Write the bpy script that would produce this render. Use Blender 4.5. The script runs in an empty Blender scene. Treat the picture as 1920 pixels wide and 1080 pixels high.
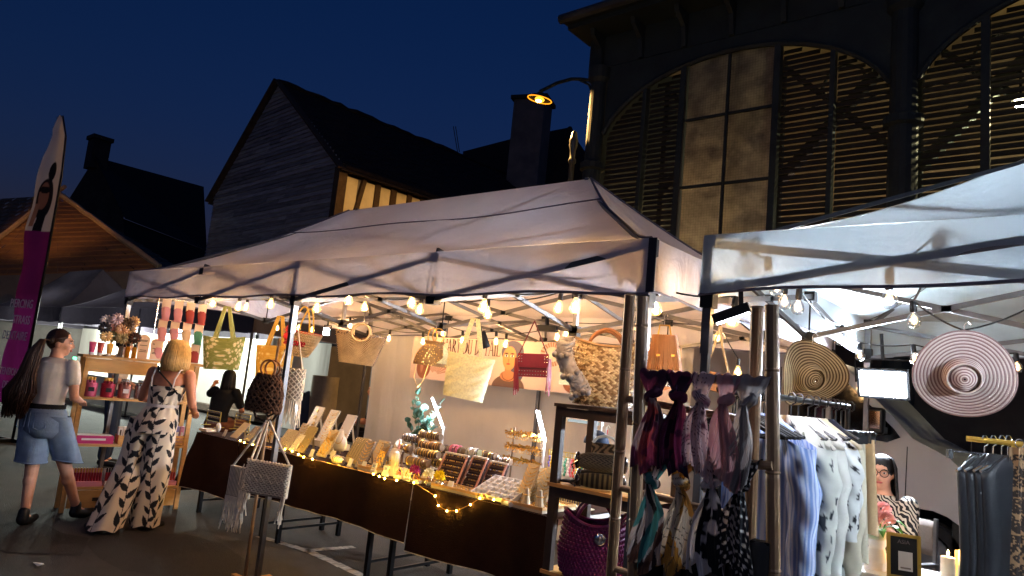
import bpy, math, random
import numpy as np
from mathutils import Vector, Matrix, Euler
random.seed(7); RNG = np.random.default_rng(7)
R = math.radians
SC = bpy.context.scene
COL = SC.collection

# ------------------------------------------------------------------ camera
CAM = np.array((1.68823, -3.05169, 1.57419)); YAW, PITCH, ROLL, FPX = -0.69725, 0.13556, 0.0965, 1317.01
_f = np.array([math.sin(YAW)*math.cos(PITCH), math.cos(YAW)*math.cos(PITCH), math.sin(PITCH)])
_r0 = np.array([math.cos(YAW), -math.sin(YAW), 0.]); _u0 = np.cross(_r0, _f)
_r = _r0*math.cos(ROLL)+_u0*math.sin(ROLL); _u = -_r0*math.sin(ROLL)+_u0*math.cos(ROLL)
cd = bpy.data.cameras.new('camera'); cam = bpy.data.objects.new('camera', cd); COL.objects.link(cam)
cam.matrix_world = Matrix(((_r[0], _u[0], -_f[0], CAM[0]), (_r[1], _u[1], -_f[1], CAM[1]), (_r[2], _u[2], -_f[2], CAM[2]), (0, 0, 0, 1)))
cd.sensor_width = 36; cd.lens = 36*FPX/1920; cd.clip_start = .05; cd.clip_end = 600
SC.camera = cam

# ------------------------------------------------------------------ dusk sky and exposure
W = bpy.data.worlds.new('World'); SC.world = W; W.use_nodes = True
wn = W.node_tree; bg = wn.nodes['Background']
sky = wn.nodes.new('ShaderNodeTexSky'); sky.sky_type = 'NISHITA'; sky.sun_disc = False
sky.sun_elevation = R(-1.0); sky.sun_rotation = R(140); sky.altitude = 150; sky.ozone_density = 4.0; sky.dust_density = .6
hs = wn.nodes.new('ShaderNodeHueSaturation'); hs.inputs["Saturation"].default_value = 1.08
wn.links.new(sky.outputs[0], hs.inputs['Color']); wn.links.new(hs.outputs[0], bg.inputs['Color'])
bg.inputs["Strength"].default_value = 0.036
SC.view_settings.view_transform = 'Standard'; SC.view_settings.look = 'None'
SC.view_settings.exposure = 2.4; SC.view_settings.gamma = 1; SC.view_settings.use_curve_mapping = False
SC.cycles.use_denoising = True; SC.cycles.use_light_tree = True; SC.cycles.sample_clamp_indirect = 4
SC.cycles.max_bounces = 8; SC.cycles.transparent_max_bounces = 16; SC.cycles.diffuse_bounces = 4; SC.cycles.glossy_bounces = 3
SC.cycles.caustics_reflective = False; SC.cycles.caustics_refractive = False

# ------------------------------------------------------------------ pixel of the photograph -> point on a plane of the place
def at(px, py, Y=None, Z=None, X=None, d=None):
    q = _f+_r*(px-960)/FPX-_u*(py-540)/FPX
    if Y is not None: t = (Y-CAM[1])/q[1]
    elif Z is not None: t = (Z-CAM[2])/q[2]
    elif X is not None: t = (X-CAM[0])/q[0]
    else: t = d
    return Vector(CAM+q*t)

# ------------------------------------------------------------------ materials
def S(*c):
    if len(c) == 1: c = c[0]
    return tuple((x/255/12.92 if x/255 <= .04045 else ((x/255+.055)/1.055)**2.4) for x in c[:3])
MATS = {}
def _base(name):
    m = bpy.data.materials.new(name); m.use_nodes = True; nt = m.node_tree
    return m, nt, nt.nodes['Principled BSDF']
def mat(name, rgb=(128, 128, 128), rough=.6, metal=0, noise=None, bump=None, spec=.4, vary=0, sheen=0, coat=0, lin=None, alpha=1, stretch=(1, 1, 1), attr=False, trans=0):
    """principled; noise=(scale, amount) mottles the colour, bump=(scale, strength), vary = per-object brightness spread, attr = printed colour attribute"""
    if name in MATS: return MATS[name]
    m, nt, p = _base(name); N = nt.nodes.new; L = nt.links.new
    c = lin or S(rgb)
    p.inputs['Roughness'].default_value = rough; p.inputs['Metallic'].default_value = metal
    p.inputs['Specular IOR Level'].default_value = spec; p.inputs['Sheen Weight'].default_value = sheen; p.inputs['Coat Weight'].default_value = coat
    tc = N('ShaderNodeTexCoord'); mp = N('ShaderNodeMapping'); mp.inputs['Scale'].default_value = stretch; L(tc.outputs['Object'], mp.inputs[0])
    src = None
    if attr:
        a = N('ShaderNodeAttribute'); a.attribute_name = 'Col'; src = a.outputs['Color']
    else:
        rg = N('ShaderNodeRGB'); rg.outputs[0].default_value = (*c, 1); src = rg.outputs[0]
    if noise:
        t = N('ShaderNodeTexNoise'); t.inputs['Scale'].default_value = noise[0]; t.inputs['Detail'].default_value = 6; t.inputs['Roughness'].default_value = .65; L(mp.outputs[0], t.inputs['Vector'])
        mr = N('ShaderNodeMapRange'); mr.inputs[1].default_value = .3; mr.inputs[2].default_value = .7; mr.inputs[3].default_value = 1-noise[1]; mr.inputs[4].default_value = 1+noise[1]; L(t.outputs[0], mr.inputs[0])
        mx = N('ShaderNodeMix'); mx.data_type = 'RGBA'; mx.blend_type = 'MULTIPLY'; mx.inputs[0].default_value = 1; L(src, mx.inputs[6]); L(mr.outputs[0], mx.inputs[7]); src = mx.outputs[2]
        rr = N('ShaderNodeMapRange'); rr.inputs[3].default_value = max(0, rough-.12); rr.inputs[4].default_value = min(1, rough+.12); L(t.outputs[0], rr.inputs[0]); L(rr.outputs[0], p.inputs['Roughness'])
    if vary:
        oi = N('ShaderNodeObjectInfo'); mr = N('ShaderNodeMapRange'); mr.inputs[3].default_value = 1-vary; mr.inputs[4].default_value = 1+vary; L(oi.outputs['Random'], mr.inputs[0])
        mx = N('ShaderNodeMix'); mx.data_type = 'RGBA'; mx.blend_type = 'MULTIPLY'; mx.inputs[0].default_value = 1; L(src, mx.inputs[6]); L(mr.outputs[0], mx.inputs[7]); src = mx.outputs[2]
    L(src, p.inputs['Base Color'])
    if bump:
        t = N('ShaderNodeTexNoise'); t.inputs['Scale'].default_value = bump[0]; t.inputs['Detail'].default_value = 5; L(mp.outputs[0], t.inputs['Vector'])
        b = N('ShaderNodeBump'); b.inputs['Strength'].default_value = bump[1]; b.inputs['Distance'].default_value = .01; L(t.outputs[0], b.inputs['Height']); L(b.outputs[0], p.inputs['Normal'])
    if trans:
        tr = N('ShaderNodeBsdfTranslucent'); L(src, tr.inputs[0]); ms = N('ShaderNodeMixShader'); ms.inputs[0].default_value = trans
        L(p.outputs[0], ms.inputs[1]); L(tr.outputs[0], ms.inputs[2]); L(ms.outputs[0], nt.nodes['Material Output'].inputs[0])
    MATS[name] = m; return m
def emis(name, rgb, strength, sample=False):
    if name in MATS: return MATS[name]
    m, nt, p = _base(name); e = nt.nodes.new('ShaderNodeEmission'); e.inputs[0].default_value = (*S(rgb), 1); e.inputs[1].default_value = strength
    nt.links.new(e.outputs[0], nt.nodes['Material Output'].inputs[0])
    if not sample: m.cycles.emission_sampling = 'NONE'
    MATS[name] = m; return m
def clear_glass(name, tint=(255, 255, 255), gl=.12, glow=None):
    m, nt, p = _base(name); N = nt.nodes.new; L = nt.links.new
    t = N('ShaderNodeBsdfTransparent'); t.inputs[0].default_value = (*S(tint), 1); g = N('ShaderNodeBsdfGlossy'); g.inputs['Roughness'].default_value = .05
    lw = N('ShaderNodeLayerWeight'); lw.inputs[0].default_value = .35; mr = N('ShaderNodeMapRange'); mr.inputs[3].default_value = gl*.4; mr.inputs[4].default_value = gl*4; L(lw.outputs['Facing'], mr.inputs[0])
    ms = N('ShaderNodeMixShader'); L(mr.outputs[0], ms.inputs[0]); L(t.outputs[0], ms.inputs[1]); L(g.outputs[0], ms.inputs[2]); out = ms.outputs[0]
    if glow:
        e = N('ShaderNodeEmission'); e.inputs[0].default_value = (*S(glow[0]), 1); e.inputs[1].default_value = glow[1]; ad = N('ShaderNodeAddShader'); L(out, ad.inputs[0]); L(e.outputs[0], ad.inputs[1]); out = ad.outputs[0]
        m.cycles.emission_sampling = 'NONE'
    L(out, nt.nodes['Material Output'].inputs[0]); MATS[name] = m; return m

# ------------------------------------------------------------------ objects
def thing(name, label, cat, loc=(0, 0, 0), rz=0, group=None, tilt=None):
    o = bpy.data.objects.new(name, None); COL.objects.link(o); o.empty_display_size = .1
    o.location = loc; o.rotation_euler = (tilt[0], tilt[1], rz) if tilt else (0, 0, rz)
    return tag(o, label, cat, group)
def tag(o, label=None, cat=None, group=None, kind=None):
    if label: o['label'] = label
    if cat: o['category'] = cat
    if group: o['group'] = group
    if kind: o['kind'] = kind
    return o
def clone(o, parent=None, loc=None, rz=None, label=None):
    c = o.copy(); COL.objects.link(c)
    if parent is not None: c.parent = parent
    for ch in list(o.children): clone(ch, c)
    if loc is not None: c.location = loc
    if rz is not None: c.rotation_euler[2] = rz
    if label: c['label'] = label
    return c
def setmat(me, m):
    me.materials.append(m if not isinstance(m, str) else MATS[m])
def link(name, me, m, parent=None, kind=None, smooth=False):
    o = bpy.data.objects.new(name, me); COL.objects.link(o)
    if m is not None: setmat(me, m)
    if parent is not None: o.parent = parent
    if kind: o['kind'] = kind
    if smooth:
        me.polygons.foreach_set('use_smooth', [True]*len(me.polygons))
    return o
def rootoff(p):
    v = Vector((0, 0, 0))
    while p is not None: v += p.location; p = p.parent
    return v
class MB:
    def __init__(s): s.v = []; s.f = []
    def add(s, vs, fs):
        n = len(s.v); s.v += [tuple(v) for v in vs]; s.f += [tuple(i+n for i in f) for f in fs]; return s
    def box(s, c, d, M=None, rz=0):
        hx, hy, hz = d[0]/2, d[1]/2, d[2]/2; c = Vector(c)
        if M is None: M = Matrix.Rotation(rz, 3, 'Z') if rz else Matrix.Identity(3)
        vs = [c+M @ Vector((x*hx, y*hy, z*hz)) for x in (-1, 1) for y in (-1, 1) for z in (-1, 1)]
        return s.add(vs, [(0, 1, 3, 2), (4, 6, 7, 5), (0, 4, 5, 1), (2, 3, 7, 6), (0, 2, 6, 4), (1, 5, 7, 3)])
    def bar(s, p, q, w, h=None, up=(0, 0, 1)):
        p = Vector(p); q = Vector(q); z = (q-p); l = z.length; z.normalize(); up = Vector(up)
        if abs(z.dot(up)) > .98: up = Vector((0, 1, 0))
        x = z.cross(up).normalized(); y = z.cross(x)
        return s.box((p+q)/2, (w, h or w, l), Matrix((x, y, z)).transposed())
    def tube(s, pts, r, n=8, closed=False, flat=1, caps=True):
        pts = [Vector(p) for p in pts]; k = len(pts); rs = r if isinstance(r, (list, tuple)) else [r]*k
        base = len(s.v); ref = None
        for i, p in enumerate(pts):
            a = pts[(i-1) % k] if (closed or i > 0) else p; b = pts[(i+1) % k] if (closed or i < k-1) else p
            t = (b-a); t = t.normalized() if t.length > 1e-9 else Vector((0, 0, 1))
            if ref is None: ref = Vector((0, 0, 1)) if abs(t.z) < .9 else Vector((1, 0, 0))
            x = t.cross(ref)
            if x.length < 1e-6: x = t.orthogonal()
            x.normalize(); y = t.cross(x).normalized(); ref = -y if False else x.cross(t)
            for j in range(n):
                an = 2*math.pi*j/n; s.v.append(tuple(p+x*(math.cos(an)*rs[i])+y*(math.sin(an)*rs[i]*flat)))
        m = k if closed else k-1
        for i in range(m):
            for j in range(n):
                a = base+i*n+j; b = base+i*n+(j+1) % n; c = base+((i+1) % k)*n+(j+1) % n; d = base+((i+1) % k)*n+j
                s.f.append((a, b, c, d))
        if caps and not closed:
            s.f.append(tuple(base+j for j in reversed(range(n)))); s.f.append(tuple(base+(k-1)*n+j for j in range(n)))
        return s
    def lathe(s, prof, c=(0, 0, 0), n=16, M=None, sx=1, sy=1):
        c = Vector(c); M = M or Matrix.Identity(3); base = len(s.v); k = len(prof)
        for r, z in prof:
            for j in range(n):
                a = 2*math.pi*j/n; s.v.append(tuple(c+M @ Vector((r*math.cos(a)*sx, r*math.sin(a)*sy, z))))
        for i in range(k-1):
            for j in range(n):
                s.f.append((base+i*n+j, base+i*n+(j+1) % n, base+(i+1)*n+(j+1) % n, base+(i+1)*n+j))
        if prof[0][0] > 1e-4: s.f.append(tuple(base+j for j in reversed(range(n))))
        if prof[-1][0] > 1e-4: s.f.append(tuple(base+(k-1)*n+j for j in range(n)))
        return s
    def ball(s, c, r, nu=10, nv=6, M=None):
        r = r if isinstance(r, (tuple, list)) else (r, r, r); c = Vector(c); M = M or Matrix.Identity(3)
        vs = [c+M @ Vector((0, 0, r[2]))]
        for i in range(1, nv):
            t = math.pi*i/nv
            for j in range(nu):
                a = 2*math.pi*j/nu; vs.append(c+M @ Vector((r[0]*math.sin(t)*math.cos(a), r[1]*math.sin(t)*math.sin(a), r[2]*math.cos(t))))
        vs.append(c-M @ Vector((0, 0, r[2]))); fs = []
        for j in range(nu):
            fs.append((0, 1+j, 1+(j+1) % nu)); e = 1+(nv-2)*nu
            fs.append((len(vs)-1, e+(j+1) % nu, e+j))
        for i in range(nv-2):
            for j in range(nu):
                fs.append((1+i*nu+j, 1+(i+1)*nu+j, 1+(i+1)*nu+(j+1) % nu, 1+i*nu+(j+1) % nu))
        return s.add(vs, fs)
    def prism(s, poly, o, u, v, t):
        """polygon in the plane o + a*u + b*v, thickness t along u x v"""
        o = Vector(o); u = Vector(u); v = Vector(v); w = u.cross(v).normalized()*t; n = len(poly)
        vs = [o+u*a+v*b for a, b in poly]+[o+u*a+v*b+w for a, b in poly]
        return s.add(vs, [tuple(reversed(range(n))), tuple(range(n, 2*n))]+[(i, (i+1) % n, n+(i+1) % n, n+i) for i in range(n)])
    def quad(s, a, b, c, d): return s.add([a, b, c, d], [(0, 1, 2, 3)])
    def torus(s, c, R_, r, M=None, n=20, m=6, sx=1, sy=1):
        c = Vector(c); M = M or Matrix.Identity(3)
        return s.tube([c+M @ Vector((R_*sx*math.cos(2*math.pi*i/n), R_*sy*math.sin(2*math.pi*i/n), 0)) for i in range(n)], r, m, closed=True)
    def mesh(s, name, off=None):
        me = bpy.data.meshes.new(name)
        vs = s.v if off is None else [(x-off[0], y-off[1], z-off[2]) for x, y, z in s.v]
        me.from_pydata(vs, [], s.f); me.update(); return me
    def build(s, name, m, parent=None, world=False, kind=None, smooth=False):
        me = s.mesh(name, rootoff(parent) if (world and parent is not None) else None)
        return link(name, me, m, parent, kind, smooth)
def rows(M): return Matrix(M).transposed()
def ang(rx=0, ry=0, rz=0): return Euler((rx, ry, rz)).to_matrix()
def csurf(name, pos, m, parent=None, col=None, nu=60, nv=40, wrap=False, world=False, smooth=True, kind=None, thick=0):
    """surface from pos(u, v) arrays; col(u, v) -> printed colour (linear)"""
    u = np.linspace(0, 1, nu, endpoint=not wrap); v = np.linspace(0, 1, nv); U, V = np.meshgrid(u, v)
    P = np.stack(np.broadcast_arrays(*pos(U, V)), -1).astype(float)
    if world and parent is not None: P = P-np.array(rootoff(parent))
    n = nu*nv; idx = np.arange(n).reshape(nv, nu)
    if wrap: a = idx[:-1]; b = np.roll(idx, -1, 1)[:-1]; c = np.roll(idx, -1, 1)[1:]; d = idx[1:]
    else: a = idx[:-1, :-1]; b = idx[:-1, 1:]; c = idx[1:, 1:]; d = idx[1:, :-1]
    F = np.stack([a, b, c, d], -1).reshape(-1, 4)
    me = bpy.data.meshes.new(name); me.vertices.add(n); me.vertices.foreach_set('co', P.reshape(-1))
    me.loops.add(F.size); me.loops.foreach_set('vertex_index', F.reshape(-1)); me.polygons.add(len(F))
    me.polygons.foreach_set('loop_start', np.arange(0, F.size, 4)); me.update(calc_edges=True)
    if col is not None:
        C = np.stack(np.broadcast_arrays(*col(U, V)), -1); C = np.concatenate([C, np.ones(C.shape[:-1]+(1,))], -1)
        at_ = me.color_attributes.new('Col', 'FLOAT_COLOR', 'POINT'); at_.data.foreach_set('color', C.reshape(-1).astype(np.float32))
    me.validate()
    o = link(name, me, m, parent, kind, smooth)
    if thick:
        md = o.modifiers.new('thickness', 'SOLIDIFY'); md.thickness = thick; md.offset = 0
    return o
def lerp(a, b, t): return a+(b-a)*t
def cmix(c0, c1, m):
    c0 = np.asarray(c0, float); c1 = np.asarray(c1, float); m = np.asarray(m, float)[..., None]
    return c0*(1-m)+c1*m
def rgb(C): return C[..., 0], C[..., 1], C[..., 2]
def lamp(name, kind, loc, power, color, parent=None, radius=.03, **k):
    l = bpy.data.lights.new(name, kind); l.energy = power; l.color = S(color)
    if kind != 'AREA': l.shadow_soft_size = radius
    for a, b in k.items(): setattr(l, a, b)
    o = bpy.data.objects.new(name, l); COL.objects.link(o); o.location = loc
    if parent is not None: o.parent = parent
    return o
def ftext(name, body, size, m, parent, loc, rot, ext=.002, shear=0, align='CENTER', off=0, sx=1):
    cu = bpy.data.curves.new(name, 'FONT'); cu.body = body; cu.size = size; cu.extrude = ext; cu.shear = shear; cu.align_x = align; cu.offset = off; cu.resolution_u = 3
    o = bpy.data.objects.new(name, cu); COL.objects.link(o); cu.materials.append(MATS[m] if isinstance(m, str) else m)
    bpy.context.view_layer.update(); me = bpy.data.meshes.new_from_object(o); bpy.data.objects.remove(o); o = bpy.data.objects.new(name, me); COL.objects.link(o)
    o.parent = parent; o.location = loc; o.rotation_euler = rot; o.scale = (sx, 1, 1); return o

# ------------------------------------------------------------------ shared materials
def canvas_mat(name, rgb, tr, rough=.7, nz=.12, fold=.55, st=(1, 1, 1), dist=.6):
    m, nt, p = _base(name); N = nt.nodes.new; L = nt.links.new; c = S(rgb)
    p.inputs['Base Color'].default_value = (*c, 1); p.inputs['Roughness'].default_value = rough; p.inputs['Specular IOR Level'].default_value = .3
    tc = N('ShaderNodeTexCoord'); t = N('ShaderNodeTexNoise'); t.inputs['Scale'].default_value = 1.6; t.inputs['Detail'].default_value = 8; L(tc.outputs['Object'], t.inputs['Vector'])
    mr = N('ShaderNodeMapRange'); mr.inputs[1].default_value = .3; mr.inputs[2].default_value = .7; mr.inputs[3].default_value = 1-nz; mr.inputs[4].default_value = 1.04; L(t.outputs[0], mr.inputs[0])
    mx = N('ShaderNodeMix'); mx.data_type = 'RGBA'; mx.blend_type = 'MULTIPLY'; mx.inputs[0].default_value = 1; mx.inputs[6].default_value = (*c, 1); L(mr.outputs[0], mx.inputs[7]); L(mx.outputs[2], p.inputs['Base Color'])
    w = N('ShaderNodeTexNoise'); w.inputs['Scale'].default_value = 5; w.inputs['Detail'].default_value = 3; w.inputs['Distortion'].default_value = dist; mp = N('ShaderNodeMapping'); mp.inputs['Scale'].default_value = st; L(tc.outputs['Object'], mp.inputs[0]); L(mp.outputs[0], w.inputs['Vector'])
    b = N('ShaderNodeBump'); b.inputs['Strength'].default_value = fold; b.inputs['Distance'].default_value = .025; L(w.outputs[0], b.inputs['Height']); L(b.outputs[0], p.inputs['Normal'])
    tl = N('ShaderNodeBsdfTranslucent'); L(mx.outputs[2], tl.inputs[0]); L(b.outputs[0], tl.inputs['Normal']); ms = N('ShaderNodeMixShader'); ms.inputs[0].default_value = tr
    L(p.outputs[0], ms.inputs[1]); L(tl.outputs[0], ms.inputs[2]); L(ms.outputs[0], nt.nodes['Material Output'].inputs[0]); MATS[name] = m; return m
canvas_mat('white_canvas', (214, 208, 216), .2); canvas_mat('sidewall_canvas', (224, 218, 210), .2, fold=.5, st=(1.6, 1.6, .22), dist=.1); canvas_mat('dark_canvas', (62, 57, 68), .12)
canvas_mat('silver_canvas', (206, 220, 226), .34, rough=.42)
mat('hem', (110, 106, 122), .8); mat('webbing', (38, 38, 52), .8)
mat('grey_steel', (150, 150, 152), .38, .85, noise=(9, .12)); mat('dark_steel', (108, 106, 106), .45, .7, noise=(8, .15)); mat('black_plastic', (16, 16, 18), .45); mat('black_metal', (20, 20, 22), .4, .5)
mat('white_plastic', (225, 225, 222), .4); mat('chrome', (200, 200, 205), .15, 1); mat('gold', (222, 178, 96), .28, 1); mat('gold_paint', (190, 158, 70), .4, .5)
mat('silver', (205, 205, 210), .25, 1)
mat('asphalt', (54, 52, 51), .78, noise=(1.7, .6), bump=(110, .7)); mat('road_paint', (165, 160, 150), .8, noise=(14, .5))
mat('iron_paint', (46, 54, 54), .65, noise=(2.2, .35), bump=(20, .2)); mat('iron_slat', (60, 56, 46), .7, noise=(3, .3), vary=.25)
mat('zinc', (90, 92, 92), .5, .5, noise=(2, .25)); mat('old_wood', (146, 145, 148), .9, noise=(5, .45), bump=(14, .6), vary=.32, stretch=(.35, 3, 5)); mat('beam_oak', (74, 58, 44), .85, noise=(6, .35), bump=(18, .6))
mat('lime_plaster', (218, 204, 170), .9, noise=(2.5, .12), bump=(14, .25)); mat('grey_render', (118, 112, 108), .9, noise=(1.5, .25), bump=(8, .4)); mat('roof_tile', (46, 37, 34), .85, noise=(1.4, .4), bump=(9, .4))
mat('ochre_tile', (132, 96, 64), .85, noise=(.8, .3), bump=(5, .3)); mat('mortar', (190, 165, 130), .9, noise=(4, .2)); mat('dark_masonry', (60, 55, 52), .9, noise=(1.5, .4), bump=(4, .5)); mat('stone', (150, 138, 120), .9, noise=(3, .25), bump=(7, .5))
mat('pine', (206, 160, 98), .55, noise=(3, .16), stretch=(1, 6, 6)); mat('dark_wood', (62, 50, 44), .6, noise=(4, .25), stretch=(5, 5, .8)); mat('bamboo', (148, 118, 88), .45, noise=(7, .25), stretch=(3, 3, .5))
mat('brown_cloth', (46, 28, 22), .95, noise=(7, .2), bump=(160, .3), spec=.1); mat('print', attr=True, rough=.85, sheen=.1); mat('print_satin', attr=True, rough=.5, trans=.18); mat('print_thin', attr=True, rough=.8, trans=.3)
# ================================================================== setting: ground
gm = MB(); gm.quad((-220, -120, 0), (160, -120, 0), (160, 220, 0), (-220, 220, 0)); tag(gm.build('ground', 'asphalt'), kind='structure')
def paint_line(pts, w):
    m = MB()
    for (a, b) in zip(pts, pts[1:]):
        a = Vector(a); b = Vector(b); n = Vector((-(b-a).y, (b-a).x, 0)).normalized()*w/2
        k = 9
        for i in range(k):
            p = a+(b-a)*i/k; q = a+(b-a)*(i+.93)/k; j0 = random.uniform(.75, 1.1); j1 = random.uniform(.75, 1.1)
            m.quad(p-n*j0, q-n*j1, q+n*j0, p+n*j1)
    o = m.build('road_marking', 'road_paint'); o.location.z = .004; tag(o, kind='structure')
g = lambda x, y: at(x, y, Z=0)
paint_line([g(485, 1006), g(579, 1034), g(700, 1090)], .09); paint_line([g(575, 1033), g(664, 1026)], .09)
# ================================================================== market hall
HY = 7.5
hall = thing('market_hall', 'dark iron market hall with arched louvred bays and frosted window', 'market hall', (-3, HY, 0))
bayX = [(-5.25, -.46), (-.14, 4.65)]
ZS, ZT = 5.9, 7.4                                     # springing and crown of the arches
def arch_z(x, b):
    x0, x1 = bayX[b]; t = (x-(x0+x1)/2)/((x1-x0)/2); return ZS+(ZT-ZS)*math.sqrt(max(0, 1-t*t*.92))
# columns with collars
for cx in (-5.42, -.3, 4.82):
    r = .19 if cx > -5 else .17
    prof = [(r*1.5, 0), (r*1.5, .5), (r*1.05, .55), (r, 5.6), (r*1.35, 5.63), (r*1.35, 5.74), (r*.95, 5.78), (r*.9, 7.3), (r*1.25, 7.38), (r*1.3, 7.6)]
    MB().lathe(prof, (cx, HY-.1, 0), 16).build('column', 'iron_paint', hall, world=True, smooth=False)
# spandrel plates above the arches
for b, (x0, x1) in enumerate(bayX):
    m = MB(); n = 28; xs = [lerp(x0, x1, i/n) for i in range(n+1)]
    poly = [(x, arch_z(x, b)) for x in xs]+[(x1, 7.62), (x0, 7.62)]
    m.prism(poly, (0, HY-.03, 0), (1, 0, 0), (0, 0, 1), .05); m.build('spandrel', 'iron_paint', hall, world=True)
    MB().tube([(x, HY-.1, arch_z(x, b)-.03) for x in xs], .05, 6).build('arch_rib', 'iron_paint', hall, world=True)
# frieze, brackets, cornice and gutter
MB().box((3, HY, 7.94), (17.4, .16, .62)).build('frieze', 'iron_paint', hall, world=True)
for i in range(13):
    x = -5.4+i*.85
    MB().prism([(0, 0), (0, .62), (-.42, .62), (-.38, .5), (-.12, .34), (-.06, 0)], (x-.04, HY-.09, 7.62), (0, 1, 0), (0, 0, 1), .08).build('bracket', 'iron_paint', hall, world=True)
MB().box((3, HY-.28, 8.3), (17.7, .75, .1)).box((3, HY-.42, 8.4), (17.8, .62, .1)).build('cornice', 'iron_paint', hall, world=True)
MB().tube([(-5.95, HY-.78, 8.42), (12, HY-.78, 8.42)], .09, 8).build('gutter', 'zinc', hall, world=True)
MB().add([(-5.9, HY-.75, 8.48), (12, HY-.75, 8.48), (12, 14, 11.4), (-5.9, 14, 11.4)], [(0, 1, 2, 3)]).build('roof', 'zinc', hall, world=True)
MB().prism([(7.6, 0), (14, 0), (14, 11.3), (7.6, 8.4)], (-5.6, 0, 0), (0, 1, 0), (0, 0, 1), .2).build('side_wall', 'iron_paint', hall, world=True)
MB().box((3, HY+.05, 1.3), (17, .22, 2.6)).build('base_wall', 'dark_masonry', hall, world=True)
MB().box((3, HY-.02, 2.62), (17, .2, .08)).build('sill', 'iron_paint', hall, world=True)
# louvre panels: every slat its own board
def mull(x, b, w=.07, z0=2.6):
    MB().box((x, HY-.06, (z0+arch_z(x, b))/2), (w, .14, arch_z(x, b)-z0)).build('mullion', 'iron_paint', hall, world=True)
panels = [(0, -5.22, -4.45), (0, -4.37, -3.73), (0, -2.03, -1.29), (0, -1.21, -.5), (1, -.1, .6), (1, .7, 1.5)]
for x, b in ((-4.41, 0), (-3.68, 0), (-2.08, 0), (-1.25, 0), (.65, 1), (1.55, 1), (3.2, 1)): mull(x, b, .1 if x in (-3.68, -2.08, .65) else .07)
slat_me = {}
for (b, x0, x1) in panels:
    z = 2.95
    while z < 7.36:
        # clip the slat under the arch
        xs = [lerp(x0, x1, i/24) for i in range(25)]; ok = [x for x in xs if arch_z(x, b) > z+.06]
        if len(ok) > 3:
            a, c = ok[0], ok[-1]
            key = (round(c-a, 2))
            if key not in slat_me:
                mm = MB(); mm.box((0, 0, 0), (key, .085, .012), ang(R(66), 0, 0)); slat_me[key] = mm.mesh('slat'); setmat(slat_me[key], 'iron_slat')
            o = bpy.data.objects.new('slat', slat_me[key]); COL.objects.link(o); o.parent = hall
            o.location = Vector(((a+c)/2, HY+.03+random.uniform(-.004, .004), z+random.uniform(-.006, .006)))-hall.location; o.rotation_euler = (random.uniform(-.06, .06), random.uniform(-.004, .004), 0)
        z += .094
# frosted window of six panes
win = MB(); X0, X1 = -3.62, -2.14; xm = -2.88
m, nt, p = _base('frosted_glass'); N = nt.nodes.new; L = nt.links.new
tl = N('ShaderNodeBsdfTranslucent'); tl.inputs[0].default_value = (*S(196, 190, 184), 1); gl = N('ShaderNodeBsdfGlossy'); gl.inputs['Roughness'].default_value = .3; gl.inputs[0].default_value = (.5, .5, .5, 1)
ms = N('ShaderNodeMixShader'); ms.inputs[0].default_value = .12; L(tl.outputs[0], ms.inputs[1]); L(gl.outputs[0], ms.inputs[2])
df = N('ShaderNodeBsdfDiffuse'); df.inputs[0].default_value = (*S(92, 88, 84), 1); tc = N('ShaderNodeTexCoord'); nz = N('ShaderNodeTexNoise'); nz.inputs['Scale'].default_value = 3.2; nz.inputs['Detail'].default_value = 7; nz.inputs['Roughness'].default_value = .7
L(tc.outputs['Object'], nz.inputs['Vector']); mr = N('ShaderNodeMapRange'); mr.inputs[1].default_value = .35; mr.inputs[2].default_value = .75; mr.inputs[4].default_value = .75; L(nz.outputs[0], mr.inputs[0])
m2 = N('ShaderNodeMixShader'); L(mr.outputs[0], m2.inputs[0]); L(ms.outputs[0], m2.inputs[1]); L(df.outputs[0], m2.inputs[2]); L(m2.outputs[0], nt.nodes['Material Output'].inputs[0])
ck = N('ShaderNodeTexBrick'); ck.inputs['Scale'].default_value = 22; ck.offset = 0; ck.inputs['Mortar Size'].default_value = .07; ck.inputs['Brick Width'].default_value = 1; ck.inputs['Row Height'].default_value = 1; L(tc.outputs['Object'], ck.inputs[0])
mpn = N('ShaderNodeMapping'); mpn.inputs['Rotation'].default_value = (R(90), 0, 0); L(tc.outputs['Object'], mpn.inputs[0]); L(mpn.outputs[0], ck.inputs[0])
bp = N('ShaderNodeBump'); bp.inputs['Strength'].default_value = .6; bp.inputs['Distance'].default_value = .01; L(ck.outputs['Fac'], bp.inputs['Height']); L(bp.outputs[0], gl.inputs['Normal']); L(bp.outputs[0], tl.inputs['Normal']); gm_ = N('ShaderNodeMix'); gm_.data_type = 'RGBA'; gm_.inputs[6].default_value = (*S(182, 180, 176), 1); gm_.inputs[7].default_value = (*S(150, 149, 146), 1); L(ck.outputs['Fac'], gm_.inputs[0]); L(gm_.outputs[2], tl.inputs[0]); MATS['frosted_glass'] = m
winf = MB()
zr = [3.9, 5.1, 6.28, 7.4]
for z in (3.9, 5.1, 6.28): winf.box((xm, HY-.06, z), (X1-X0, .05, .045))
winf.box((xm, HY-.07, 5.6), (.045, .05, 3.5)).box((xm, HY-.05, 3.3), (X1-X0, .04, 1.15))
winf = winf.build('window', 'iron_paint', hall, world=True)
for (a, c) in ((X0, xm), (xm, X1)):
    for i in range(3):
        n = 8; xs = [lerp(a+.02, c-.02, k/n) for k in range(n+1)]
        top = [(x, (arch_z(x, 0)-.06) if i == 2 else zr[i+1]-.02) for x in reversed(xs)]
        MB().prism([(a+.02, zr[i]+.02), (c-.02, zr[i]+.02)]+top, (0, HY-.045, 0), (1, 0, 0), (0, 0, 1), .008).build('pane', 'frosted_glass', winf, world=True)
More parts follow.
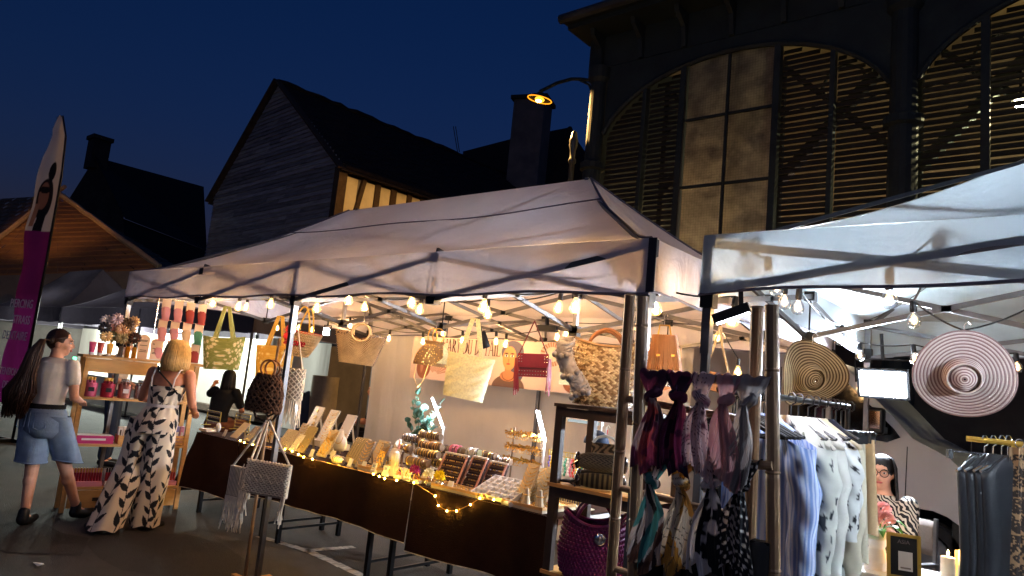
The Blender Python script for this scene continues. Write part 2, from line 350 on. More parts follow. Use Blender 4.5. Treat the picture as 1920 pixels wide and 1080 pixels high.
# inside of the hall: plank ceiling, floor, back wall, trusses, hanging lamps
mat('hall_plank', (168, 152, 116), .8, noise=(3, .25), stretch=(1, 6, 1)); mat('hall_wall', (134, 122, 104), .9, noise=(.6, .45))
for k in range(12):
    y0 = HY+.4+k*.5; MB().add([(-5.3, y0, 7.6+k*.22), (11.5, y0, 7.6+k*.22), (11.5, y0+.48, 7.6+k*.22+.21), (-5.3, y0+.48, 7.6+k*.22+.21)], [(0, 1, 2, 3)]).build('ceiling_plank', 'hall_plank', hall, world=True)
MB().box((3, 14, 5.6), (17, .2, 11.2)).build('back_wall', 'hall_wall', hall, world=True)
for x in (-4.6, -2.4, -.3, 1.9, 4.2):
    m = MB(); m.bar((x, HY+1.1, 5.4), (x+1.9, HY+1.1, 7.5), .16).bar((x+1.9, HY+1.1, 5.6), (x, HY+1.2, 7.5), .1).bar((x, HY+1.1, 3), (x, HY+1.1, 7.6), .1)
    for k in range(9): m.bar((x+k*.22, HY+1.1, 6.6+.12*(k % 2)), (x+k*.22+.22, HY+1.1, 6.6+.12*((k+1) % 2)), .035)
    m.tube([(x+1.0+.35*math.cos(t/8*6.283), HY+1.1, 6.95+.35*math.sin(t/8*6.283)) for t in range(8)], .03, 5, closed=True)
    m.build('truss', 'iron_paint', hall, world=True)
emis('hall_lamp_glow', (255, 246, 205), 60)
for i, (x, y, z, pw) in enumerate(((.95, 8.6, 6.2, 34), (-4.0, 9.2, 4.4, 34), (-1.5, 11.5, 4.5, 20), (3.6, 10.5, 6.0, 30))):
    t = thing('hall_lamp', ['bright white lamp inside the hall behind the right louvres', 'warm lamp low inside the hall behind the left louvres', 'dim lamp deep inside the hall behind the frosted window', 'lamp inside the hall beyond the right edge'][i], 'ceiling lamp', (x, y, z))
    MB().lathe([(.02, .5), (.02, .12), (.1, .1), (.14, 0)], n=12).build('shade', 'black_metal', t); MB().ball((0, 0, -.02), .075).build('bulb', 'hall_lamp_glow', t)
    lamp('hall_light', 'POINT', (0, 0, -.16), pw, [(255, 240, 180), (255, 196, 120), (255, 216, 190), (255, 240, 190)][i], t, .08)
# rainwater pipe with its hopper at the corner of the hall
dp = thing('rainwater_pipe', 'ornate cast rainwater pipe glowing orange at the corner of the hall', 'drainpipe', (-5.78, HY-.25, 0))
MB().lathe([(.05, 0), (.05, 5.75), (.075, 5.77), (.075, 5.83), (.05, 5.86), (.055, 6.0), (.085, 6.12), (.075, 6.16), (.09, 6.2), (.07, 6.24), (.05, 6.36), (.0, 6.4)], n=12).build('pipe', 'zinc', dp, smooth=True)
for z in (1.5, 3.4, 5.0): MB().box((.12, .1, z), (.3, .2, .05)).build('clip', 'iron_paint', dp)
# ================================================================== street lamp on its curved arm
LP = at(1012, 186, Y=HY-.1)
sl = thing('street_lamp', 'glowing sodium street lamp on a curved arm from the hall corner', 'street lamp', (LP.x, LP.y, LP.z))
A0 = Vector((-5.55-LP.x, 0, .12)); top = Vector((.14, 0, .2))
MB().tube([A0, A0+Vector((-.3, 0, .1)), Vector((.75, 0, .27)), Vector((.4, 0, .26)), top, Vector((0, 0, .17)), Vector((0, 0, .12))], .035, 8).build('arm', 'iron_paint', sl, smooth=True)
MB().tube([A0+Vector((0, 0, -.25)), A0+Vector((-.1, 0, -.05)), A0+Vector((-.35, 0, .1)), Vector((.8, 0, .26))], .025, 6).build('brace', 'iron_paint', sl, smooth=True)
MB().lathe([(.03, .14), (.07, .13), (.1, .09), (.2, .05), (.255, .01), (.26, 0), (.25, 0), (.13, .04), (.0, .05)], n=28).build('shade', 'iron_paint', sl, smooth=True)
emis('sodium_glow', (255, 178, 50), .6); emis('sodium_core', (255, 214, 130), 12); emis('sodium_rim', (255, 150, 30), .5)
MB().ball((0, 0, -.005), (.1, .1, .05)).build('globe', 'sodium_glow', sl, smooth=True); MB().ball((.01, -.03, -.045), (.06, .05, .03)).build('bulb', 'sodium_core', sl, smooth=True); MB().torus((0, 0, -.006), .245, .009, n=32).build('glass_rim', 'sodium_rim', sl, smooth=True)
for _c in sl.children:
    if _c.name.split('.')[0] in ('shade', 'globe', 'bulb', 'glass_rim'): _c.rotation_euler = (0, R(11), 0)
lamp('sodium_light', 'SPOT', (0, 0, -.1), 300, (255, 194, 112), sl, .07, spot_size=R(177), spot_blend=.06)
# ================================================================== half-timbered house
GX0, GX1, GXA = -21.9, -14.03, -18.3; GY, ZE, ZA = 8.0, 7.07, 10.34
YB = 34.0
hs_ = thing('half_timbered_house', 'old house with a dark boarded gable and half-timbered long wall', 'house', (GX1, GY, 0))
def gable_x(z):
    if z <= ZE: return GX0, GX1
    t = (z-ZE)/(ZA-ZE); return lerp(GX0, GXA, t), lerp(GX1, GXA, t)
MB().prism([(GX0+.03, 0), (GX1-.03, 0), (GX1-.03, ZE-.05), (GXA, ZA-.12), (GX0+.03, ZE-.05)], (0, GY+.06, 0), (1, 0, 0), (0, 0, 1), -.2).build('gable_wall', 'dark_masonry', hs_, world=True)
z = 2.9; rowi = 0
while z < ZA-.15:
    a, c = gable_x(z+.07); w = c-a; cuts = [0]+sorted(random.uniform(.15, .85) for _ in range(2 if w > 3 else 0))+[1]
    for s0, s1 in zip(cuts, cuts[1:]):
        xa, xb = a+w*s0+.006, a+w*s1-.006
        if xb-xa < .1: continue
        sag = random.uniform(-.012, .012); lift = random.uniform(0, .025)
        m = MB(); m.add([(xa, GY-.0, z+.0+sag), (xb, GY, z-sag), (xb, GY-.0, z+.16-sag), (xa, GY, z+.16+sag), (xa, GY-.05-lift, z+sag), (xb, GY-.05-lift*.5, z-sag), (xb, GY-.01, z+.16-sag), (xa, GY-.01, z+.16+sag)], [(4, 5, 6, 7), (0, 1, 5, 4), (1, 2, 6, 5), (3, 0, 4, 7), (2, 3, 7, 6)])
        m.build('board', 'old_wood', hs_, world=True)
    z += .135; rowi += 1
for sgn, xe in ((-1, GX0), (1, GX1)):                  # verge boards and the two roof slopes, tile by tile
    ov = .25
    MB().bar((xe+sgn*ov, GY-.12, ZE-ov*.85), (GXA, GY-.12, ZA+.1), .05, .24, up=(0, 1, 0)).build('verge_board', 'beam_oak', hs_, world=True)
    p0 = Vector((xe+sgn*ov*1.3, GY-.1, ZE-ov*1.1)); p1 = Vector((GXA, GY-.1, ZA+.05)); MB().add([p0, p1, p1+Vector((0, YB-GY, 0)), p0+Vector((0, YB-GY, 0))], [(0, 1, 2, 3)]).build('roof_deck', 'dark_masonry', hs_, world=True)
    if sgn > 0:
        m = MB(); L_ = (p1-p0).length; d = (p1-p0).normalized(); nrm = Vector((0, 1, 0)).cross(d); nrm = nrm if nrm.z > 0 else -nrm
        nr = int(L_/.14)
        for i in range(nr):
            y = GY-.12+random.uniform(-.1, 0); o = p0+d*(i*.14)
            while y < 25:
                w_ = random.uniform(.2, .26)*(1 if y < 15 else 1.7); lf = random.uniform(.012, .035)
                a = Vector((o.x, y, o.z))+nrm*lf; b = Vector((o.x, y+w_*.96, o.z))+nrm*random.uniform(.012, .035); e = d*.19
                m.add([a, b, b+e-nrm*.02, a+e-nrm*.02, a-nrm*.03, b-nrm*.03], [(0, 1, 2, 3), (4, 5, 1, 0)]); y += w_
        m.build('roof_tiles', 'roof_tile', hs_, world=True, kind='stuff')
MB().tube([(GXA, GY-.1+k*.33, ZA+.07+random.uniform(-.03, .03)) for k in range(79)], [.1+random.uniform(-.02, .02) for k in range(79)], 6).build('ridge', 'roof_tile', hs_, world=True)
# long wall: plaster bays between oak studs
wallX = GX1
MB().box((wallX-.12, (GY+YB)/2, 3.4), (.2, YB-GY, 6.8)).build('long_wall', 'grey_render', hs_, world=True)
MB().box((wallX+.04, (GY+YB)/2, ZE-.12), (.16, YB-GY, .2)).build('wall_plate', 'beam_oak', hs_, world=True)
MB().box((wallX+.2, (GY+YB)/2, ZE-.12), (.08, YB-GY, .07)).build('eaves_board', 'beam_oak', hs_, world=True)
MB().box((wallX+.03, (GY+YB)/2, 5.2), (.15, YB-GY, .18)).build('rail', 'beam_oak', hs_, world=True)
MB().box((wallX+.02, GY+.02, 3.5), (.26, .26, 6.9)).build('corner_post', 'beam_oak', hs_, world=True)
y = GY+.15; k = 0
while y < 18:
    w_ = random.uniform(.38, .46)
    MB().box((wallX-.005, y+w_/2, 6.04), (.05, w_-.005, 1.45)).build('plaster_panel', 'lime_plaster', hs_, world=True)
    if k == 0: MB().bar((wallX+.03, y+.34, 5.3), (wallX+.03, y+.62, 6.86), .12, .16, up=(1, 0, 0)).build('brace', 'beam_oak', hs_, world=True)
    else: MB().box((wallX+.03, y+w_+.06, 6.05), (.12, .14+random.uniform(0, .05), 1.52)).build('stud', 'beam_oak', hs_, world=True)
    MB().box((wallX-.005, y+w_/2, 4.5), (.05, w_-.005, 1.2)).build('plaster_panel', 'lime_plaster', hs_, world=True)
    MB().box((wallX+.03, y+w_+.06, 4.5), (.12, .15, 1.22)).build('stud', 'beam_oak', hs_, world=True)
    y += w_+.13; k += 1
# its ground floor seen under the stall roof: dark porch openings, posts and a low plank wall
for x in (-20.5, -18.9, -17.2, -15.6): MB().box((x, GY-.1, 1.5), (.22, .2, 3.0)).build('post', 'beam_oak', hs_, world=True)
MB().box((-17.7, GY-.06, 2.85), (7.6, .3, .3)).build('bressumer', 'beam_oak', hs_, world=True)
MB().box((-19.7, GY-.02, 2.0), (.7, .08, 1.6)).build('shutter', 'sidewall_canvas', hs_, world=True)
for i in range(5): MB().box((-16.7, GY-.25-.28*i, .85-.17*i), (5.6, .3, .16)).build('plank_step', 'beam_oak', hs_, world=True)
hs_.rotation_euler.z = R(-4)
# ================================================================== house far left: dark gable with chimney
fh = thing('chimney_house', 'distant dark house with a stout chimney above the orange tiled roof', 'house', at(230, 480, d=44))
def hp(x, y, d=44): return at(x, y, d=d)
A_, B_, C_, D_ = hp(175, 300), hp(130, 372), hp(382, 356, 52), hp(385, 500, 50)
MB().add([hp(130, 372), hp(178, 296), hp(232, 400), hp(232, 520), hp(130, 520)], [(0, 1, 2, 3, 4)]).build('gable_wall', 'dark_masonry', fh, world=True)
MB().add([hp(178, 294, 43.8), hp(382, 350, 58), hp(388, 470, 56), hp(234, 410, 43.8)], [(0, 1, 2, 3)]).add([hp(232, 410), hp(388, 470, 56), hp(388, 620, 56), hp(232, 560)], [(0, 1, 2, 3)]).build('roof', 'roof_tile', fh, world=True)
cc = hp(183, 290, 44.5); MB().box((cc.x, cc.y, cc.z), (1.0, 1.0, 2.0)).box((cc.x, cc.y, cc.z+1.0), (1.2, 1.2, .25)).build('chimney', 'dark_masonry', fh, world=True)
# ================================================================== low house with the lamp-lit hipped roof, far left
lh = thing('tiled_house', 'low house whose hipped tile roof glows orange in lamplight', 'house', at(120, 560, d=30))
Ap = hp(108, 366, 31); Rr = hp(298, 506, 27); Lr = hp(-90, 520, 26); Rg = hp(-200, 385, 45); Bk = hp(330, 500, 40)
def slope(a, b, c, d, n, mname, nm):
    m = MB()                                            # courses, each a thin lapped strip
    for i in range(n):
        t0, t1 = i/n, (i+1.25)/n; t1 = min(t1, 1); lift = Vector((0, 0, .07))
        p, q = a.lerp(d, t0), b.lerp(c, t0); r_, s_ = b.lerp(c, t1), a.lerp(d, t1)
        wid = (q-p).length; k = max(2, int(wid/.9)); st = (.5 if i % 2 else 0)
        for j in range(k+1):
            u0, u1 = max(0, (j-st)/k+.001), min(1, (j+1-st)/k-.001)
            if u1 <= u0: continue
            z0 = Vector((0, 0, random.uniform(.05, .09)))
            m.add([p.lerp(q, u0)+z0, p.lerp(q, u1)+z0, s_.lerp(r_, u1), s_.lerp(r_, u0), p.lerp(q, u0), p.lerp(q, u1)], [(0, 1, 2, 3), (4, 5, 1, 0)])
    m.build(nm, mname, lh, world=True, kind='stuff')
slope(Lr, Rr, Ap, Ap, 17, 'ochre_tile', 'roof_tiles'); slope(Lr, Rg+Vector((-8, 0, -3)), Rg, Ap, 17, 'ochre_tile', 'roof_tiles'); slope(Rr, Bk, Ap, Ap, 12, 'ochre_tile', 'roof_tiles')
up = Vector((0, 0, .12))
for (a, b) in ((Ap, Rr), (Ap, Lr)):
    MB().tube([a.lerp(b, i/14)+up+Vector((0, 0, random.uniform(-.03, .03))) for i in range(15)], .11, 6).build('hip', 'mortar', lh, world=True)
MB().tube([Ap+up+Vector((-.5, 0, .0)), Ap+up+Vector((.1, 0, .22)), Ap+up+Vector((.3, 0, .1)), Ap+up+Vector((.7, 0, .2))], .09, 6).build('finial', 'mortar', lh, world=True)
MB().add([Lr, Rr, Vector((Rr.x, Rr.y, 0)), Vector((Lr.x, Lr.y, 0))], [(0, 1, 2, 3)]).build('front_wall', 'grey_render', lh, world=True)
MB().add([Rr, Bk, Vector((Bk.x, Bk.y, 0)), Vector((Rr.x, Rr.y, 0))], [(0, 1, 2, 3)]).build('side_wall', 'grey_render', lh, world=True)
# ================================================================== house behind the lamp, with the tall rendered chimney
bh = thing('slate_house', 'dark steep roofed house with a tall rendered chimney behind the lamp', 'house', at(1000, 420, d=30))
hb = lambda x, y, d=30: at(x, y, d=d)
MB().add([hb(868, 284, 34), hb(968, 258, 34), hb(980, 440, 31), hb(868, 440, 31)], [(0, 1, 2, 3)]).build('wing_roof', 'roof_tile', bh, world=True)
MB().add([hb(1010, 250, 33), hb(1066, 239, 31), hb(1108, 300, 30), hb(1120, 440, 28), hb(1000, 440, 30)], [(0, 1, 2, 3, 4)]).build('main_roof', 'roof_tile', bh, world=True)
MB().tube([hb(1068, 240, 30.9), hb(1085, 290, 30), hb(1100, 330, 29.2)], .11, 6).build('hip', 'roof_tile', bh, world=True)
c0 = hb(990, 300, 29.5); cm = MB(); cm.box((c0.x, c0.y, c0.z-.5), (1.35, 1.1, 6.0), rz=R(20)).box((c0.x-.28, c0.y-.1, c0.z-3.4), (1.9, 1.2, 2.0), rz=R(20)); cm.build('chimney', 'grey_render', bh, world=True)
MB().box((c0.x, c0.y, c0.z+2.56), (1.6, 1.3, .16), rz=R(20)).build('chimney_cap', 'dark_masonry', bh, world=True)
MB().add([hb(868, 436, 31), hb(1120, 436, 28), Vector((*hb(1120, 436, 28).xy, 0)), Vector((*hb(868, 436, 31).xy, 0))], [(0, 1, 2, 3)]).build('wall', 'grey_render', bh, world=True)
for dx in (0, .35): MB().tube([hb(858+dx*10, 285, 33), hb(850+dx*12, 237, 33)], .02, 5).build('aerial', 'zinc', bh, world=True)

# street lamps standing outside the picture that light the square
def post_lamp(label, x, y, h, power, color, aim=None):
    t = thing('street_lamp', label, 'street lamp', (x, y, 0)); MB().lathe([(.16, 0), (.16, .3), (.09, .4), (.06, h-.5), (.05, h)], n=14).build('post', 'iron_paint', t); MB().lathe([(.05, h), (.12, h+.05), (.28, h+.12), (.3, h+.1)], n=20).lathe([(.3, h+.42), (.1, h+.62), (0, h+.66)], n=20).build('hood', 'iron_paint', t, kind='stuff')
    MB().ball((0, 0, h+.27), (.13, .13, .12), 14, 9).build('bulb', 'sodium_core', t); l = lamp('street_light', 'SPOT' if aim else 'POINT', (0, 0, h+.27), power, color, t, .16)
    if aim: l.data.spot_size = R(75); l.data.spot_blend = .7; l.rotation_euler = (aim-Vector((x, y, h+.27))).to_track_quat('-Z', 'Y').to_euler()
post_lamp('street lamp on a post behind the photographer', 2.5, -11.5, 6.2, 190, (238, 232, 246))
post_lamp('sodium street lamp on a post beyond the left edge of the picture', -29, 3.0, 6.0, 95, (255, 182, 104), at(110, 440, d=29))

for k, (px, py, a, b) in enumerate(((330, 1040, .9, .5), (60, 1010, .7, .35), (760, 1075, .8, .4))):
    c = at(px, py, Z=.004); rr = random.Random(k); tag(MB().add([c]+[c+Vector((a*math.cos(t)*rr.uniform(.7, 1.15), b*math.sin(t)*rr.uniform(.7, 1.15), 0)) for t in np.linspace(0, 6.283, 15)[:-1]], [(0, 1+i, 1+(i+1) % 14) for i in range(14)]).build('road_patch', mat('patch_asphalt', (44, 42, 41), .85, noise=(2.5, .5), bump=(120, .8))), kind='structure')
# ================================================================== pop-up stall tents
def scissor(p0, p1, zt, zb, nseg, root, m='dark_steel', joint=True, w=.03):
    p0 = Vector(p0); p1 = Vector(p1)
    d = (p1-p0).normalized(); n = Vector((-d.y, d.x, 0))*.016
    for i in range(nseg):
        a = p0.lerp(p1, i/nseg); b = p0.lerp(p1, (i+1)/nseg)
        A = Vector((a.x, a.y, zt)); Bt = Vector((b.x, b.y, zt)); a0 = Vector((a.x, a.y, zb)); b0 = Vector((b.x, b.y, zb))
        MB().bar(A+n, b0+n, .018, w).build('truss_bar', m, root, world=True); MB().bar(a0-n, Bt-n, .018, w).build('truss_bar', m, root, world=True)
        c = (A+b0)/2; MB().box(c, (.05, .05, .035), rz=math.atan2(d.y, d.x)).build('truss_joint', 'black_plastic', root, world=True)
        if joint and i < nseg-1:
            MB().box((b.x, b.y, zt), (.07, .06, .06)).build('truss_joint', 'black_plastic', root, world=True); MB().box((b.x, b.y, zb), (.075, .06, .06)).build('truss_joint', 'black_plastic', root, world=True)
            MB().tube([(b.x, b.y, zb), (b.x, b.y, zt)], .006, 5).build('strut', 'black_plastic', root, world=True)
def smooth_noise(x, seed, f):
    r = np.random.default_rng(seed); out = 0
    for k in range(4): out = out+np.sin(x*f*(k+1)*1.3+r.uniform(0, 6.3))*r.uniform(.4, 1)/(k+1)
    return out
def tent(root, x0, x1, y0, y1, zt, zb, zr, rx0, rx1, canvas, sag=1.35, hem_lift=0, seams=True):
    ym = (y0+y1)/2; e = .03
    X0, X1, Y0, Y1 = x0-e, x1+e, y0-e, y1+e
    def face(P00, P10, P11, P01, seed):
        P00, P10, P11, P01 = map(np.array, (P00, P10, P11, P01))
        def pos(u, v):
            b = P00*(1-u[..., None])+P10*u[..., None]; t = P01*(1-u[..., None])+P11*u[..., None]
            P = b*(1-v[..., None])+t*v[..., None]
            z = zt+(zr-zt)*np.power(v, sag)+.0*u
            w = np.sin(np.pi*u)*np.sin(np.pi*np.clip(v, 0, 1))
            z = z-.05*w*(1+.5*np.sin(u*9+seed))+.014*smooth_noise(u*3+v*2, seed, 4)*w; q = np.minimum(u, 1-u); z = z+.008*np.sin(np.arctan2(v, q*2.2+1e-4)*26+seed)*np.exp(-np.hypot(v, q*2.2)*3.2)*np.clip(np.hypot(v, q)*9, 0, 1)
            return P[..., 0], P[..., 1], z
        return csurf('roof_canopy', pos, canvas, root, nu=46, nv=24, world=True)
    face((X0, Y0, 0), (X1, Y0, 0), (rx1, ym, 0), (rx0, ym, 0), 1); face((X1, Y1, 0), (X0, Y1, 0), (rx0, ym, 0), (rx1, ym, 0), 2)
    face((X1, Y0, 0), (X1, Y1, 0), (rx1, ym+.01, 0), (rx1, ym-.01, 0), 3); face((X0, Y1, 0), (X0, Y0, 0), (rx0, ym-.01, 0), (rx0, ym+.01, 0), 4)
    if seams:                                          # piped seams: hips and one across the slope
        for (cx, cy, rx) in ((X1, Y0, rx1), (X0, Y0, rx0), (X1, Y1, rx1), (X0, Y1, rx0)):
            MB().tube([(lerp(cx, rx, v), lerp(cy, ym, v), zt+(zr-zt)*v**sag+.006) for v in np.linspace(.02, 1, 18)], .009, 5).build('seam', 'hem', root, world=True)
        v = .72; z = zt+(zr-zt)*v**sag
        def zz(u, v): return zt+(zr-zt)*v**sag-.05*math.sin(math.pi*u)*math.sin(math.pi*v)*(1+.5*math.sin(u*9+1))+.009
        MB().tube([(lerp(lerp(X0, X1, u), lerp(rx0, rx1, u), v), lerp(Y0, ym, v), zz(u, v)) for u in np.linspace(0, 1, 40)], .006, 4).build('seam', 'hem', root, world=True)
    for i, (a, b) in enumerate((((X0, Y0), (X1, Y0)), ((X1, Y0), (X1, Y1)), ((X1, Y1), (X0, Y1)), ((X0, Y1), (X0, Y0)))):
        a = np.array(a); b = np.array(b); n = np.array((b[1]-a[1], a[0]-b[0])); n = n/np.linalg.norm(n)
        L_ = np.linalg.norm(b-a)
        def hem(u): return zb+hem_lift*np.sin(np.pi*u)+.01*np.sin(u*L_*5+i)
        def pos(u, v):
            w = .012*smooth_noise(u*L_, 11+i, 2.2)*v+.012*v*np.sin(u*L_*9+3*np.sin(u*L_*2))*np.exp(-np.minimum(u, 1-u)*L_*1.2)
            return a[0]*(1-u)+b[0]*u+n[0]*w, a[1]*(1-u)+b[1]*u+n[1]*w, zt*(1-v)+hem(u)*v
        csurf('valance', pos, canvas, root, nu=90, nv=10, world=True)
        MB().tube([(a[0]*(1-u)+b[0]*u+n[0]*.006, a[1]*(1-u)+b[1]*u+n[1]*.006, float(hem(u))) for u in np.linspace(0, 1, 40)], .008, 5).build('hem', 'hem', root, world=True)
def leg(root, x, y, zt, m='grey_steel'):
    MB().box((x, y, zt/2+.9), (.042, .042, zt-1.8)).build('leg', m, root, world=True); MB().box((x, y, .92), (.034, .034, 1.8)).build('leg', 'dark_steel', root, world=True)
    MB().box((x, y, .012), (.11, .11, .024)).build('foot', 'black_metal', root, world=True); MB().box((x, y, zt-.29), (.062, .062, .11)).build('slider', 'black_plastic', root, world=True); MB().box((x, y, zt-.03), (.06, .06, .06)).build('cap', 'black_plastic', root, world=True)

D1 = 3.17; ZT1, ZB1 = 2.351, 2.08
t1 = thing('market_tent', 'long white pop-up tent over the jewellery stall hung with warm bulbs', 'tent', (-3, D1/2, 0))
tent(t1, -6, 0, 0, D1, ZT1, ZB1, 3.3, -4.65, -1.47, 'white_canvas')
for x in (-6, -3, 0):
    for y in (0, D1): leg(t1, x, y, ZT1)
zt_, zb_ = ZT1-.04, ZB1-.03
scissor((-6, 0, 0), (-3, 0, 0), zt_, zb_, 2, t1); scissor((-3, 0, 0), (0, 0, 0), zt_, zb_, 2, t1); scissor((-6, D1, 0), (-3, D1, 0), zt_, zb_, 2, t1); scissor((-3, D1, 0), (0, D1, 0), zt_, zb_, 2, t1)
for x in (-6, -3, 0): scissor((x, 0, 0), (x, D1, 0), zt_, zb_, 2, t1)
for x in (-4.5, -1.5):
    scissor((x, 0, 0), (x, D1, 0), zt_+.06, zb_+.0, 2, t1)
    MB().box((x, D1/2, 2.68), (.035, .035, 1.26)).build('peak_post', 'grey_steel', t1, world=True)
scissor((-6, D1/2, 0), (0, D1/2, 0), zt_+.02, zb_-.02, 4, t1)
for (x, y) in ((-6, 0), (0, 0), (-6, D1), (0, D1)):
    px = -4.5 if x < -3 else -1.5; MB().bar((x, y, ZT1-.05), (px, D1/2, 3.2), .03, .02).build('rafter', 'dark_steel', t1, world=True)
for s_ in ((0, -.035),): MB().box((.032, -.036, 2.215), (.045, .004, .27)).build('corner_strap', 'webbing', t1, world=True)
MB().box((.034, -.01, 2.215), (.006, .06, .27)).build('corner_strap', 'webbing', t1, world=True)
# back wall of the stall
def swpos(u, v):
    x = lerp(-5.97, -1.25, u); z = lerp(2.1, .02, v); sw = .035*smooth_noise(u*4.7, 5, 1.6)*(.3+v)+.012*np.sin(u*40+4*np.sin(u*9)); x = x+.12*v*(1-v)*np.exp(-u*9)*2
    return x, D1+.07+sw*.6, z
csurf('sidewall', swpos, 'sidewall_canvas', t1, nu=150, nv=30, world=True)

# second tent, white lit, to the right
t2 = thing('market_tent', 'white pop-up tent over the clothes stall lit by cold white light', 'tent', (1.8, 1.6, 0))
U0, U1, V0, V1 = .3, 3.3, .05, 3.1
tent(t2, U0, U1, V0, V1, 2.36, 2.075, 3.25, 1.78, 1.82, 'silver_canvas', sag=1.5, hem_lift=.045, seams=False)
for x in (U0, U1):
    for y in (V0, V1): leg(t2, x, y, 2.36, 'grey_steel' if y > 1 else 'dark_steel')
scissor((U0, V0, 0), (U1, V0, 0), 2.31, 2.09, 2, t2, w=.036); scissor((U0, V1, 0), (U1, V1, 0), 2.31, 2.05, 2, t2); scissor((U0, V0, 0), (U0, V1, 0), 2.31, 2.05, 2, t2); scissor((U1, V0, 0), (U1, V1, 0), 2.31, 2.05, 2, t2)
scissor((U0, 1.58, 0), (1.8, 1.58, 0), 2.42, 2.05, 1, t2); scissor((1.8, V0, 0), (1.8, V1, 0), 2.4, 2.02, 2, t2)
MB().box((1.8, 1.58, 2.65), (.035, .035, 1.2)).build('peak_post', 'grey_steel', t2, world=True)
for (x, y) in ((U0, V0), (U0, V1), (U1, V1)): MB().bar((x, y, 2.3), (1.8, 1.58, 3.15), .03, .02).build('rafter', 'dark_steel', t2, world=True)

# dark tent far left and its pale back wall
t3 = thing('market_tent', 'dark canvas tent of the stall beyond the flag, at the far left', 'tent', (-18, 5.5, 0))
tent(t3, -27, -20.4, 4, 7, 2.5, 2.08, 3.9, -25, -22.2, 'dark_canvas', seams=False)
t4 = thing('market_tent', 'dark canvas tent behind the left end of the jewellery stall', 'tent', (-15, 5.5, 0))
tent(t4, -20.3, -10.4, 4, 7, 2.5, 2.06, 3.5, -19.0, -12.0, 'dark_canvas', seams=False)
for (t_, xs) in ((t3, (-27, -23.7, -20.45)), (t4, (-20.25, -15.3, -10.45))):
    for x in xs:
        leg(t_, x, 4.02, 2.45); leg(t_, x, 6.98, 2.45)
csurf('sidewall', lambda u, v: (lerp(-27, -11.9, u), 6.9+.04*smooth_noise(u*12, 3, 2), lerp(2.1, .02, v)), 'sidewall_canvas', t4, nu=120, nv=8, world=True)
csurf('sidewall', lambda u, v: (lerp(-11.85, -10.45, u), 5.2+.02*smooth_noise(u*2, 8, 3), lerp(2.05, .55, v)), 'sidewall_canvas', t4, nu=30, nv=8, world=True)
# ================================================================== string lights
clear_glass('bulb_glass', (255, 250, 240), .1, ((255, 190, 110), .25)); clear_glass('globe_glass', (250, 252, 255), .22)
emis('filament', (255, 205, 130), 38); emis('filament_dim', (255, 196, 130), 9)
PEAR = [(.011, 0), (.013, -.008), (.019, -.025), (.029, -.05), (.033, -.066), (.031, -.082), (.02, -.094), (.001, -.098)]
GLOBE = [(.012, 0), (.014, -.008), (.024, -.02), (.031, -.035), (.033, -.05), (.03, -.066), (.019, -.079), (.001, -.084)]
_bm = {}
def bulb_parts(kind):
    if kind not in _bm:
        b = MB().lathe([(r, z-.045) for r, z in (PEAR if kind == 'pear' else GLOBE)], n=14).mesh('bulb'); b.polygons.foreach_set('use_smooth', [True]*len(b.polygons)); setmat(b, 'bulb_glass' if kind == 'pear' else 'globe_glass')
        f = MB().ball((0, 0, -.1 if kind == 'pear' else -.092), (.011, .011, .03) if kind == 'pear' else (.006, .006, .015), 8, 6).mesh('filament'); setmat(f, 'filament' if kind == 'pear' else 'filament_dim')
        s = MB().lathe([(.008, .012), (.016, .008), (.017, -.04), (.013, -.05)], n=10).mesh('socket'); setmat(s, 'black_plastic')
        _bm[kind] = (b, f, s)
    return _bm[kind]
def string_light(label, pts, kind, power, color, sag=.05):
    """pts: bulb centres in the place; the cable hangs through the sockets"""
    hp_ = [Vector(p)+Vector((0, 0, .1)) for p in pts]
    t = thing('string_light', label, 'string light', hp_[0])
    cab = []
    for a, b in zip(hp_, hp_[1:]):
        for i in range(6):
            u = i/6; cab.append(a.lerp(b, u)-Vector((0, 0, sag*4*u*(1-u)*min(1, (b-a).length))))
    cab.append(hp_[-1]); MB().tube([p+Vector((0, 0, .01)) for p in cab], .005, 5).build('cable', 'black_plastic', t, world=True)
    for i, p in enumerate(hp_):
        me = bulb_parts(kind); b = bpy.data.objects.new('bulb', me[0]); COL.objects.link(b); b.parent = t; b.location = p-hp_[0]; b.rotation_euler = (random.uniform(-.12, .12), random.uniform(-.12, .12), 0)
        for nm, m_ in (('filament', me[1]), ('socket', me[2])):
            o = bpy.data.objects.new(nm, m_); COL.objects.link(o); o.parent = b
        lamp('bulb_light', 'POINT', (0, 0, -.1), power, color, b, .022)
WARM = (255, 196, 134)
string_light('black string of warm pear bulbs along the front of the jewellery tent', [at(x, y, Y=.25) for x, y in ((400, 568), (448, 575), (508, 570), (593, 577), (655, 562), (770, 567), (908, 575), (1079, 575), (1228, 577), (1378, 598))], 'pear', 1.9, WARM)
string_light('second row of warm pear bulbs hanging just behind the front string', [at(x, y, Y=.85) for x, y in ((368, 558), (463, 576), (683, 575), (788, 580), (913, 588), (1050, 577))], 'pear', 1.9, WARM)
string_light('warm pear bulbs strung along the back wall over the banner', [at(x, y, Y=2.75) for x, y in ((520, 615), (560, 614), (585, 618), (655, 610), (730, 635), (792, 640), (829, 624), (866, 638), (929, 640), (948, 645), (1045, 632), (1060, 624), (1217, 620), (1347, 632), (1383, 697))], 'pear', 1.6, WARM, .03)
string_light('clear globe bulbs on a black cable across the clothes tent', [at(x, y, Y=Y) for x, y, Y in ((1455, 545, .16), (1470, 570, .6), (1497, 580, .7), (1578, 640, 1.9), (1612, 670, 2.6), (1712, 675, 2.6), (1905, 692, 2.9))], 'globe', .12, WARM)
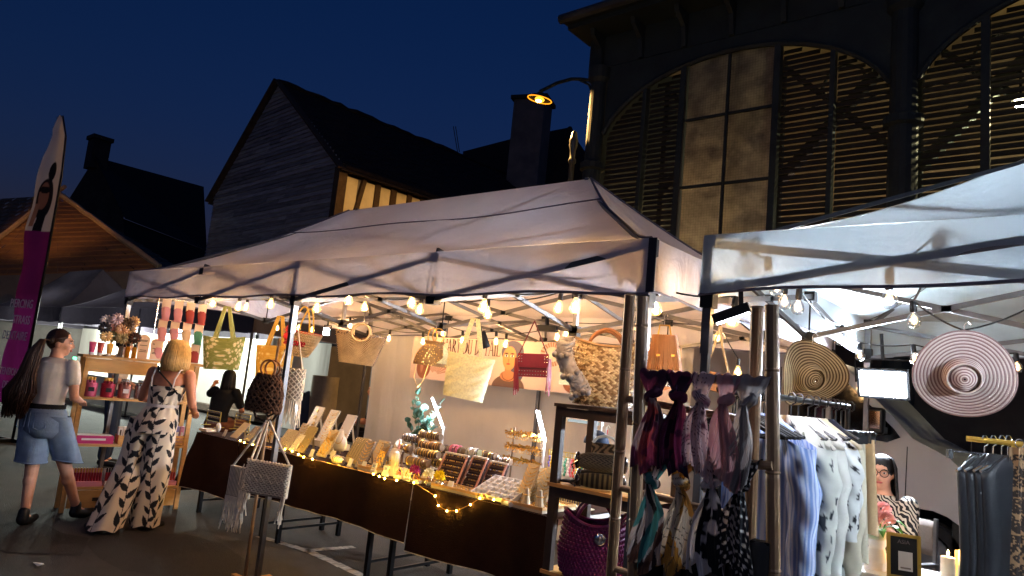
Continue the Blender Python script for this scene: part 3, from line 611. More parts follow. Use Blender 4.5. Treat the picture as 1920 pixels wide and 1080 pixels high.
string_light('clear globe bulbs looped under the front edge of the clothes tent', [at(x, y, Y=Y) for x, y, Y in ((1665, 567, .12), (1745, 520, .2), (1711, 605, .9), (1806, 660, 1.1), (1960, 600, 1.4))], 'globe', .12, WARM)
# ================================================================== led floodlights and tube lamps
emis('cold_led', (225, 240, 255), 90); emis('tube_led', (240, 242, 255), 14)
def flood(label, loc, rz, tiltx, w, h, power, head='black_metal', spot=True, color=(225, 238, 255), arm=.12):
    t = thing('floodlight', label, 'floodlight', loc, rz, tilt=(tiltx, 0))
    MB().box((0, .025, 0), (w, .05, h)).build('housing', head, t); MB().box((0, -.004, 0), (w*.86, .008, h*.82)).build('led_panel', 'cold_led', t)
    MB().tube([(-w*.55, .03, 0), (-w*.55, .03, h*.8), (w*.55, .03, h*.8), (w*.55, .03, 0)], .008, 5).bar((0, .03, h*.8), (0, .03, h*.8+arm), .02).build('bracket', head, t)
    if spot: lamp('flood_beam', 'SPOT', (0, -.02, 0), power, color, t, .05, spot_size=R(165), spot_blend=.5).rotation_euler = (R(-90), 0, 0)
    return t
L2 = at(1655, 720, Y=2.95)
flood('dazzling white led floodlight clamped to the rear post of the clothes tent', L2, R(-8), R(12), .38, .23, 130, arm=.2)
L1 = at(612, 622, Y=2.2)
flood('small white floodlight hanging at the back left of the jewellery tent', L1, R(35), R(0), .08, .1, 7)
flood('small led lamp half hidden behind the beaded tote bag', at(652, 648, Y=2.6), R(35), 0, .05, .03, 1.5, arm=.06)
flood('small led lamp glinting above the blonde woman between the sock cards', at(336, 620, Y=5.5), R(40), 0, .14, .06, 5, arm=.06)
# tubular led arms standing on the table
def led_arm(label, b, t_, bead=True):
    b = Vector(b); t_ = Vector(t_); base = Vector((b.x, b.y, .785)); o = thing('tube_lamp', label, 'lamp', base)
    d = t_-b
    MB().bar(b-base, t_-base, .022, .014).build('housing', 'white_plastic', o)
    off = Vector((.004, -.013, 0)); m = MB()
    if bead:
        for i in range(12): m.ball(b-base+d*((i+.5)/12)+off, (.008, .007, .011), 6, 4)
        m.bar(b-base+off*.9, t_-base+off*.9, (.01), .006)
    else: m.bar(b-base+off+Vector((-.008, 0, 0)), t_-base+off+Vector((-.008, 0, 0)), .006, .01).bar(b-base+off+Vector((.01, 0, 0)), t_-base+off+Vector((.01, 0, 0)), .006, .01)
    m.build('led_tube', 'tube_led', o); MB().tube([b-base, Vector((0, 0, .02))], .008, 6).lathe([(.05, 0), (.05, .012), (.01, .02)], n=14).build('stand', 'white_plastic', o)
    for k in (.2, .5, .8): lamp('tube_light', 'POINT', b-base+d*k+Vector((.01, -.05, 0)), 1.0, (235, 238, 255), o, .03)
led_arm('slanted white led tube lamp beside the eucalyptus sprig', at(832, 803, Y=1.45), at(811, 746, Y=1.45))
led_arm('twin strip white led lamp beside the tiered gold rack', at(1022, 826, Y=1.3), at(1009, 770, Y=1.3), False)
led_arm('upright beaded led lamp behind the brown macrame bag', at(557, 770, Y=1.4), at(553, 716, Y=1.4))
def can_spot(label, loc, tilt):
    t = thing('spotlight', label, 'spotlight', loc, 0, tilt=tilt); MB().lathe([(.03, .09), (.038, .08), (.038, -.05), (.034, -.06), (.03, -.052), (.0, -.05)], n=14).build('can', 'black_metal', t, smooth=True)
    MB().bar((0, 0, .09), (0, .02, .2), .018).build('bracket', 'black_metal', t)
can_spot('unlit black can spotlight hanging right of the cream tote', at(908, 640, Y=1.5), (R(20), R(-15)))
sp = thing('motion_floodlight', 'flat black unlit floodlight on the truss above the burgundy bag', 'floodlight', at(1026, 616, Y=1.55), R(20)); MB().box((0, 0, 0), (.16, .06, .05)).build('housing', 'black_metal', sp); MB().bar((0, 0, .0), (-.02, .02, .12), .025).build('bracket', 'black_metal', sp)
flood('white led floodlight on the front right post of the clothes stall, outside the picture', (2.9, .1, 2.0), R(-100), R(12), .24, .15, 22)
bl = thing('bar_light', 'black bar light clamped high on the front post of the clothes tent', 'lamp', at(1372, 588, Y=.02), R(10), tilt=(0, R(-22)))
MB().box((0, 0, 0), (.17, .045, .045)).build('housing', 'black_metal', bl); MB().box((0, -.012, -.0245), (.15, .02, .006)).build('diffuser', 'tube_led', bl); lamp('bar_glow', 'SPOT', (.05, -.2, -.06), 6.5, (240, 240, 255), bl, .04, spot_size=R(135), spot_blend=.4); MB().bar((.05, 0, .02), (.085, .01, .13), .02).build('clamp', 'black_metal', bl)
# ================================================================== trestle tables and cloths
TZ, TY0, TY1 = .78, .66, 1.42
for i, (x0, x1, lab) in enumerate(((-5.4, -4.0, 'folding table under the brown cloth, at the end by the wooden shelf'), (-3.98, -2.52, 'folding table under the brown cloth, in the middle of the stall'), (-2.5, -.88, 'folding table under the brown cloth, at the end by the dark rack'))):
    t = thing('folding_table', lab, 'table', ((x0+x1)/2, (TY0+TY1)/2, 0)); MB().box(((x0+x1)/2, (TY0+TY1)/2, TZ-.025), (x1-x0, TY1-TY0-.02, .035)).build('tabletop', 'white_plastic', t, world=True)
    for x in (x0+.12, x1-.12):
        for y in (TY0+.05, TY1-.06): MB().box((x, y, (TZ-.05)/2), (.035, .035, TZ-.05)).build('leg', 'black_metal', t, world=True)
        MB().box((x, (TY0+TY1)/2, .12), (.02, TY1-TY0-.12, .02)).build('crossbar', 'black_metal', t, world=True)
def cloth(label, x0, x1, drop, seed, flare=0):
    t = thing('tablecloth', label, 'tablecloth', ((x0+x1)/2, TY0, TZ))
    csurf('cloth_top', lambda u, v: (lerp(x0, x1, u), lerp(TY0-.004, TY1+.01, v), TZ+.0005+0*u), 'brown_cloth', t, nu=30, nv=6, world=True)
    def pos(u, v):
        L_ = x1-x0; w = smooth_noise(u*L_, seed, 2.6)*.03*v+.018*v*np.sin(u*L_*13+2*np.sin(u*L_*3+seed))
        z = TZ-drop*v-.012*smooth_noise(u*L_, seed+4, 1.5)*v
        x = lerp(x0, x1, u)-flare*.16*v*np.exp(-u*8)
        return x, TY0-.006-.014*v+w*.55-flare*.1*v*np.exp(-u*8), z
    csurf('cloth_front', pos, 'brown_cloth', t, nu=140, nv=14, world=True)
    us = np.linspace(0, 1, 60); P = [pos(np.array(u), np.array(1.)) for u in us]
    MB().tube([(float(a), float(b)-.004, float(c)) for a, b, c in P], .004, 4).build('hem_piping', 'road_paint', t, world=True)
    return t, pos
c1, _ = cloth('chocolate brown tablecloth hanging nearly to the ground on the side of the wooden shelf', -5.42, -4.62, .56, 3, 1)
csurf('cloth_end', lambda u, v: (-5.44-.1*v+.02*np.sin(u*14)*v, lerp(TY0-.01-.08*v, TY1, u), TZ-.6*v), 'brown_cloth', c1, nu=40, nv=12, world=True)
cloth('chocolate brown tablecloth along the middle of the jewellery stall', -4.615, -2.18, .42, 8); cloth('chocolate brown tablecloth at the end beside the dark wood rack', -2.175, -.865, .46, 15)
# fairy lights along the edge
emis('fairy_led', (255, 205, 70), 40)
fl = thing('fairy_lights', 'warm fairy light wire along the front edge of the jewellery table', 'fairy lights', (-3.5, TY0, TZ)); m = MB(); pts = []
fpx = [(452, 826), (459, 830), (475, 834), (535, 842), (548, 846), (558, 852), (571, 857), (586, 861), (700, 889), (712, 893), (722, 897), (744, 901), (757, 895), (775, 905)]
for x, y in fpx: pts.append(at(x, y, Z=TZ+.012)+Vector((0, random.uniform(-.01, .01), 0)))
pts += [at(816, 930, Y=TY0-.03), at(822, 948, Y=TY0-.03), at(838, 958, Y=TY0-.03), at(856, 958, Y=TY0-.03), at(882, 946, Y=TY0-.03), at(900, 934, Y=TY0-.02), at(926, 937, Y=TY0-.02)]
MB().tube(pts, .0025, 4).build('wire', 'gold', fl, world=True)
for i, p in enumerate(pts):
    MB().ball(p, .007, 6, 4).build('led', 'fairy_led', fl, world=True)
for p in [at(x, y, Z=TZ+.05) for x, y in ((540, 842), (560, 852), (590, 858), (620, 862), (660, 850), (715, 885), (770, 905))]: lamp('fairy_glow', 'POINT', p-fl.location+Vector((0, .06, .01)), .16, (255, 196, 60), fl, .03)
# ================================================================== banner on the back wall
BX0, BX1, BZ0, BZ1 = -4.95, -1.28, 1.535, 2.06
bn = thing('banner', "printed fabric banner reading L'ART DU DÉTAIL on the back wall", 'banner', ((BX0+BX1)/2, D1-.11, BZ0))
def banner_col(u, v):
    x = lerp(BX0, BX1, u); z = lerp(BZ0, BZ1, v)
    base = cmix(S(214, 186, 170), S(228, 205, 188), .5+.5*np.sin(x*2+1)*np.cos(z*4)); C = base
    def ell(C, cx, cz, rx, rz, c, soft=.06):
        d = ((x-cx)/rx)**2+((z-cz)/rz)**2; return cmix(C, S(*c), np.clip((1-d)/soft, 0, 1))
    def fan(C, cx, cz, r, c, a0, a1, n=11):
        dx = x-cx; dz = z-cz; rr = np.hypot(dx, dz); a = np.arctan2(dz, dx); k = (a > a0) & (a < a1) & (rr < r) & (rr > .04)
        return cmix(C, S(*c), np.where(k, .35+.55*(np.sin((a-a0)/(a1-a0)*n*2*np.pi) > -.2), 0))
    for cx in (-4.72, -2.5, -1.9):                     # sepia vases and palm fans
        C = fan(C, cx+.2, 1.6, .3, (176, 124, 96), .2, 2.6); C = ell(C, cx, 1.68, .12, .14, (150, 92, 66)); C = ell(C, cx, 1.82, .09, .02, (186, 130, 100)); C = ell(C, cx-.03, 1.7, .03, .1, (186, 128, 96), .5)
    for k in range(3): C = ell(C, -4.02, 1.6+.11*k, .035, .035, (150, 104, 80))
    C = fan(C, -1.55, 1.62, .42, (196, 140, 100), .3, 2.9, 9)
    # plain figure: dark hair, tan face, brown top, raised hand
    cx = -3.36
    C = ell(C, cx+.03, 1.93, .165, .13, (98, 92, 108)); C = ell(C, cx+.1, 1.75, .12, .17, (92, 88, 106))
    C = ell(C, cx-.02, 1.72, .045, .1, (196, 128, 84)); C = ell(C, cx, 1.53, .24, .15, (112, 84, 70)); C = ell(C, cx-.01, 1.66, .12, .06, (196, 128, 84)); C = ell(C, cx-.01, 1.86, .1, .135, (216, 142, 90))
    for s in (-1, 1): C = ell(C, cx-.015+s*.042, 1.885, .026, .015, (235, 220, 210)); C = ell(C, cx-.015+s*.042, 1.885, .013, .014, (60, 66, 88)); C = ell(C, cx-.015+s*.044, 1.912, .032, .007, (70, 46, 40))
    C = ell(C, cx-.02, 1.795, .028, .011, (150, 72, 60)); C = ell(C, cx-.02, 1.835, .01, .02, (190, 118, 74)); C = ell(C, cx-.3, 1.66, .035, .12, (200, 132, 88)); C = ell(C, cx-.29, 1.77, .03, .04, (208, 140, 94))
    d = np.hypot((x-cx+.01)/.09, (z-1.68)/.07); C = cmix(C, S(120, 76, 50), ((d > .9) & (d < 1.05) & (z < 1.69))*.9)
    # bead necklace on its stand
    d = np.hypot((x+2.78)/.16, (z-1.93)/.13); C = cmix(C, S(150, 96, 62), ((d > .62) & (d < 1)).astype(float)*(.6+.4*np.sin(np.arctan2(z-1.93, x+2.78)*22)))
    return rgb(C)
csurf('print', lambda u, v: (lerp(BX0, BX1, u), D1-.115+.012*smooth_noise(u*3.6, 21, 1.5)*(1-v*.5), lerp(BZ0, BZ1, v)), 'print', bn, col=banner_col, nu=620, nv=100, world=True)
mat('banner_ink', (74, 52, 48), .8)
LET = {'L': [('v', .18, 0, 1), ('h', .1, .72, 0), ('t', .72, 0, .22)], "'": [('v', .1, .72, 1)], 'A': [('d', .08, 0, .46, 1, .06), ('d', .84, 0, .46, 1, .13), ('h', .24, .68, .36)], 'R': [('v', .18, 0, 1), ('arc', .18, .75, .42, .25), ('d', .3, .5, .86, 0, .13)], 'T': [('v', .42, 0, 1), ('h', .04, .8, .95), ('t', .06, .8, .98), ('t', .78, .8, .98)], 'D': [('v', .18, 0, 1), ('arc', .18, .5, .62, .5)], 'U': [('v', .18, .3, 1), ('v2', .72, .3, 1), ('bowl', .45, .3, .27)], 'E': [('v', .18, 0, 1), ('h', .18, .7, 0), ('h', .18, .58, .5), ('h', .18, .7, .95), ('t', .7, 0, .2), ('t', .7, .8, .98)], 'I': [('v', .22, 0, 1)]}
WD = {'L': .78, "'": .24, 'A': .92, 'R': .84, 'T': .84, 'D': .9, 'U': .9, 'E': .8, 'I': .44, ' ': .42}
def serif_text(txt, x, z, h, y, root, m, k_=.5):
    X_ = x
    for ch in txt:
        acc = ch == 'É'; c = 'E' if acc else ch
        if c != ' ':
            b = MB(); B = lambda x0, z0, x1, z1: b.box((x+h*(x0+x1)/2, y, z+h*(z0+z1)/2), (abs(x1-x0)*h, .003, abs(z1-z0)*h))
            for s in LET[c]:
                if s[0] == 'v': B(s[1]-.065, s[2], s[1]+.065, s[3]); B(s[1]-.15, s[2], s[1]+.15, s[2]+.035); B(s[1]-.15, s[3]-.035, s[1]+.15, s[3])
                elif s[0] == 'v2': B(s[1]-.035, s[2], s[1]+.035, s[3]); B(s[1]-.12, s[3]-.035, s[1]+.12, s[3])
                elif s[0] == 'h': B(s[1], s[3], s[2], s[3]+.045)
                elif s[0] == 't': B(s[1]-.025, s[2], s[1]+.025, s[3])
                elif s[0] == 'd': b.bar((x+h*s[1], y, z+h*s[2]), (x+h*s[3], y, z+h*s[4]), h*s[5], .003, up=(0, 1, 0)); B(s[1]-.12, s[2], s[1]+.12, s[2]+.03)
                elif s[0] == 'arc':
                    p = [(x+h*(s[1]+s[3]*math.sin(a)), y, z+h*(s[2]+s[4]*math.cos(a)*.94)) for a in np.linspace(0, math.pi, 12)]; b.tube(p, [h*(.025+.045*math.sin(a)) for a in np.linspace(0, math.pi, 12)], 6, flat=.2)
                elif s[0] == 'bowl':
                    b.tube([(x+h*(s[1]-s[3]*math.cos(a)), y, z+h*(s[2]-.28*math.sin(a))) for a in np.linspace(0, math.pi, 12)], [h*(.06-.03*a/math.pi) for a in np.linspace(0, math.pi, 12)], 6, flat=.2)
            if acc: b.bar((x+h*.36, y, z+h*1.06), (x+h*.52, y, z+h*1.2), h*.06, .003, up=(0, 1, 0))
            b.v = [(X_+(vx-X_)*k_, vy, vz) for vx, vy, vz in b.v]; b.build('letter', m, root, world=True)
        x += h*WD[c]
serif_text("L'ART DU DÉTAIL", at(829, 655, Y=D1-.13).x, 1.87, .172, D1-.135, bn, 'banner_ink')

tb = thing('tube_lamp', 'short pale tube lamp lying level behind the dark rack', 'lamp', at(1096, 791, Y=1.25)); MB().box((0, 0, 0), (.3, .03, .03)).build('housing', 'white_plastic', tb); MB().box((0, -.016, 0), (.27, .004, .02)).build('diffuser', emis('dim_tube', (225, 240, 240), .12), tb); MB().bar((.14, .0, 0), (.14, .02, -.32), .012).build('stand', 'white_plastic', tb)
# ================================================================== bags
def facing(rz, tilt=0, lean=0): return (lean, tilt)
def bag_body(root, wt, wb, h, dt, db, m, col=None, name='body', nu=120, nv=60, topfn=None, sq=.55, bulge=0, smooth=True, nzamp=0, seed=0):
    """loft hanging down from z=0 (mouth) to z=-h (base), superellipse section"""
    def pos(u, v):
        a = u*2*np.pi; w = lerp(wt, wb, v)*(1+bulge*np.sin(np.pi*v))/2; d = lerp(dt, db, np.sqrt(v))/2
        ca, sa = np.cos(a), np.sin(a)
        x = w*np.sign(ca)*np.abs(ca)**sq; y = d*np.sign(sa)*np.abs(sa)**.9
        if nzamp: n = nzamp*smooth_noise(x*9+v*5, seed, 3); y = y+n; x = x+n*.3
        z = -h*v+0*u
        if topfn is not None: z = z+topfn(x/(wt/2))*(1-v)
        return x, y, z
    o = csurf(name, pos, m, root, col=col, nu=nu, nv=nv, wrap=True, smooth=smooth)
    b = MB(); n = 28; b.add([(wb/2*np.sign(math.cos(t))*abs(math.cos(t))**sq, db/2*np.sign(math.sin(t))*abs(math.sin(t))**.9, -h) for t in np.linspace(0, 2*math.pi, n, endpoint=False)], [tuple(range(n))])
    b.build('base', m if not isinstance(m, str) or not MATS[m].name.startswith('print') else 'brown_cloth', root)
    return o
def strap(root, x0, x1, hgt, m, w=.03, th=.006, y=-.02, name='handle', lean=0, dip=.03):
    pts = [(lerp(x0, x1, t), y+lean*math.sin(math.pi*t), -dip+(hgt+dip)*math.sin(math.pi*t)**.75) for t in np.linspace(0, 1, 15)]
    mb = MB()
    for a, b in zip(pts, pts[1:]): mb.bar(a, b, th, w, up=(1, 0, .01))
    return mb.build(name, m, root)
def vstrap(root, x0, x1, hgt, m, w=.035, th=.007, y=-.02, name='handle', apex=None, ya=None):
    """strap pulled to a point by its hook: two straight runs"""
    ax = (x0+x1)/2 if apex is None else apex; ya = 0 if ya is None else ya; mb = MB()
    for x in (x0, x1):
        a = Vector((x, y, -.05)); b = Vector((ax+.02*(1 if x > ax else -1), ya, hgt)); mb.bar(a, b, th, w, up=(1, 0, .01))
    mb.bar((ax-.02, ya, hgt), (ax+.02, ya, hgt), th, w, up=(0, 1, 0)); return mb.build(name, m, root)
def flower_fn(seed, n, base, petal, heart, leafc, r0, asp):
    rr = np.random.default_rng(seed); c = rr.uniform(0, 1, (n, 2)); rad = rr.uniform(.6, 1.15, n)*r0
    def f(u, v):
        C = cmix(S(*base), S(*leafc), .5+.5*np.sign(np.sin(u*90+np.sin(v*40)*3)*np.sin(v*60+np.sin(u*50)*3)-.35))
        for (cx, cy), r in zip(c, rad):
            du = (u-cx+.5) % 1-.5; dx = du*asp; dy = v-cy; d = np.hypot(dx, dy); a = np.arctan2(dy, dx); R_ = r*(1+.14*np.cos(a*6+cx*9))
            C = cmix(C, S(*petal), np.clip((R_-d)/(.25*r), 0, 1)); C = cmix(C, S(*base), np.clip((.62*r-np.abs(d-.66*r)*6)/r, 0, .7)); C = cmix(C, S(*heart), np.clip((.3*r-d)/(.1*r), 0, 1))
        return rgb(C)
    return f
mat('tan_leather', (150, 98, 58), .55); mat('yellow_cloth', (224, 180, 84), .85); mat('green_cloth', (160, 168, 104), .85); mat('cream_cloth', (214, 212, 168), .85, noise=(70, .25)); mat('raffia', (196, 172, 132), .7, noise=(12, .25), vary=.1); mat('raffia_dark', (146, 116, 80), .7, noise=(10, .3)); mat('red_felt', (206, 32, 46), .9, sheen=.4)
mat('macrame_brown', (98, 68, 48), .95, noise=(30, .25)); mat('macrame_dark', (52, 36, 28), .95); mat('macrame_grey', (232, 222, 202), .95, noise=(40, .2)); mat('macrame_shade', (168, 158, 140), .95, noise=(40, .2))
mat('burgundy', (128, 22, 48), .55, noise=(14, .15)); mat('burgundy_dark', (84, 16, 36), .6); mat('grey_yarn', (150, 146, 146), .95, noise=(40, .2)); mat('magenta_weave', (88, 34, 74), .4, noise=(26, .45), bump=(60, .9)); mat('magenta', (108, 38, 88), .3)
def hook(root, z0, z1): MB().tube([(0, 0, z0), (0, 0, z1)], .003, 5).tube([(0, 0, z1), (.012, 0, z1+.015), (.02, 0, z1), (.012, 0, z1-.012)], .003, 5).build('hook', 'chrome', root)
def bagthing(name, label, px, py, Y, rz, tilt=0, group=None):
    return thing(name, label, 'bag', at(px, py, Y=Y), rz, group, tilt=(0, tilt))
# green flowered tote
t = bagthing('tote_bag', 'green tote bag printed with white flowers, hanging by the sock cards', 421, 630, .62, R(36), R(-3)); W_ = .46
bag_body(t, .45, .36, .34, .06, .12, 'print', flower_fn(3, 150, (126, 138, 70), (232, 226, 190), (214, 190, 96), (150, 158, 92), .052, 3.0), nu=220, nv=110, topfn=lambda x: -.02*np.cos(x*1.5))
for y in (-.025, .02): vstrap(t, -.1, .1, .3, 'green_cloth', y=y)
# yellow flowered tote
t = bagthing('tote_bag', 'mustard yellow flowered tote bag with a round dark button', 517, 648, .95, R(30), R(-2))
bag_body(t, .42, .36, .36, .05, .1, 'print', flower_fn(5, 110, (222, 172, 66), (246, 226, 150), (240, 200, 110), (230, 186, 84), .05, 3.0), nu=200, nv=100)
for y in (-.025, .02): vstrap(t, -.1, .1, .3, 'yellow_cloth', y=y, apex=.02)
MB().lathe([(.032, .0), (.03, .01), (.012, .012), (0, .006)], (.15, -.04, -.05), 16, ang(R(90))).build('button', 'dark_wood', t, smooth=True)
# straw basket with pompoms
t = bagthing('straw_basket', "small straw basket with red rim, pompoms and the red words j'adore", 568, 622, .9, R(24), R(5))
def wovenrings(root, wt, wb, h, dt, db, rows_, m, name='weave', sq=.8, seed=0, n=44, r=.009, gap=.97, bow=0):
    rr = random.Random(seed); mb = MB()
    for i in range(rows_):
        v = (i+.5)/rows_; w = lerp(wt, wb, v**(1+bow))/2; d = lerp(dt, db, v)/2; z = -h*v
        for j in range(n):
            a0 = 2*math.pi*(j+.5*(i % 2))/n; a1 = a0+2*math.pi/n*gap
            f = lambda a, k: Vector((w*k*math.copysign(abs(math.cos(a))**sq, math.cos(a)), d*k*math.copysign(abs(math.sin(a))**sq, math.sin(a)), 0))
            sl = h/rows_*.3*(1 if i % 2 else -1); k = 1+rr.uniform(0, .012)
            p = f(a0, k)+Vector((0, 0, z+sl)); q = f(a1, k)+Vector((0, 0, z-sl)); nrm = Vector((p.x/w**2, p.y/d**2, 0)).normalized()*r; up = Vector((0, 0, h/rows_*.46)); mid = (p+q)/2
            mb.add([p-up*.5, q-up*.5, q+up*.5, p+up*.5, mid+nrm-up*.8, mid+nrm+up*.8], [(0, 4, 5, 3), (4, 1, 2, 5), (0, 1, 4), (3, 5, 2)])
    return mb.build(name, m, root, kind='stuff')
bag_body(t, .40, .17, .24, .16, .12, 'raffia', sq=.8, bulge=.12, nv=20, nu=48); wovenrings(t, .405, .18, .235, .165, .13, 18, 'raffia', bow=.25)
csurf('rim', lambda u, v: (.203*np.cos(u*6.283), .085*np.sin(u*6.283), .004-.022*v), 'red_felt', t, nu=48, nv=3, wrap=True)
mb = MB()
mb.tube([(-.1+.2*k/14, -.05, .24*math.sin(math.pi*k/14)**.7) for k in range(15)], .008, 6); mb.build('handle', 'yellow_cloth', t); MB().tube([(-.08+.16*k/14, .05, .23*math.sin(math.pi*k/14)**.7) for k in range(15)], .008, 6).build('handle', 'yellow_cloth', t); hook(t, .23, .33)
for (x, z) in ((-.075, 0.0), (-.085, -.07)):
    mb = MB(); mb.ball((x, -.11, z), .038, 14, 10)
    for k in range(90):
        d = Vector((random.gauss(0, 1), random.gauss(0, 1), random.gauss(0, 1))).normalized(); c = Vector((x, -.11, z)); s_ = d.orthogonal().normalized()*.006; mb.add([c+d*.034+s_, c+d*.034-s_, c+d*.045], [(0, 1, 2)])
    mb.build('pompom', 'red_felt', t)
mat('red_thread', (170, 22, 52), .8)
ftext('lettering', "j'", .07, 'red_thread', t, (-.12, -.094, -.062), (R(84), 0, 0), .004, .25, off=.002); ftext('lettering', 'adore', .095, 'red_thread', t, (-.015, -.09, -.14), (R(84), 0, R(2)), .004, .3, off=.002)
# beaded tote with ring handles
t = bagthing('beaded_tote', 'sparkling beaded tan tote bag with round ring handles', 678, 624, .85, R(42), R(3))
bag_body(t, .46, .30, .275, .07, .1, 'macrame_brown', sq=.5, nv=20, nu=60, topfn=lambda x: -.055*np.exp(-(x*3)**4))
mb = MB(); mg = MB(); rr = random.Random(4)
for i in range(34):
    v = (i+.5)/34; w = lerp(.46, .30, v)/2; d = lerp(.07, .1, math.sqrt(v))/2; nrow = 36
    for j in range(nrow):
        x = -1+2*(j+.5*(i % 2)+.25)/nrow; y = -d*max(0.02, (1-abs(x)**3.6))**.5; z = -.275*v-.055*math.exp(-(x*3)**4)*(1-v)
        if i < 5 and abs(x) < .36 and False: continue
        (mg if (i < 4 and rr.random() < .3) or abs(x) > .965 else mb).ball((w*x, y-.003, z), .0048, 5, 3)
mb.build('beads', 'raffia', t, kind='stuff'); mg.build('pearls', 'silver', t, kind='stuff')
for y in (-.05, .045): MB().torus((0, y, .0), .078, .009, ang(R(90)), 28, 6).build('ring_handle', 'raffia', t, smooth=True)
hook(t, .075, .2)
# sequin pouch
t = bagthing('drawstring_bag', 'small brown sequinned drawstring bag hanging left of the cream tote', 815, 640, 1.35, R(30), R(2))
def pouchpos(u, v):
    a = u*2*np.pi; prof = np.interp(v, [0, .12, .3, .65, .9, 1], [.10, .07, .115, .155, .17, .165]); pl = 1+.05*np.cos(a*14)*np.exp(-v*2.5)
    return prof*pl*np.cos(a), prof*.5*pl*np.sin(a), -.22*v
csurf('body', pouchpos, 'raffia_dark', t, nu=120, nv=40, wrap=True)
mb = MB()
for i in range(110):
    a = random.uniform(math.pi, 2*math.pi); v = random.uniform(.15, .98); pr = float(np.interp(v, [0, .12, .3, .65, .9, 1], [.10, .07, .115, .155, .17, .165])); mb.ball((pr*math.cos(a), pr*.5*math.sin(a)-.003, -.22*v), .005, 5, 3)
mb.build('sequins', 'gold', t, kind='stuff')
for s in (-1, 1):
    MB().torus((s*.035, -.03*s, .05), .05, .006, ang(R(90), 0, R(20*s)), 20, 6, sy=1.3).build('handle', 'gold', t, smooth=True)
mb = MB()
for k in range(16): mb.tube([(.1, -.05, -.03), (.12+.006*k, -.08+.003*k, -.14), (.07+.009*k, -.085, -.19)], .003, 4)
mb.build('tassel', 'cream_cloth', t); hook(t, .11, .18)
mb = MB(); mb.tube([(-.13, -.02, -.2), (-.135, -.02, -.34), (-.09, -.02, -.42), (-.05, -.02, -.36), (-.02, -.02, -.2)], .003, 5); mb.build('chain', 'gold', t)
# cream tote
t = bagthing('tote_bag', 'large pale cream tote bag with a small white label', 884, 667, 1.15, R(33), R(6))
bag_body(t, .39, .33, .35, .03, .11, 'cream_cloth', nzamp=.006, seed=3, nu=80, nv=30)
for y in (-.015, .01): vstrap(t, -.1, .1, .3, 'cream_cloth', y=y, apex=-.03)
MB().box((-.0, -.024, -.05), (.05, .004, .03)).build('label_patch', 'white_plastic', t)
# burgundy studded bag with fringe
t = bagthing('shoulder_bag', 'burgundy suede shoulder bag with studs and long side fringe', 1000, 664, 1.12, R(38), R(-3))
MB().box((0, 0, -.085), (.225, .06, .17)).build('body', 'burgundy', t)
MB().prism([(-.115, 0), (.115, 0), (.115, -.085), (.108, -.1), (-.108, -.1), (-.115, -.085)], (0, -.034, .002), (1, 0, 0), (0, 0, 1), .012).build('flap', 'burgundy', t); MB().box((0, -.035, -.108), (.2, .004, .012)).build('zip_pocket', 'burgundy_dark', t)
for (x, z) in [(-.1+.02*k, -.155) for k in range(11)]+[(-.1+.02*k, -.128) for k in range(11)]+[(s*(.085+.018*(k % 2)), -.02-.02*(k//2)) for s in (-1, 1) for k in range(6)]: MB().ball((x, -.05 if z > -.1 else -.032, z), .0055, 6, 4).build('stud', 'silver', t)
for s in (-1, 1):
    mb = MB()
    for k in range(12): x = s*(.1+.003*k); mb.tube([(x, -.03+.005*k, -.03), (x+s*.006, -.03+.005*k, -.16), (x+s*random.uniform(-.01, .012), -.03+.005*k, -.25-random.uniform(0, .06))], .0035, 4)
    mb.build('fringe', 'burgundy', t, kind='stuff')
MB().tube([(-.105, 0, 0), (.0, 0, .25)], .005, 5).build('strap', 'burgundy_dark', t); MB().tube([(.105, 0, 0), (.0, 0, .25)], .005, 5).build('strap', 'burgundy_dark', t)
# small studded pouch behind it
t = bagthing('clutch_bag', 'small cream studded bag on a chain between the burgundy bag and big basket', 1068, 700, 1.9, R(36)); MB().box((0, 0, -.05), (.17, .05, .1)).build('body', 'cream_cloth', t); MB().prism([(-.087, 0), (.087, 0), (.08, -.06), (-.08, -.06)], (0, -.03, .002), (1, 0, 0), (0, 0, 1), .008).build('flap', 'cream_cloth', t)
for k in range(9): MB().ball((-.07+.0175*k, -.04, -.05), .006, 6, 4).build('stud', 'gold', t)
MB().tube([(-.08, 0, 0), (-.03, 0, .2), (0, 0, .34), (.03, 0, .2), (.08, 0, 0)], .003, 4).build('chain', 'gold', t)
# brown macrame backpack and its stake stand
bs = thing('bag_stand', 'slim bamboo stake stand with pegs tied beside the middle tent post', 'stand', at(460, 1076, Y=-.12)); b0 = bs.location
tp = at(524, 634, Y=-.12); d = tp-b0; b0z = -b0.z
MB().tube([Vector((0, 0, b0z))+d*0, d*.3+Vector((0, 0, b0z*.6)), d*.6+Vector((0, 0, b0z*.3)), d], [.013, .012, .012, .01], 10).build('stake', 'bamboo', bs, smooth=True)
MB().box((0, .06, b0z+.015), (.04, .3, .03)).build('foot_bar', 'pine', bs); MB().box((0.0, 0, b0z+.017), (.3, .04, .034)).build('foot_bar', 'pine', bs)
for f in (.36, .72, .8):
    MB().lathe([(.006, -.0), (.006, .05), (.016, .055), (.018, .065), (.0, .07)], d*f, 10, ang(R(90), 0, R(40))).build('peg', 'dark_wood', bs)
def net(root, wfn, dfn, h, m, n, rows_, r=.004, off=.006, name='net', tw=True, a0=0, a1=2*math.pi):
    mb = MB()
    for s in (1, -1):
        for j in range(n):
            pts = []
            for i in range(rows_*3+1):
                v = i/(rows_*3); a = 2*math.pi*(j/n)+s*v*2*math.pi*rows_/n
                w = wfn(v)+off; d_ = dfn(v)+off; pts.append((w*math.cos(a), d_*math.sin(a), -h*v))
            mb.tube(pts, r, 4, caps=False)
    return mb.build(name, m, root, kind='stuff')
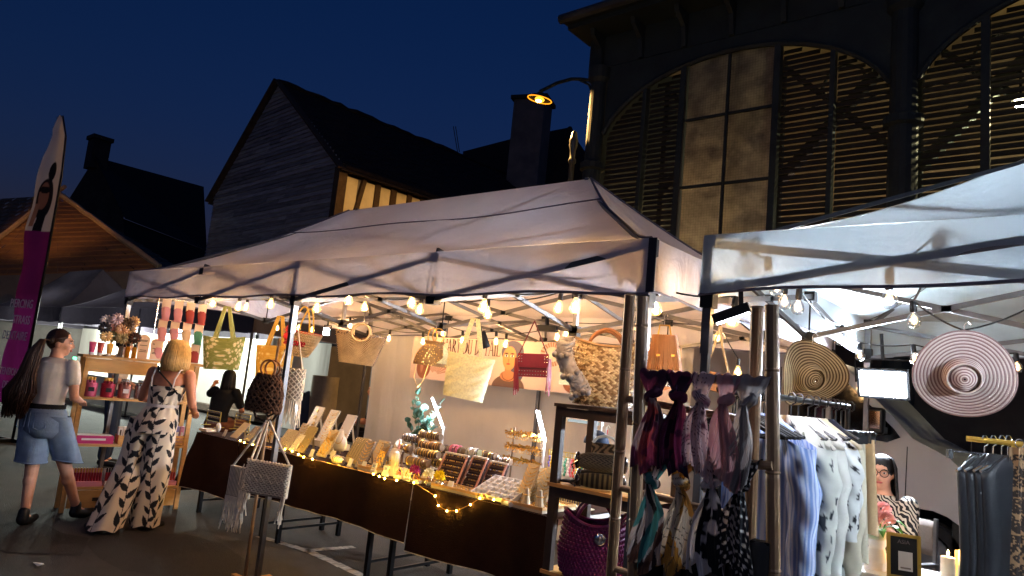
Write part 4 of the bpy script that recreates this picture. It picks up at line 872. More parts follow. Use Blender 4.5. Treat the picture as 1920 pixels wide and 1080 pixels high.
t = bagthing('macrame_bag', 'dark brown knotted macrame bag with a round cane handle on the bamboo stand', 505, 702, -.2, R(28), R(3))
wf = lambda v: float(np.interp(v, [0, .15, .5, .85, 1], [.075, .1, .13, .135, .125])); df = lambda v: float(np.interp(v, [0, .5, 1], [.035, .055, .06]))
csurf('lining', lambda u, v: (np.interp(v, [0, .15, .5, .85, 1], [.075, .1, .13, .135, .125])*np.cos(u*6.283), np.interp(v, [0, .5, 1], [.035, .055, .06])*np.sin(u*6.283), -.27*v), 'macrame_dark', t, nu=48, nv=20, wrap=True)
MB().lathe([(.0, 0), (.125, 0)], (0, 0, -.27), 20, sy=.48).build('base', 'macrame_dark', t)
net(t, wf, df, .27, 'macrame_brown', 16, 6, r=.0065, off=.005)
mb = MB()
for i in range(7):
    for j in range(16):
        a = 2*math.pi*(j+.5*(i % 2))/16; v = (i+.3)/6.6; mb.ball(((wf(v)+.004)*math.cos(a), (df(v)+.004)*math.sin(a), -.27*v), (.011, .011, .012), 6, 4)
mb.build('knots', 'macrame_brown', t, kind='stuff')
for y in (-.03, .03): MB().torus((0, y, .045), .058, .007, ang(R(90)), 26, 6).build('ring_handle', 'tan_leather', t, smooth=True)
MB().tube([(-.1, .05, -.27), (-.07, .05, -.32), (0, .05, -.335), (.07, .04, -.32), (.1, .04, -.27)], .009, 6).build('strap', 'macrame_dark', t); MB().tube([(-.02, .06, -.27), (.02, .06, -.3), (.11, .05, -.24)], .008, 6).build('strap', 'macrame_dark', t)
# grey macrame bag behind it
t = bagthing('macrame_bag', 'grey beige fringed macrame bag half hidden behind the brown one', 545, 690, .12, R(28))
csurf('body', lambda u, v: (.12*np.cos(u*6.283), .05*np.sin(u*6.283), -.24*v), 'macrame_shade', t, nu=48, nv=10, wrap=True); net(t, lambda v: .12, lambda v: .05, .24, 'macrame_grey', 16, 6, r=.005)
mb = MB()
for k in range(40):
    a = 2*math.pi*k/40; x, y = .12*math.cos(a), .05*math.sin(a); mb.tube([(x, y, -.23), (x*1.02+random.uniform(-.01, .01), y, -.34), (x+random.uniform(-.02, .02), y, -.4-random.uniform(0, .06))], .004, 4)
mb.build('fringe', 'macrame_grey', t, kind='stuff'); MB().tube([(-.1, 0, 0), (-.02, 0, .3), (.02, 0, .3), (.1, 0, 0)], .005, 5).build('strap', 'macrame_grey', t)
# two pale macrame crossbody bags low on the stand
def crossbody(label, px, py, Y, rz, w, h, dense, fr, m, strap_top):
    t = bagthing('macrame_bag', label, px, py, Y, rz, R(2)); L_ = t.location
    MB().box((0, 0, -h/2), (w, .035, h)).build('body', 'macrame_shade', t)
    mb = MB()
    for i in range(int(h/.012)):
        z = -.006-.012*i
        for k in range(int(w/.014)):
            x = -w/2+.007+.014*k; sgn = 1 if (k+i) % 2 else -1
            if dense: mb.tube([(x-.008, -.02, z+.004*sgn), (x, -.026, z), (x+.008, -.02, z-.004*sgn)], .005, 4, caps=False)
            else: mb.tube([(x, -.019, z+.006), (x, -.021, z-.006)], .0035, 3, caps=False)
    mb.build('knotwork', m, t, kind='stuff')
    if dense:
        mb = MB()
        for s in (1, -1): mb.tube([(x, -.031, -h*.5+s*h*.13*(abs(((x+w/2)/w*3) % 1-.5)*4-1)) for x in np.linspace(-w/2+.01, w/2-.01, 25)], .0055, 5)
        mb.build('raised_zigzag', m, t)
        mb = MB()
        for k in range(15): mb.ball((-w/2+w*k/14, -.01, .002), (.011, .016, .01), 6, 4)
        mb.build('scallop', m, t)
    mb = MB()
    for k in range(fr):
        x = -w/2+w*(k+.5)/fr if not dense else random.choice((-w/2+random.uniform(-.02, .03), -w/2+random.uniform(-.01, .05), w/2-random.uniform(0, .03))); ln = random.uniform(.1, .2) if dense else random.uniform(.16, .24)
        z0 = -h if not dense else (-.03 if random.random() < .35 and x < 0 else -h+.01)
        mb.tube([(x, -.02, z0), (x+random.uniform(-.012, .012), -.028, z0-ln*.5), (x+random.uniform(-.025, .025), -.03+random.uniform(-.02, .02), z0-ln)], .0042, 4)
    mb.build('fringe', m, t, kind='stuff')
    st = Vector(strap_top)-L_; Mi = Matrix.Rotation(-rz, 3, 'Z')
    st = Mi @ st
    for s in (-1, 1):
        MB().tube([(s*w/2*.92, 0, 0), Vector((s*w/2*.92, 0, 0)).lerp(st+Vector((s*.02, 0, 0)), .5)+Vector((0, 0, -.01)), st+Vector((s*.012, 0, 0))], .0075, 6).build('strap', m, t)
top = at(500, 790, Y=-.2)
crossbody('dense cream macrame bag with raised zigzag and uneven fringe, in front on the stand', 507, 868, -.28, R(30), .31, .215, True, 34, 'macrame_grey', top)
crossbody('grey net macrame bag with a long straight fringe, at the left of the stand', 455, 876, -.2, R(14), .2, .21, False, 40, 'macrame_grey', at(497, 792, Y=-.18))
# bags at the right end
mat('rope_orange', (176, 122, 76), .7, noise=(4, .2), stretch=(40, 1, 1)); 
t = bagthing('rope_bag', 'orange ribbed bucket bag hanging on a gold hook behind the bamboo', 1246, 628, .95, R(36), R(-3))
bag_body(t, .14, .21, .22, .06, .1, 'rope_orange', sq=.7, nu=60, nv=20)
mb = MB()
for k in range(26):
    a = math.pi+math.pi*(k+.5)/26; mb.tube([(.072*math.copysign(abs(math.cos(a))**.7, math.cos(a)), .031*math.sin(a), 0), (.108*math.copysign(abs(math.cos(a))**.7, math.cos(a)), .052*math.sin(a), -.22)], .0045, 4)
mb.build('rib', 'rope_orange', t, kind='stuff'); MB().tube([(-.04, 0, 0), (-.03, 0, .06), (.03, 0, .06), (.04, 0, 0)], .006, 6).build('handle', 'gold', t); hook(t, .06, .12)
for s in (-1, 1): MB().box((s*.045, -.05, -.13), (.02, .008, .012)).build('clasp', 'gold', t)
def leopard(base, spot, seed, n, r, asp):
    rr = np.random.default_rng(seed); c = rr.uniform(0, 1, (n, 2))
    def f(u, v):
        C = cmix(S(*base), S(*base), 0*u)
        for i, (cx, cy) in enumerate(c):
            dx = (u-cx)*asp; dy = v-cy; d = np.hypot(dx, dy); a = np.arctan2(dy, dx); q = np.abs(d-r*.7) < r*.33
            C = cmix(C, S(*spot), (q & (np.sin(a*1.5+i) > -.75)).astype(float))
        return rgb(C)
    return f
t = bagthing('leopard_bag', 'white leopard spotted bag below the orange bucket bag', 1238, 672, 1.05, R(36), R(4)); bag_body(t, .2, .17, .17, .04, .07, 'print', leopard((216, 206, 196), (40, 34, 34), 3, 120, .075, 2.4), nu=160, nv=60)
for s in (-1, 1): vstrap(t, -.05, .05, .1, 'red_felt', w=.012, y=.015*s)
t = bagthing('shoulder_bag', 'orange brown bag with a long strap beside the tent post', 1345, 700, .7, R(40), R(10)); bag_body(t, .16, .2, .1, .05, .07, 'rope_orange', sq=.6, nu=50, nv=12); MB().tube([(-.07, 0, 0), (-.05, 0, .16), (-.045, 0, .26)], .007, 6).build('strap', 'raffia', t); MB().tube([(.07, 0, 0), (-.01, 0, .16), (-.04, 0, .26)], .007, 6).build('strap', 'raffia', t)
# big woven basket with the pompom garland, on the dark rack
bk = thing('woven_basket', 'big woven straw basket with herringbone weave standing on the dark rack', 'basket', at(1125, 760, Y=.62)+Vector((0, .02, .0)), R(35)); bk.location.z = 1.497
def bw(z): return float(np.interp(z, [0, .03, .15, .3, .37], [.165, .185, .205, .195, .185]))
csurf('body', lambda u, v: (np.interp(v*.37, [0, .03, .15, .3, .37], [.165, .185, .205, .195, .185])*np.cos(u*6.283)*.985, np.interp(v*.37, [0, .03, .15, .3, .37], [.165, .185, .205, .195, .185])*.72*np.sin(u*6.283)*.985, .37*v+.02*np.cos(u*6.283*2)*v), 'raffia_dark', bk, nu=60, nv=20, wrap=True)
mb = MB(); mats2 = MB(); rws = 24
for i in range(rws):
    z = .37*(i+.5)/rws; n = 62; w = bw(z)
    for j in range(n):
        a = 2*math.pi*(j+.5)/n; a2 = a+2*math.pi/n*1.35*(1 if i % 2 else -1); dz = .37/rws*.52
        f = lambda an, k: Vector((w*k*math.cos(an), w*.72*k*math.sin(an), .02*math.cos(2*an)*z/.37))
        p = f(a, 1.0)+Vector((0, 0, z-dz)); q = f(a2, 1.0)+Vector((0, 0, z+dz)); nrm = Vector((math.cos(a), math.sin(a)/.72, 0)).normalized(); t_ = (q-p); sd = t_.cross(nrm).normalized()*.0058; up = nrm*random.uniform(.004, .009)
        tgt = mb if random.random() < .6 else mats2
        tgt.add([p+sd*.5, q+sd*.5, q-sd*.5, p-sd*.5, p.lerp(q, .35)+up+sd, p.lerp(q, .7)+up+sd, p.lerp(q, .7)+up-sd, p.lerp(q, .35)+up-sd], [(4, 5, 6, 7), (0, 1, 5, 4), (2, 3, 7, 6), (3, 0, 4, 7), (1, 2, 6, 5)])
mat('straw_gloss', (200, 176, 134), .28, noise=(9, .25)); mat('straw_gloss2', (140, 110, 74), .3, noise=(9, .3))
mb.build('weave', 'straw_gloss', bk, kind='stuff'); mats2.build('weave_dark', 'straw_gloss2', bk, kind='stuff')
MB().tube([f(2*math.pi*k/40, 1.01)+Vector((0, 0, .372)) for k in range(40)], .011, 6, closed=True).build('rim', 'straw_gloss2', bk)
for y in (-.09, .09): MB().tube([(-.11+.22*k/16, y*(1-.3*math.sin(math.pi*k/16)), .36+.1*math.sin(math.pi*k/16)**.6) for k in range(17)], .011, 7).build('handle', 'tan_leather', bk, smooth=True)
pg = thing('pompom_garland', 'grey knitted pompom garland hung over the left side of the big basket', 'garland', bk.location+Vector((-.17, -.12, .3)))
pth = [at(x, y, Y=.38) for x, y in ((1062, 640), (1056, 662), (1066, 690), (1083, 715), (1094, 737))]
MB().tube([p-pg.location for p in pth], [.045, .05, .048, .04, .03], 10).build('knit', 'grey_yarn', pg, smooth=True)
mb = MB()
for k in range(36):
    u = k/36*3.99; i = int(u); p = pth[i].lerp(pth[i+1], u-i)-pg.location; mb.torus(p, .049, .007, ang(R(30), R(20*math.sin(k)), 0), 12, 4)
mb.build('knit_rib', 'grey_yarn', pg, kind='stuff')
for x, y in ((1040, 664), (1063, 666), (1052, 668), (1082, 698), (1056, 706), (1069, 706), (1093, 735), (1102, 736), (1080, 740), (1072, 745)):
    MB().ball(at(x, y, Y=.33)-pg.location, (.018, .018, .019), 10, 7).build('pompom', 'grey_yarn', pg, smooth=True)
# ================================================================== jewellery on the table
mat('linen', (206, 190, 160), .9, noise=(60, .12)); mat('linen_pale', (228, 220, 204), .9, noise=(60, .1)); mat('linen_olive', (176, 158, 112), .9, noise=(60, .12)); mat('velvet_grey', (150, 140, 134), .95, noise=(60, .12)); mat('velvet_brown', (62, 34, 28), .95, sheen=.3); mat('velvet_taupe', (128, 106, 84), .95, noise=(50, .2)); mat('porcelain', (236, 232, 226), .25); mat('card_white', (232, 230, 226), .7); mat('card_blue', (150, 160, 186), .7); mat('rose_wood', (190, 134, 118), .5); mat('pink_shell', (196, 140, 130), .35)
mat('mirror', (210, 190, 184), .06, 1)
def TP(px, Y, Z=TZ):
    lo, hi = 300., 1400.
    for _ in range(40):
        md = (lo+hi)/2
        if at(px, md, Y=Y).z > Z: lo = md
        else: hi = md
    return at(px, (lo+hi)/2, Y=Y)
def jw(name, label, cat, px, Y, rz=0, group=None, z=0): p = TP(px, Y, TZ+z); p.z += .003; return thing(name, label, cat, p, rz, group)
def chain_arc(mb, x0, x1, y, z, dip, r=.0022, n=9, lean=0, beads=0, bm=None):
    pts = []
    for i in range(n):
        u = i/(n-1); zz = z-dip*4*u*(1-u); pts.append((lerp(x0, x1, u), y-lean*0, zz))
    mb.tube(pts, r, 4)
def leaner(t, w, h, th, m, lean, notch=True):
    """board leaning back; local frame of its face"""
    M = ang(-lean); P = lambda x, z, o=0: M @ Vector((x, -o, z))
    MB().box(M @ Vector((0, th/2, h/2)), (w, th, h), M).build('board', m, t)
    mb = MB(); mb.add([P(-w*.1, h*.9, -th), P(w*.1, h*.9, -th), Vector((w*.12, h*.62, 0)), Vector((-w*.12, h*.62, 0))], [(0, 1, 2, 3)]); mb.build('easel', m, t)
    if notch:
        mb = MB()
        for s in (-1, 1):
            for k in range(int(h/.022)): mb.box(P(s*(w/2+.004), .015+.022*k, -th/2), (.008, th, .011), M)
        mb.build('notched_edge', m, t, kind='stuff')
    return P
def necklace_board(label, px, Y, w, h, m, style, lean=.5, rz=0, seed=0, z=0):
    t = jw('necklace_board', label, 'jewellery stand', px, Y, rz, z=z); P = leaner(t, w, h, .012, m, lean); rr = random.Random(seed); mb = MB(); bd = MB()
    if style == 'chains':
        k = int(h/.032)
        for i in range(k):
            z = h*.96-i*h*.9/k; dip = rr.uniform(.018, .034); pts = [P(lerp(-w/2+.006, w/2-.006, u), z-dip*4*u*(1-u), .004) for u in np.linspace(0, 1, 9)]; mb.tube(pts, .0022, 4)
            if rr.random() < .6: bd.ball(pts[4], (.006, .004, .008), 6, 4)
    elif style == 'long':
        for i in range(5):
            x = -w*.4+.8*w*i/4; z1 = h*rr.uniform(.12, .3); mb.tube([P(x-.008, h, .004), P(x, z1, .004), P(x+.008, h, .004)], .0016, 4); bd.ball(P(x, z1-.008, .006), (.008, .004, .009), 6, 4)
    elif style == 'charms':
        for i in range(80): bd.ball(P(rr.uniform(-w*.42, w*.42), h*rr.uniform(.04, .72), .005), (rr.uniform(.004, .008), .004, rr.uniform(.005, .009)), 5, 3)
        for i in range(5): mb.tube([P(lerp(-w/2+.006, w/2-.006, u), h*(.95-.06*i)-.03*4*u*(1-u), .004) for u in np.linspace(0, 1, 9)], .002, 4)
    elif style == 'sparse':
        for i in range(6): bd.ball(P(rr.uniform(-w*.36, w*.36), h*rr.uniform(.1, .6), .005), (.007, .004, .008), 6, 4)
    elif style == 'drops':
        for i in range(4): mb.box(P(-w*.1+.02*i, h*(.86-.2*i), .005), (.03, .006, .03), ang(-lean))
        for i in range(8): bd.ball(P(rr.uniform(-w*.4, w*.4), h*rr.uniform(.1, .8), .005), (.005, .004, .01), 5, 3)
    if mb.v: mb.build('chains', 'gold' if style != 'long' else 'silver', t, kind='stuff')
    if bd.v: bd.build('pendants', 'gold', t, kind='stuff')
    return t
nb = necklace_board
nb('first pale necklace board of the back row, with dark charms down its face', 572, 1.3, .15, .34, 'linen', 'drops', .42, 0, 1, .06); nb('middle pale necklace board of the back row, draped with thin chains', 601, 1.3, .14, .33, 'linen_pale', 'chains', .42, 0, 2, .06); nb('last white necklace board of the back row, nearly bare', 634, 1.3, .14, .31, 'porcelain', 'sparse', .42, 0, 3, .06)
for px in (572, 601, 634):
    r_ = jw('riser', 'low linen riser block under the %s board of the back row' % {572: 'first pale', 601: 'chain draped middle', 634: 'last white'}[px], 'riser', px, 1.36); MB().box((0, 0, .028), (.17, .14, .056)).build('block', 'linen', r_); MB().box((0, 0, .003), (.18, .15, .006)).build('plinth', 'linen', r_)
nb('plain olive necklace board glowing yellow above the fairy lights', 560, .82, .13, .26, 'linen_olive', 'sparse', .5, 0, 4); nb('olive board crowded with small coloured charms', 600, .84, .13, .26, 'linen', 'charms', .5, 0, 5); nb('olive board with long fine necklaces ending in pearls', 655, .86, .16, .24, 'linen_olive', 'long', .5, 0, 6); nb('grey velvet necklace board with curved chains, left of the pair', 672, .76, .1, .24, 'velvet_grey', 'chains', .45, 0, 7); nb('grey velvet necklace board with gold chains, right of the pair', 702, .77, .1, .24, 'velvet_grey', 'charms', .45, 0, 8); nb('cream earring board lit yellow beside the round pink mirror', 724, .88, .11, .2, 'linen_pale', 'sparse', .5, 0, 9)
nb('low wide cream board of tiny earrings behind the olive boards', 676, 1.32, .16, .13, 'linen_pale', 'sparse', .3, 0, 10, .03)
# left end: gold wire frames, leaning cards
def wire_frame(label, px, Y, w, h, n, m_, rz=0):
    t = jw('earring_rack', label, 'jewellery stand', px, Y, rz); mb = MB()
    for x in (-w/2, w/2): mb.bar((x, 0, 0), (x, 0, h), .008)
    for k in range(n): mb.bar((-w/2, 0, h*(k+1)/n), (w/2, 0, h*(k+1)/n), .006)
    mb.build('frame', 'gold_paint', t)
    for s in (-1, 1): MB().bar((s*w/2, -.06, .004), (s*w/2, .06, .004), .008).build('foot', 'gold_paint', t)
    mb = MB()
    for k in range(n):
        for j in range(int(w/.02)): mb.ball((-w/2+.012+.02*j, -.006, h*(k+1)/n-.014), (.0045, .003, .012), 5, 3)
    mb.build('earrings', m_, t, kind='stuff')
wire_frame('low gold wire earring frame at the left end of the table', 398, 1.1, .3, .17, 3, 'silver'); wire_frame('gold wire earring frame with dense rows left of the brown macrame bag', 452, 1.22, .3, .18, 5, 'velvet_brown'); wire_frame('tall gold ladder earring frame half hidden by the brown macrame bag', 510, 1.25, .26, .3, 6, 'gold')
def lean_card(label, px, Y, w, h, m, lean=.75, dots=None):
    t = jw('display_card', label, 'card', px, Y); P = leaner(t, w, h, .006, m, lean, False)
    if dots:
        mb = MB()
        for k in range(dots): mb.ball(P(random.uniform(-w*.4, w*.4), random.uniform(.1, .9)*h, .004), .004, 5, 3)
        mb.build('studs', 'silver', t, kind='stuff')
lean_card('beige leaning earring card, left of the two at the table end', 437, .78, .13, .2, 'linen'); lean_card('beige leaning earring card, right of the two at the table end', 460, .76, .13, .19, 'velvet_grey', dots=20); lean_card('dark grey rounded earring card beside the beige ones', 488, .76, .07, .17, 'velvet_taupe', .2, 26); lean_card('wide pale earring card behind the hanging macrame straps', 528, .84, .2, .2, 'linen', .6, 30); lean_card('second pale earring card right of the middle tent post', 546, .8, .1, .18, 'linen_pale', .6, 12)
t = jw('pebble_stand', 'white oval pebble with a grey swirl at the left end of the table', 'ornament', 408, .85); MB().ball((0, 0, .05), (.04, .022, .05), 14, 10).build('pebble', 'porcelain', t, smooth=True); MB().torus((0, -.021, .055), .014, .002, ang(R(90)), 14, 4).build('swirl', 'velvet_grey', t)
t = jw('flat_tray', 'shallow pale tray at the very left end of the table', 'tray', 392, .8); MB().box((0, 0, .006), (.16, .14, .012)).build('base', 'linen_pale', t)
for s in (-1, 1): MB().box((s*.078, 0, .018), (.005, .14, .016)).build('rim', 'linen_pale', t); MB().box((0, s*.068, .018), (.15, .005, .016)).build('rim', 'linen_pale', t)
# hand stand, pouch, mirror, draped bust
def bust(label, px, Y, rz, m='porcelain', s=1.0, z=0):
    t = jw('necklace_bust', label, 'bust', px, Y, rz, z=z); pr = [(.05, 0), (.075, .03), (.085, .08), (.07, .13), (.035, .165), (.028, .2), (.03, .22), (.0, .225)]
    MB().lathe([(r*s, z*s) for r, z in pr], n=20, sy=.55).build('bust', m, t, smooth=True); MB().tube([(.05*s*math.cos(a), -.04*s-.006, .15*s-.07*s*math.sin(a)) for a in np.linspace(0, math.pi, 12)], .003, 5).build('necklace', 'gold', t); return t
bust('white neck bust with a pearl necklace behind the olive boards', 636, 1.02, R(20), s=.85, z=.05)
t = jw('draped_bust', 'small white bust wrapped in gauze beside the pink mirror', 'bust', 735, .78, R(-10)); csurf('gauze', lambda u, v: (np.interp(v, [0, .3, .6, 1], [.03, .05, .045, .075])*(1+.1*np.sin(u*6.283*7))*np.cos(u*6.283)+.02*(1-v), np.interp(v, [0, .3, .6, 1], [.025, .04, .035, .05])*np.sin(u*6.283), .17*(1-v)), 'linen_pale', t, nu=60, nv=16, wrap=True); MB().ball((.02, 0, .17), (.03, .025, .02), 12, 8).build('knot', 'porcelain', t, smooth=True)
mb = MB(); [mb.ball((.03*math.sin(k*2.1), -.045, .03+.012*k), .006, 6, 4) for k in range(8)]; mb.build('pendants', 'gold', t, kind='stuff')
t = jw('pouch', 'white and grey cloth pouch lying on the table edge', 'pouch', 632, .7, R(-8)); csurf('cloth', lambda u, v: (lerp(-.09, .09, v), .035*np.sin(np.pi*np.clip(v, .05, .97))**.5*np.cos(u*6.283)*(1+.06*np.sin(v*50)), .034+.034*np.sin(np.pi*np.clip(v, .05, .97))**.5*np.sin(u*6.283)), 'linen_pale', t, nu=28, nv=50, wrap=True)
for x in (-.03, .0, .03, .06): MB().torus((x, 0, .034), .036, .0035, ang(0, R(90), 0), 20, 5).build('band', 'velvet_grey', t)
t = jw('table_mirror', 'round pink framed mirror tilted on a stand', 'mirror', 738, 1.05, R(-32)); M_ = ang(R(72)); MB().lathe([(0, .012), (.088, .012), (.098, .006), (.098, -.006), (.0, -.008)], (0, 0, .15), 32, M_).build('frame', 'pink_shell', t, smooth=True); MB().lathe([(0, .0125), (.084, .0135), (0, .0136)], (0, 0, .15), 32, M_).build('glass', 'mirror', t); MB().bar((0, .03, .0), (0, .01, .08), .014).lathe([(.05, 0), (.05, .008), (.01, .014)], (0, .03, 0), 18).build('stand', 'rose_wood', t)
for i, (px, Y) in enumerate(((700, .69), (722, .685))):
    t = jw('price_card', ['left of the two small printed cards on clear blocks at the table edge', 'right of the two small printed cards on clear blocks at the table edge'][i], 'card', px, Y); MB().box((0, 0, .012), (.05, .03, .024)).build('block', 'porcelain', t); M2 = ang(-.3); MB().box((0, .002, .05), (.055, .003, .06), M2).build('card', 'card_white', t); MB().box((0, -.001, .055), (.03, .003, .022), M2).build('picture', 'card_blue', t)
for i, (px, c) in enumerate(((748, 'coral'), (764, 'clear'), (780, 'amber'))):
    mat('tiny_'+c, {'coral': (230, 120, 100), 'clear': (200, 205, 190), 'amber': (200, 120, 60)}[c], .3)
    t = jw('earring_stand', ['little arched stand of coral earrings near the fairy lights', 'little arched stand of clear earrings between coral and amber ones', 'little arched stand of amber earrings near the purple flower'][i], 'jewellery stand', px, .71); MB().tube([(-.03, 0, .02), (-.03, 0, .05), (0, 0, .085), (.03, 0, .05), (.03, 0, .02)], .003, 5).build('arch', 'gold', t); MB().box((0, 0, .01), (.08, .04, .02)).build('base', 'linen_pale', t)
    for s in (-1, 0, 1): MB().ball((.013*s, -.003, .045-.008*abs(s)), (.007, .004, .012), 8, 5).build('earring', 'tiny_'+c, t)
# bracelet bars
def tbar(label, px, Y, ln, h, mroll, rings, mring, rz=0, r=.03):
    t = jw('bracelet_bar', label, 'jewellery stand', px, Y, rz); MB().lathe([(.045, 0), (.045, .01), (.012, .02), (.012, h)], n=14).build('post', 'velvet_taupe', t)
    MB().lathe([(0, -ln/2), (r*.97, -ln/2), (r, -ln/2+.006), (r, ln/2-.006), (r*.97, ln/2), (0, ln/2)], (0, 0, h+r), 18, ang(0, R(90), 0)).build('roll', mroll, t, smooth=False)
    rr = random.Random(int(px*7)); 
    for k in range(rings):
        x = lerp(-ln/2+.012, ln/2-.012, (k+.5)/rings)+rr.uniform(-.004, .004)
        if rr.random() < .14: continue
        MB().torus((x, 0, h+r-rr.uniform(.001, .006)), r+.006, rr.choice((.0025, .003, .004)), ang(R(rr.uniform(-6, 6)), R(90+rr.uniform(-9, 9)), 0), 18, 5).build('bangle', mring if rr.random() < .8 else 'silver', t)
    return t
mat('pink_thread', (206, 112, 134), .7); mat('white_thread', (220, 216, 206), .7); mat('olive_thread', (150, 148, 112), .7)
tbar('taupe bracelet bar, topmost of the cluster in front of the eucalyptus', 800, 1.3, .26, .26, 'velvet_taupe', 10, 'gold'); tbar('taupe bracelet bar at upper left of the cluster, by the pink mirror', 768, 1.32, .22, .21, 'velvet_taupe', 16, 'silver'); tbar('taupe bracelet bar with bangles, second from top of the cluster', 802, 1.12, .26, .2, 'velvet_taupe', 9, 'gold'); tbar('taupe bracelet bar, third down the cluster, above the purple flower', 796, .95, .26, .16, 'velvet_taupe', 8, 'gold'); tbar('lowest taupe bracelet bar of the cluster, behind the small earrings', 780, .84, .24, .1, 'velvet_taupe', 6, 'gold')
tbar('bracelet bar wrapped in pink bangles above the brown ring racks', 850, 1.12, .13, .2, 'velvet_taupe', 15, 'pink_thread', r=.034); tbar('bracelet bar wrapped in pale green bangles above the brown ring racks', 882, 1.14, .13, .2, 'olive_thread', 14, 'white_thread', r=.034); tbar('bracelet bar with gold bangles left of the tiered gold rack', 911, 1.2, .14, .2, 'velvet_taupe', 10, 'gold', r=.028); tbar('bracelet bar with silver bangles nearest the tiered gold rack', 938, 1.22, .16, .18, 'velvet_taupe', 7, 'silver', r=.026)
# brown velvet ring racks
def ring_rack(label, px, Y, w, h, rows_, seed, easel=True, lean=.42, m='gold'):
    t = jw('ring_rack', label, 'ring display', px, Y); M = ang(-lean); P = lambda x, z, o=0: M @ Vector((x, -o, z)); rr = random.Random(seed)
    MB().box(M @ Vector((0, .008, h/2)), (w, .014, h), M).build('board', 'velvet_brown', t)
    for k in range(rows_):
        z = h*(k+.5)/rows_; MB().box(P(0, z, .006), (w*.97, .014, h/rows_*.62), M).build('ring_roll', 'velvet_brown', t)
    mb = MB(); ms_ = MB()
    for k in range(rows_):
        for j in range(int(w/.014)):
            if rr.random() < .12: continue
            (mb if rr.random() < .6 else ms_).ball(P(-w/2+.008+.014*j, h*(k+.62)/rows_, .016), (.0045, .004, .0055), 5, 3)
    mb.build('rings', m, t, kind='stuff'); ms_.build('silver_rings', 'silver', t, kind='stuff')
    if easel:
        for s in (-.5, .5): MB().bar((s*w, -.03, .0), M @ Vector((s*w*.92, -.012, h+.01)), .014, .008).build('easel_leg', 'rose_wood', t)
        MB().bar(P(-w/2, h+.004, .01), P(w/2, h+.004, .01), .02, .012).build('top_rail', 'linen_pale', t)
ring_rack('brown velvet ring rack on a pink easel, left of three', 836, .86, .24, .24, 6, 1); ring_rack('brown velvet ring rack on a pink easel, middle of three', 880, .92, .15, .24, 6, 2); ring_rack('brown velvet ring rack on a pink easel, right of three', 917, .98, .17, .22, 5, 3); ring_rack('low brown velvet ring tray with gold rings under the tiered rack', 975, 1.12, .3, .1, 3, 4, False, .5)
# flowers in the little jars
def flower_jar(label, px, Y, col, kind):
    t = jw('flower_jar', label, 'flower', px, Y); MB().lathe([(.03, 0), (.032, .02), (.03, .05), (.026, .052)], n=14).build('jar', 'globe_glass', t, smooth=True); mat('petal_'+kind, col, .8); mat('petal_heart', (210, 170, 60), .8); mb = MB(); c = Vector((0, -.005, .085))
    for k in range(46):
        th = math.acos(1-1.6*(k+.5)/46); ph = k*2.4; d = Vector((math.sin(th)*math.cos(ph), math.sin(th)*math.sin(ph)-.2, math.cos(th))).normalized(); s_ = d.orthogonal().normalized(); e = d.cross(s_); L_ = .055*(.75+.25*random.random())
        mb.add([c+d*.008, c+d*L_*.6+s_*.012, c+d*L_, c+d*L_*.6-s_*.012, c+d*L_*.6+e*.004], [(0, 1, 4), (1, 2, 4), (2, 3, 4), (3, 0, 4)])
    mb.build('petals', 'petal_'+kind, t, kind='stuff'); MB().ball(c+Vector((0, -.02, .015)), .01, 8, 5).build('heart', 'petal_heart' if kind != 'yellow' else 'petal_yellow', t)
flower_jar('purple pink artificial flower in a small jar', 776, .715, (176, 50, 130), 'pink'); flower_jar('white artificial flower in a small jar between purple and yellow', 803, .71, (232, 228, 200), 'white'); flower_jar('bright yellow artificial flower in a small jar', 823, .7, (240, 214, 24), 'yellow')
# trays
def gem_tray(label, px, Y, w, d, n, rz=0, seed=0):
    t = jw('jewellery_tray', label, 'tray', px, Y, rz); MB().box((0, 0, .01), (w, d, .02)).build('base', 'linen', t)
    for s in (-1, 1): MB().box((s*(w/2-.004), 0, .028), (.008, d, .018)).build('rim', 'pine', t); MB().box((0, s*(d/2-.004), .028), (w-.017, .008, .018)).build('rim', 'pine', t)
    rr = random.Random(seed); mb = MB(); m2 = MB()
    for k in range(n):
        (mb if rr.random() < .65 else m2).ball((rr.uniform(-w*.46, w*.46), rr.uniform(-d*.44, d*.44), .025), (rr.uniform(.004, .009), rr.uniform(.004, .009), .006), 5, 3)
    mb.build('gold_jewels', 'gold', t, kind='stuff'); m2.build('silver_jewels', 'silver', t, kind='stuff')
gem_tray('wooden tray of gold jewellery at the table edge under the white compartment tray', 868, .74, .5, .15, 260, 0, 1); gem_tray('wooden tray of mixed jewellery at the right end of the table', 1010, .86, .34, .38, 330, 0, 2)
t = jw('compartment_tray', 'white plastic compartment tray tilted toward the customers', 'tray', 942, .83); M = ang(R(22)); h0 = Vector((0, 0, .06)); w, d = .36, .27
MB().box(h0, (w, d, .012), M).build('base', 'porcelain', t)
for i in range(7): MB().box(h0+M @ Vector((-w/2+w*i/6, 0, .016)), (.005, d, .022), M).build('divider', 'porcelain', t)
for i in range(6): MB().box(h0+M @ Vector((0, -d/2+d*i/5, .016)), (w, .005, .0215), M).build('divider', 'porcelain', t)
MB().box((0, .09, .03), (w*.8, .02, .06)).build('prop', 'linen', t); mb = MB()
for i in range(6):
    for j in range(5): mb.ball(h0+M @ Vector((-w/2+w*(i+.5)/6+random.uniform(-.01, .01), -d/2+d*(j+.5)/5, .01)), (.008, .006, .006), 6, 4)
mb.build('rings', 'gold', t, kind='stuff')
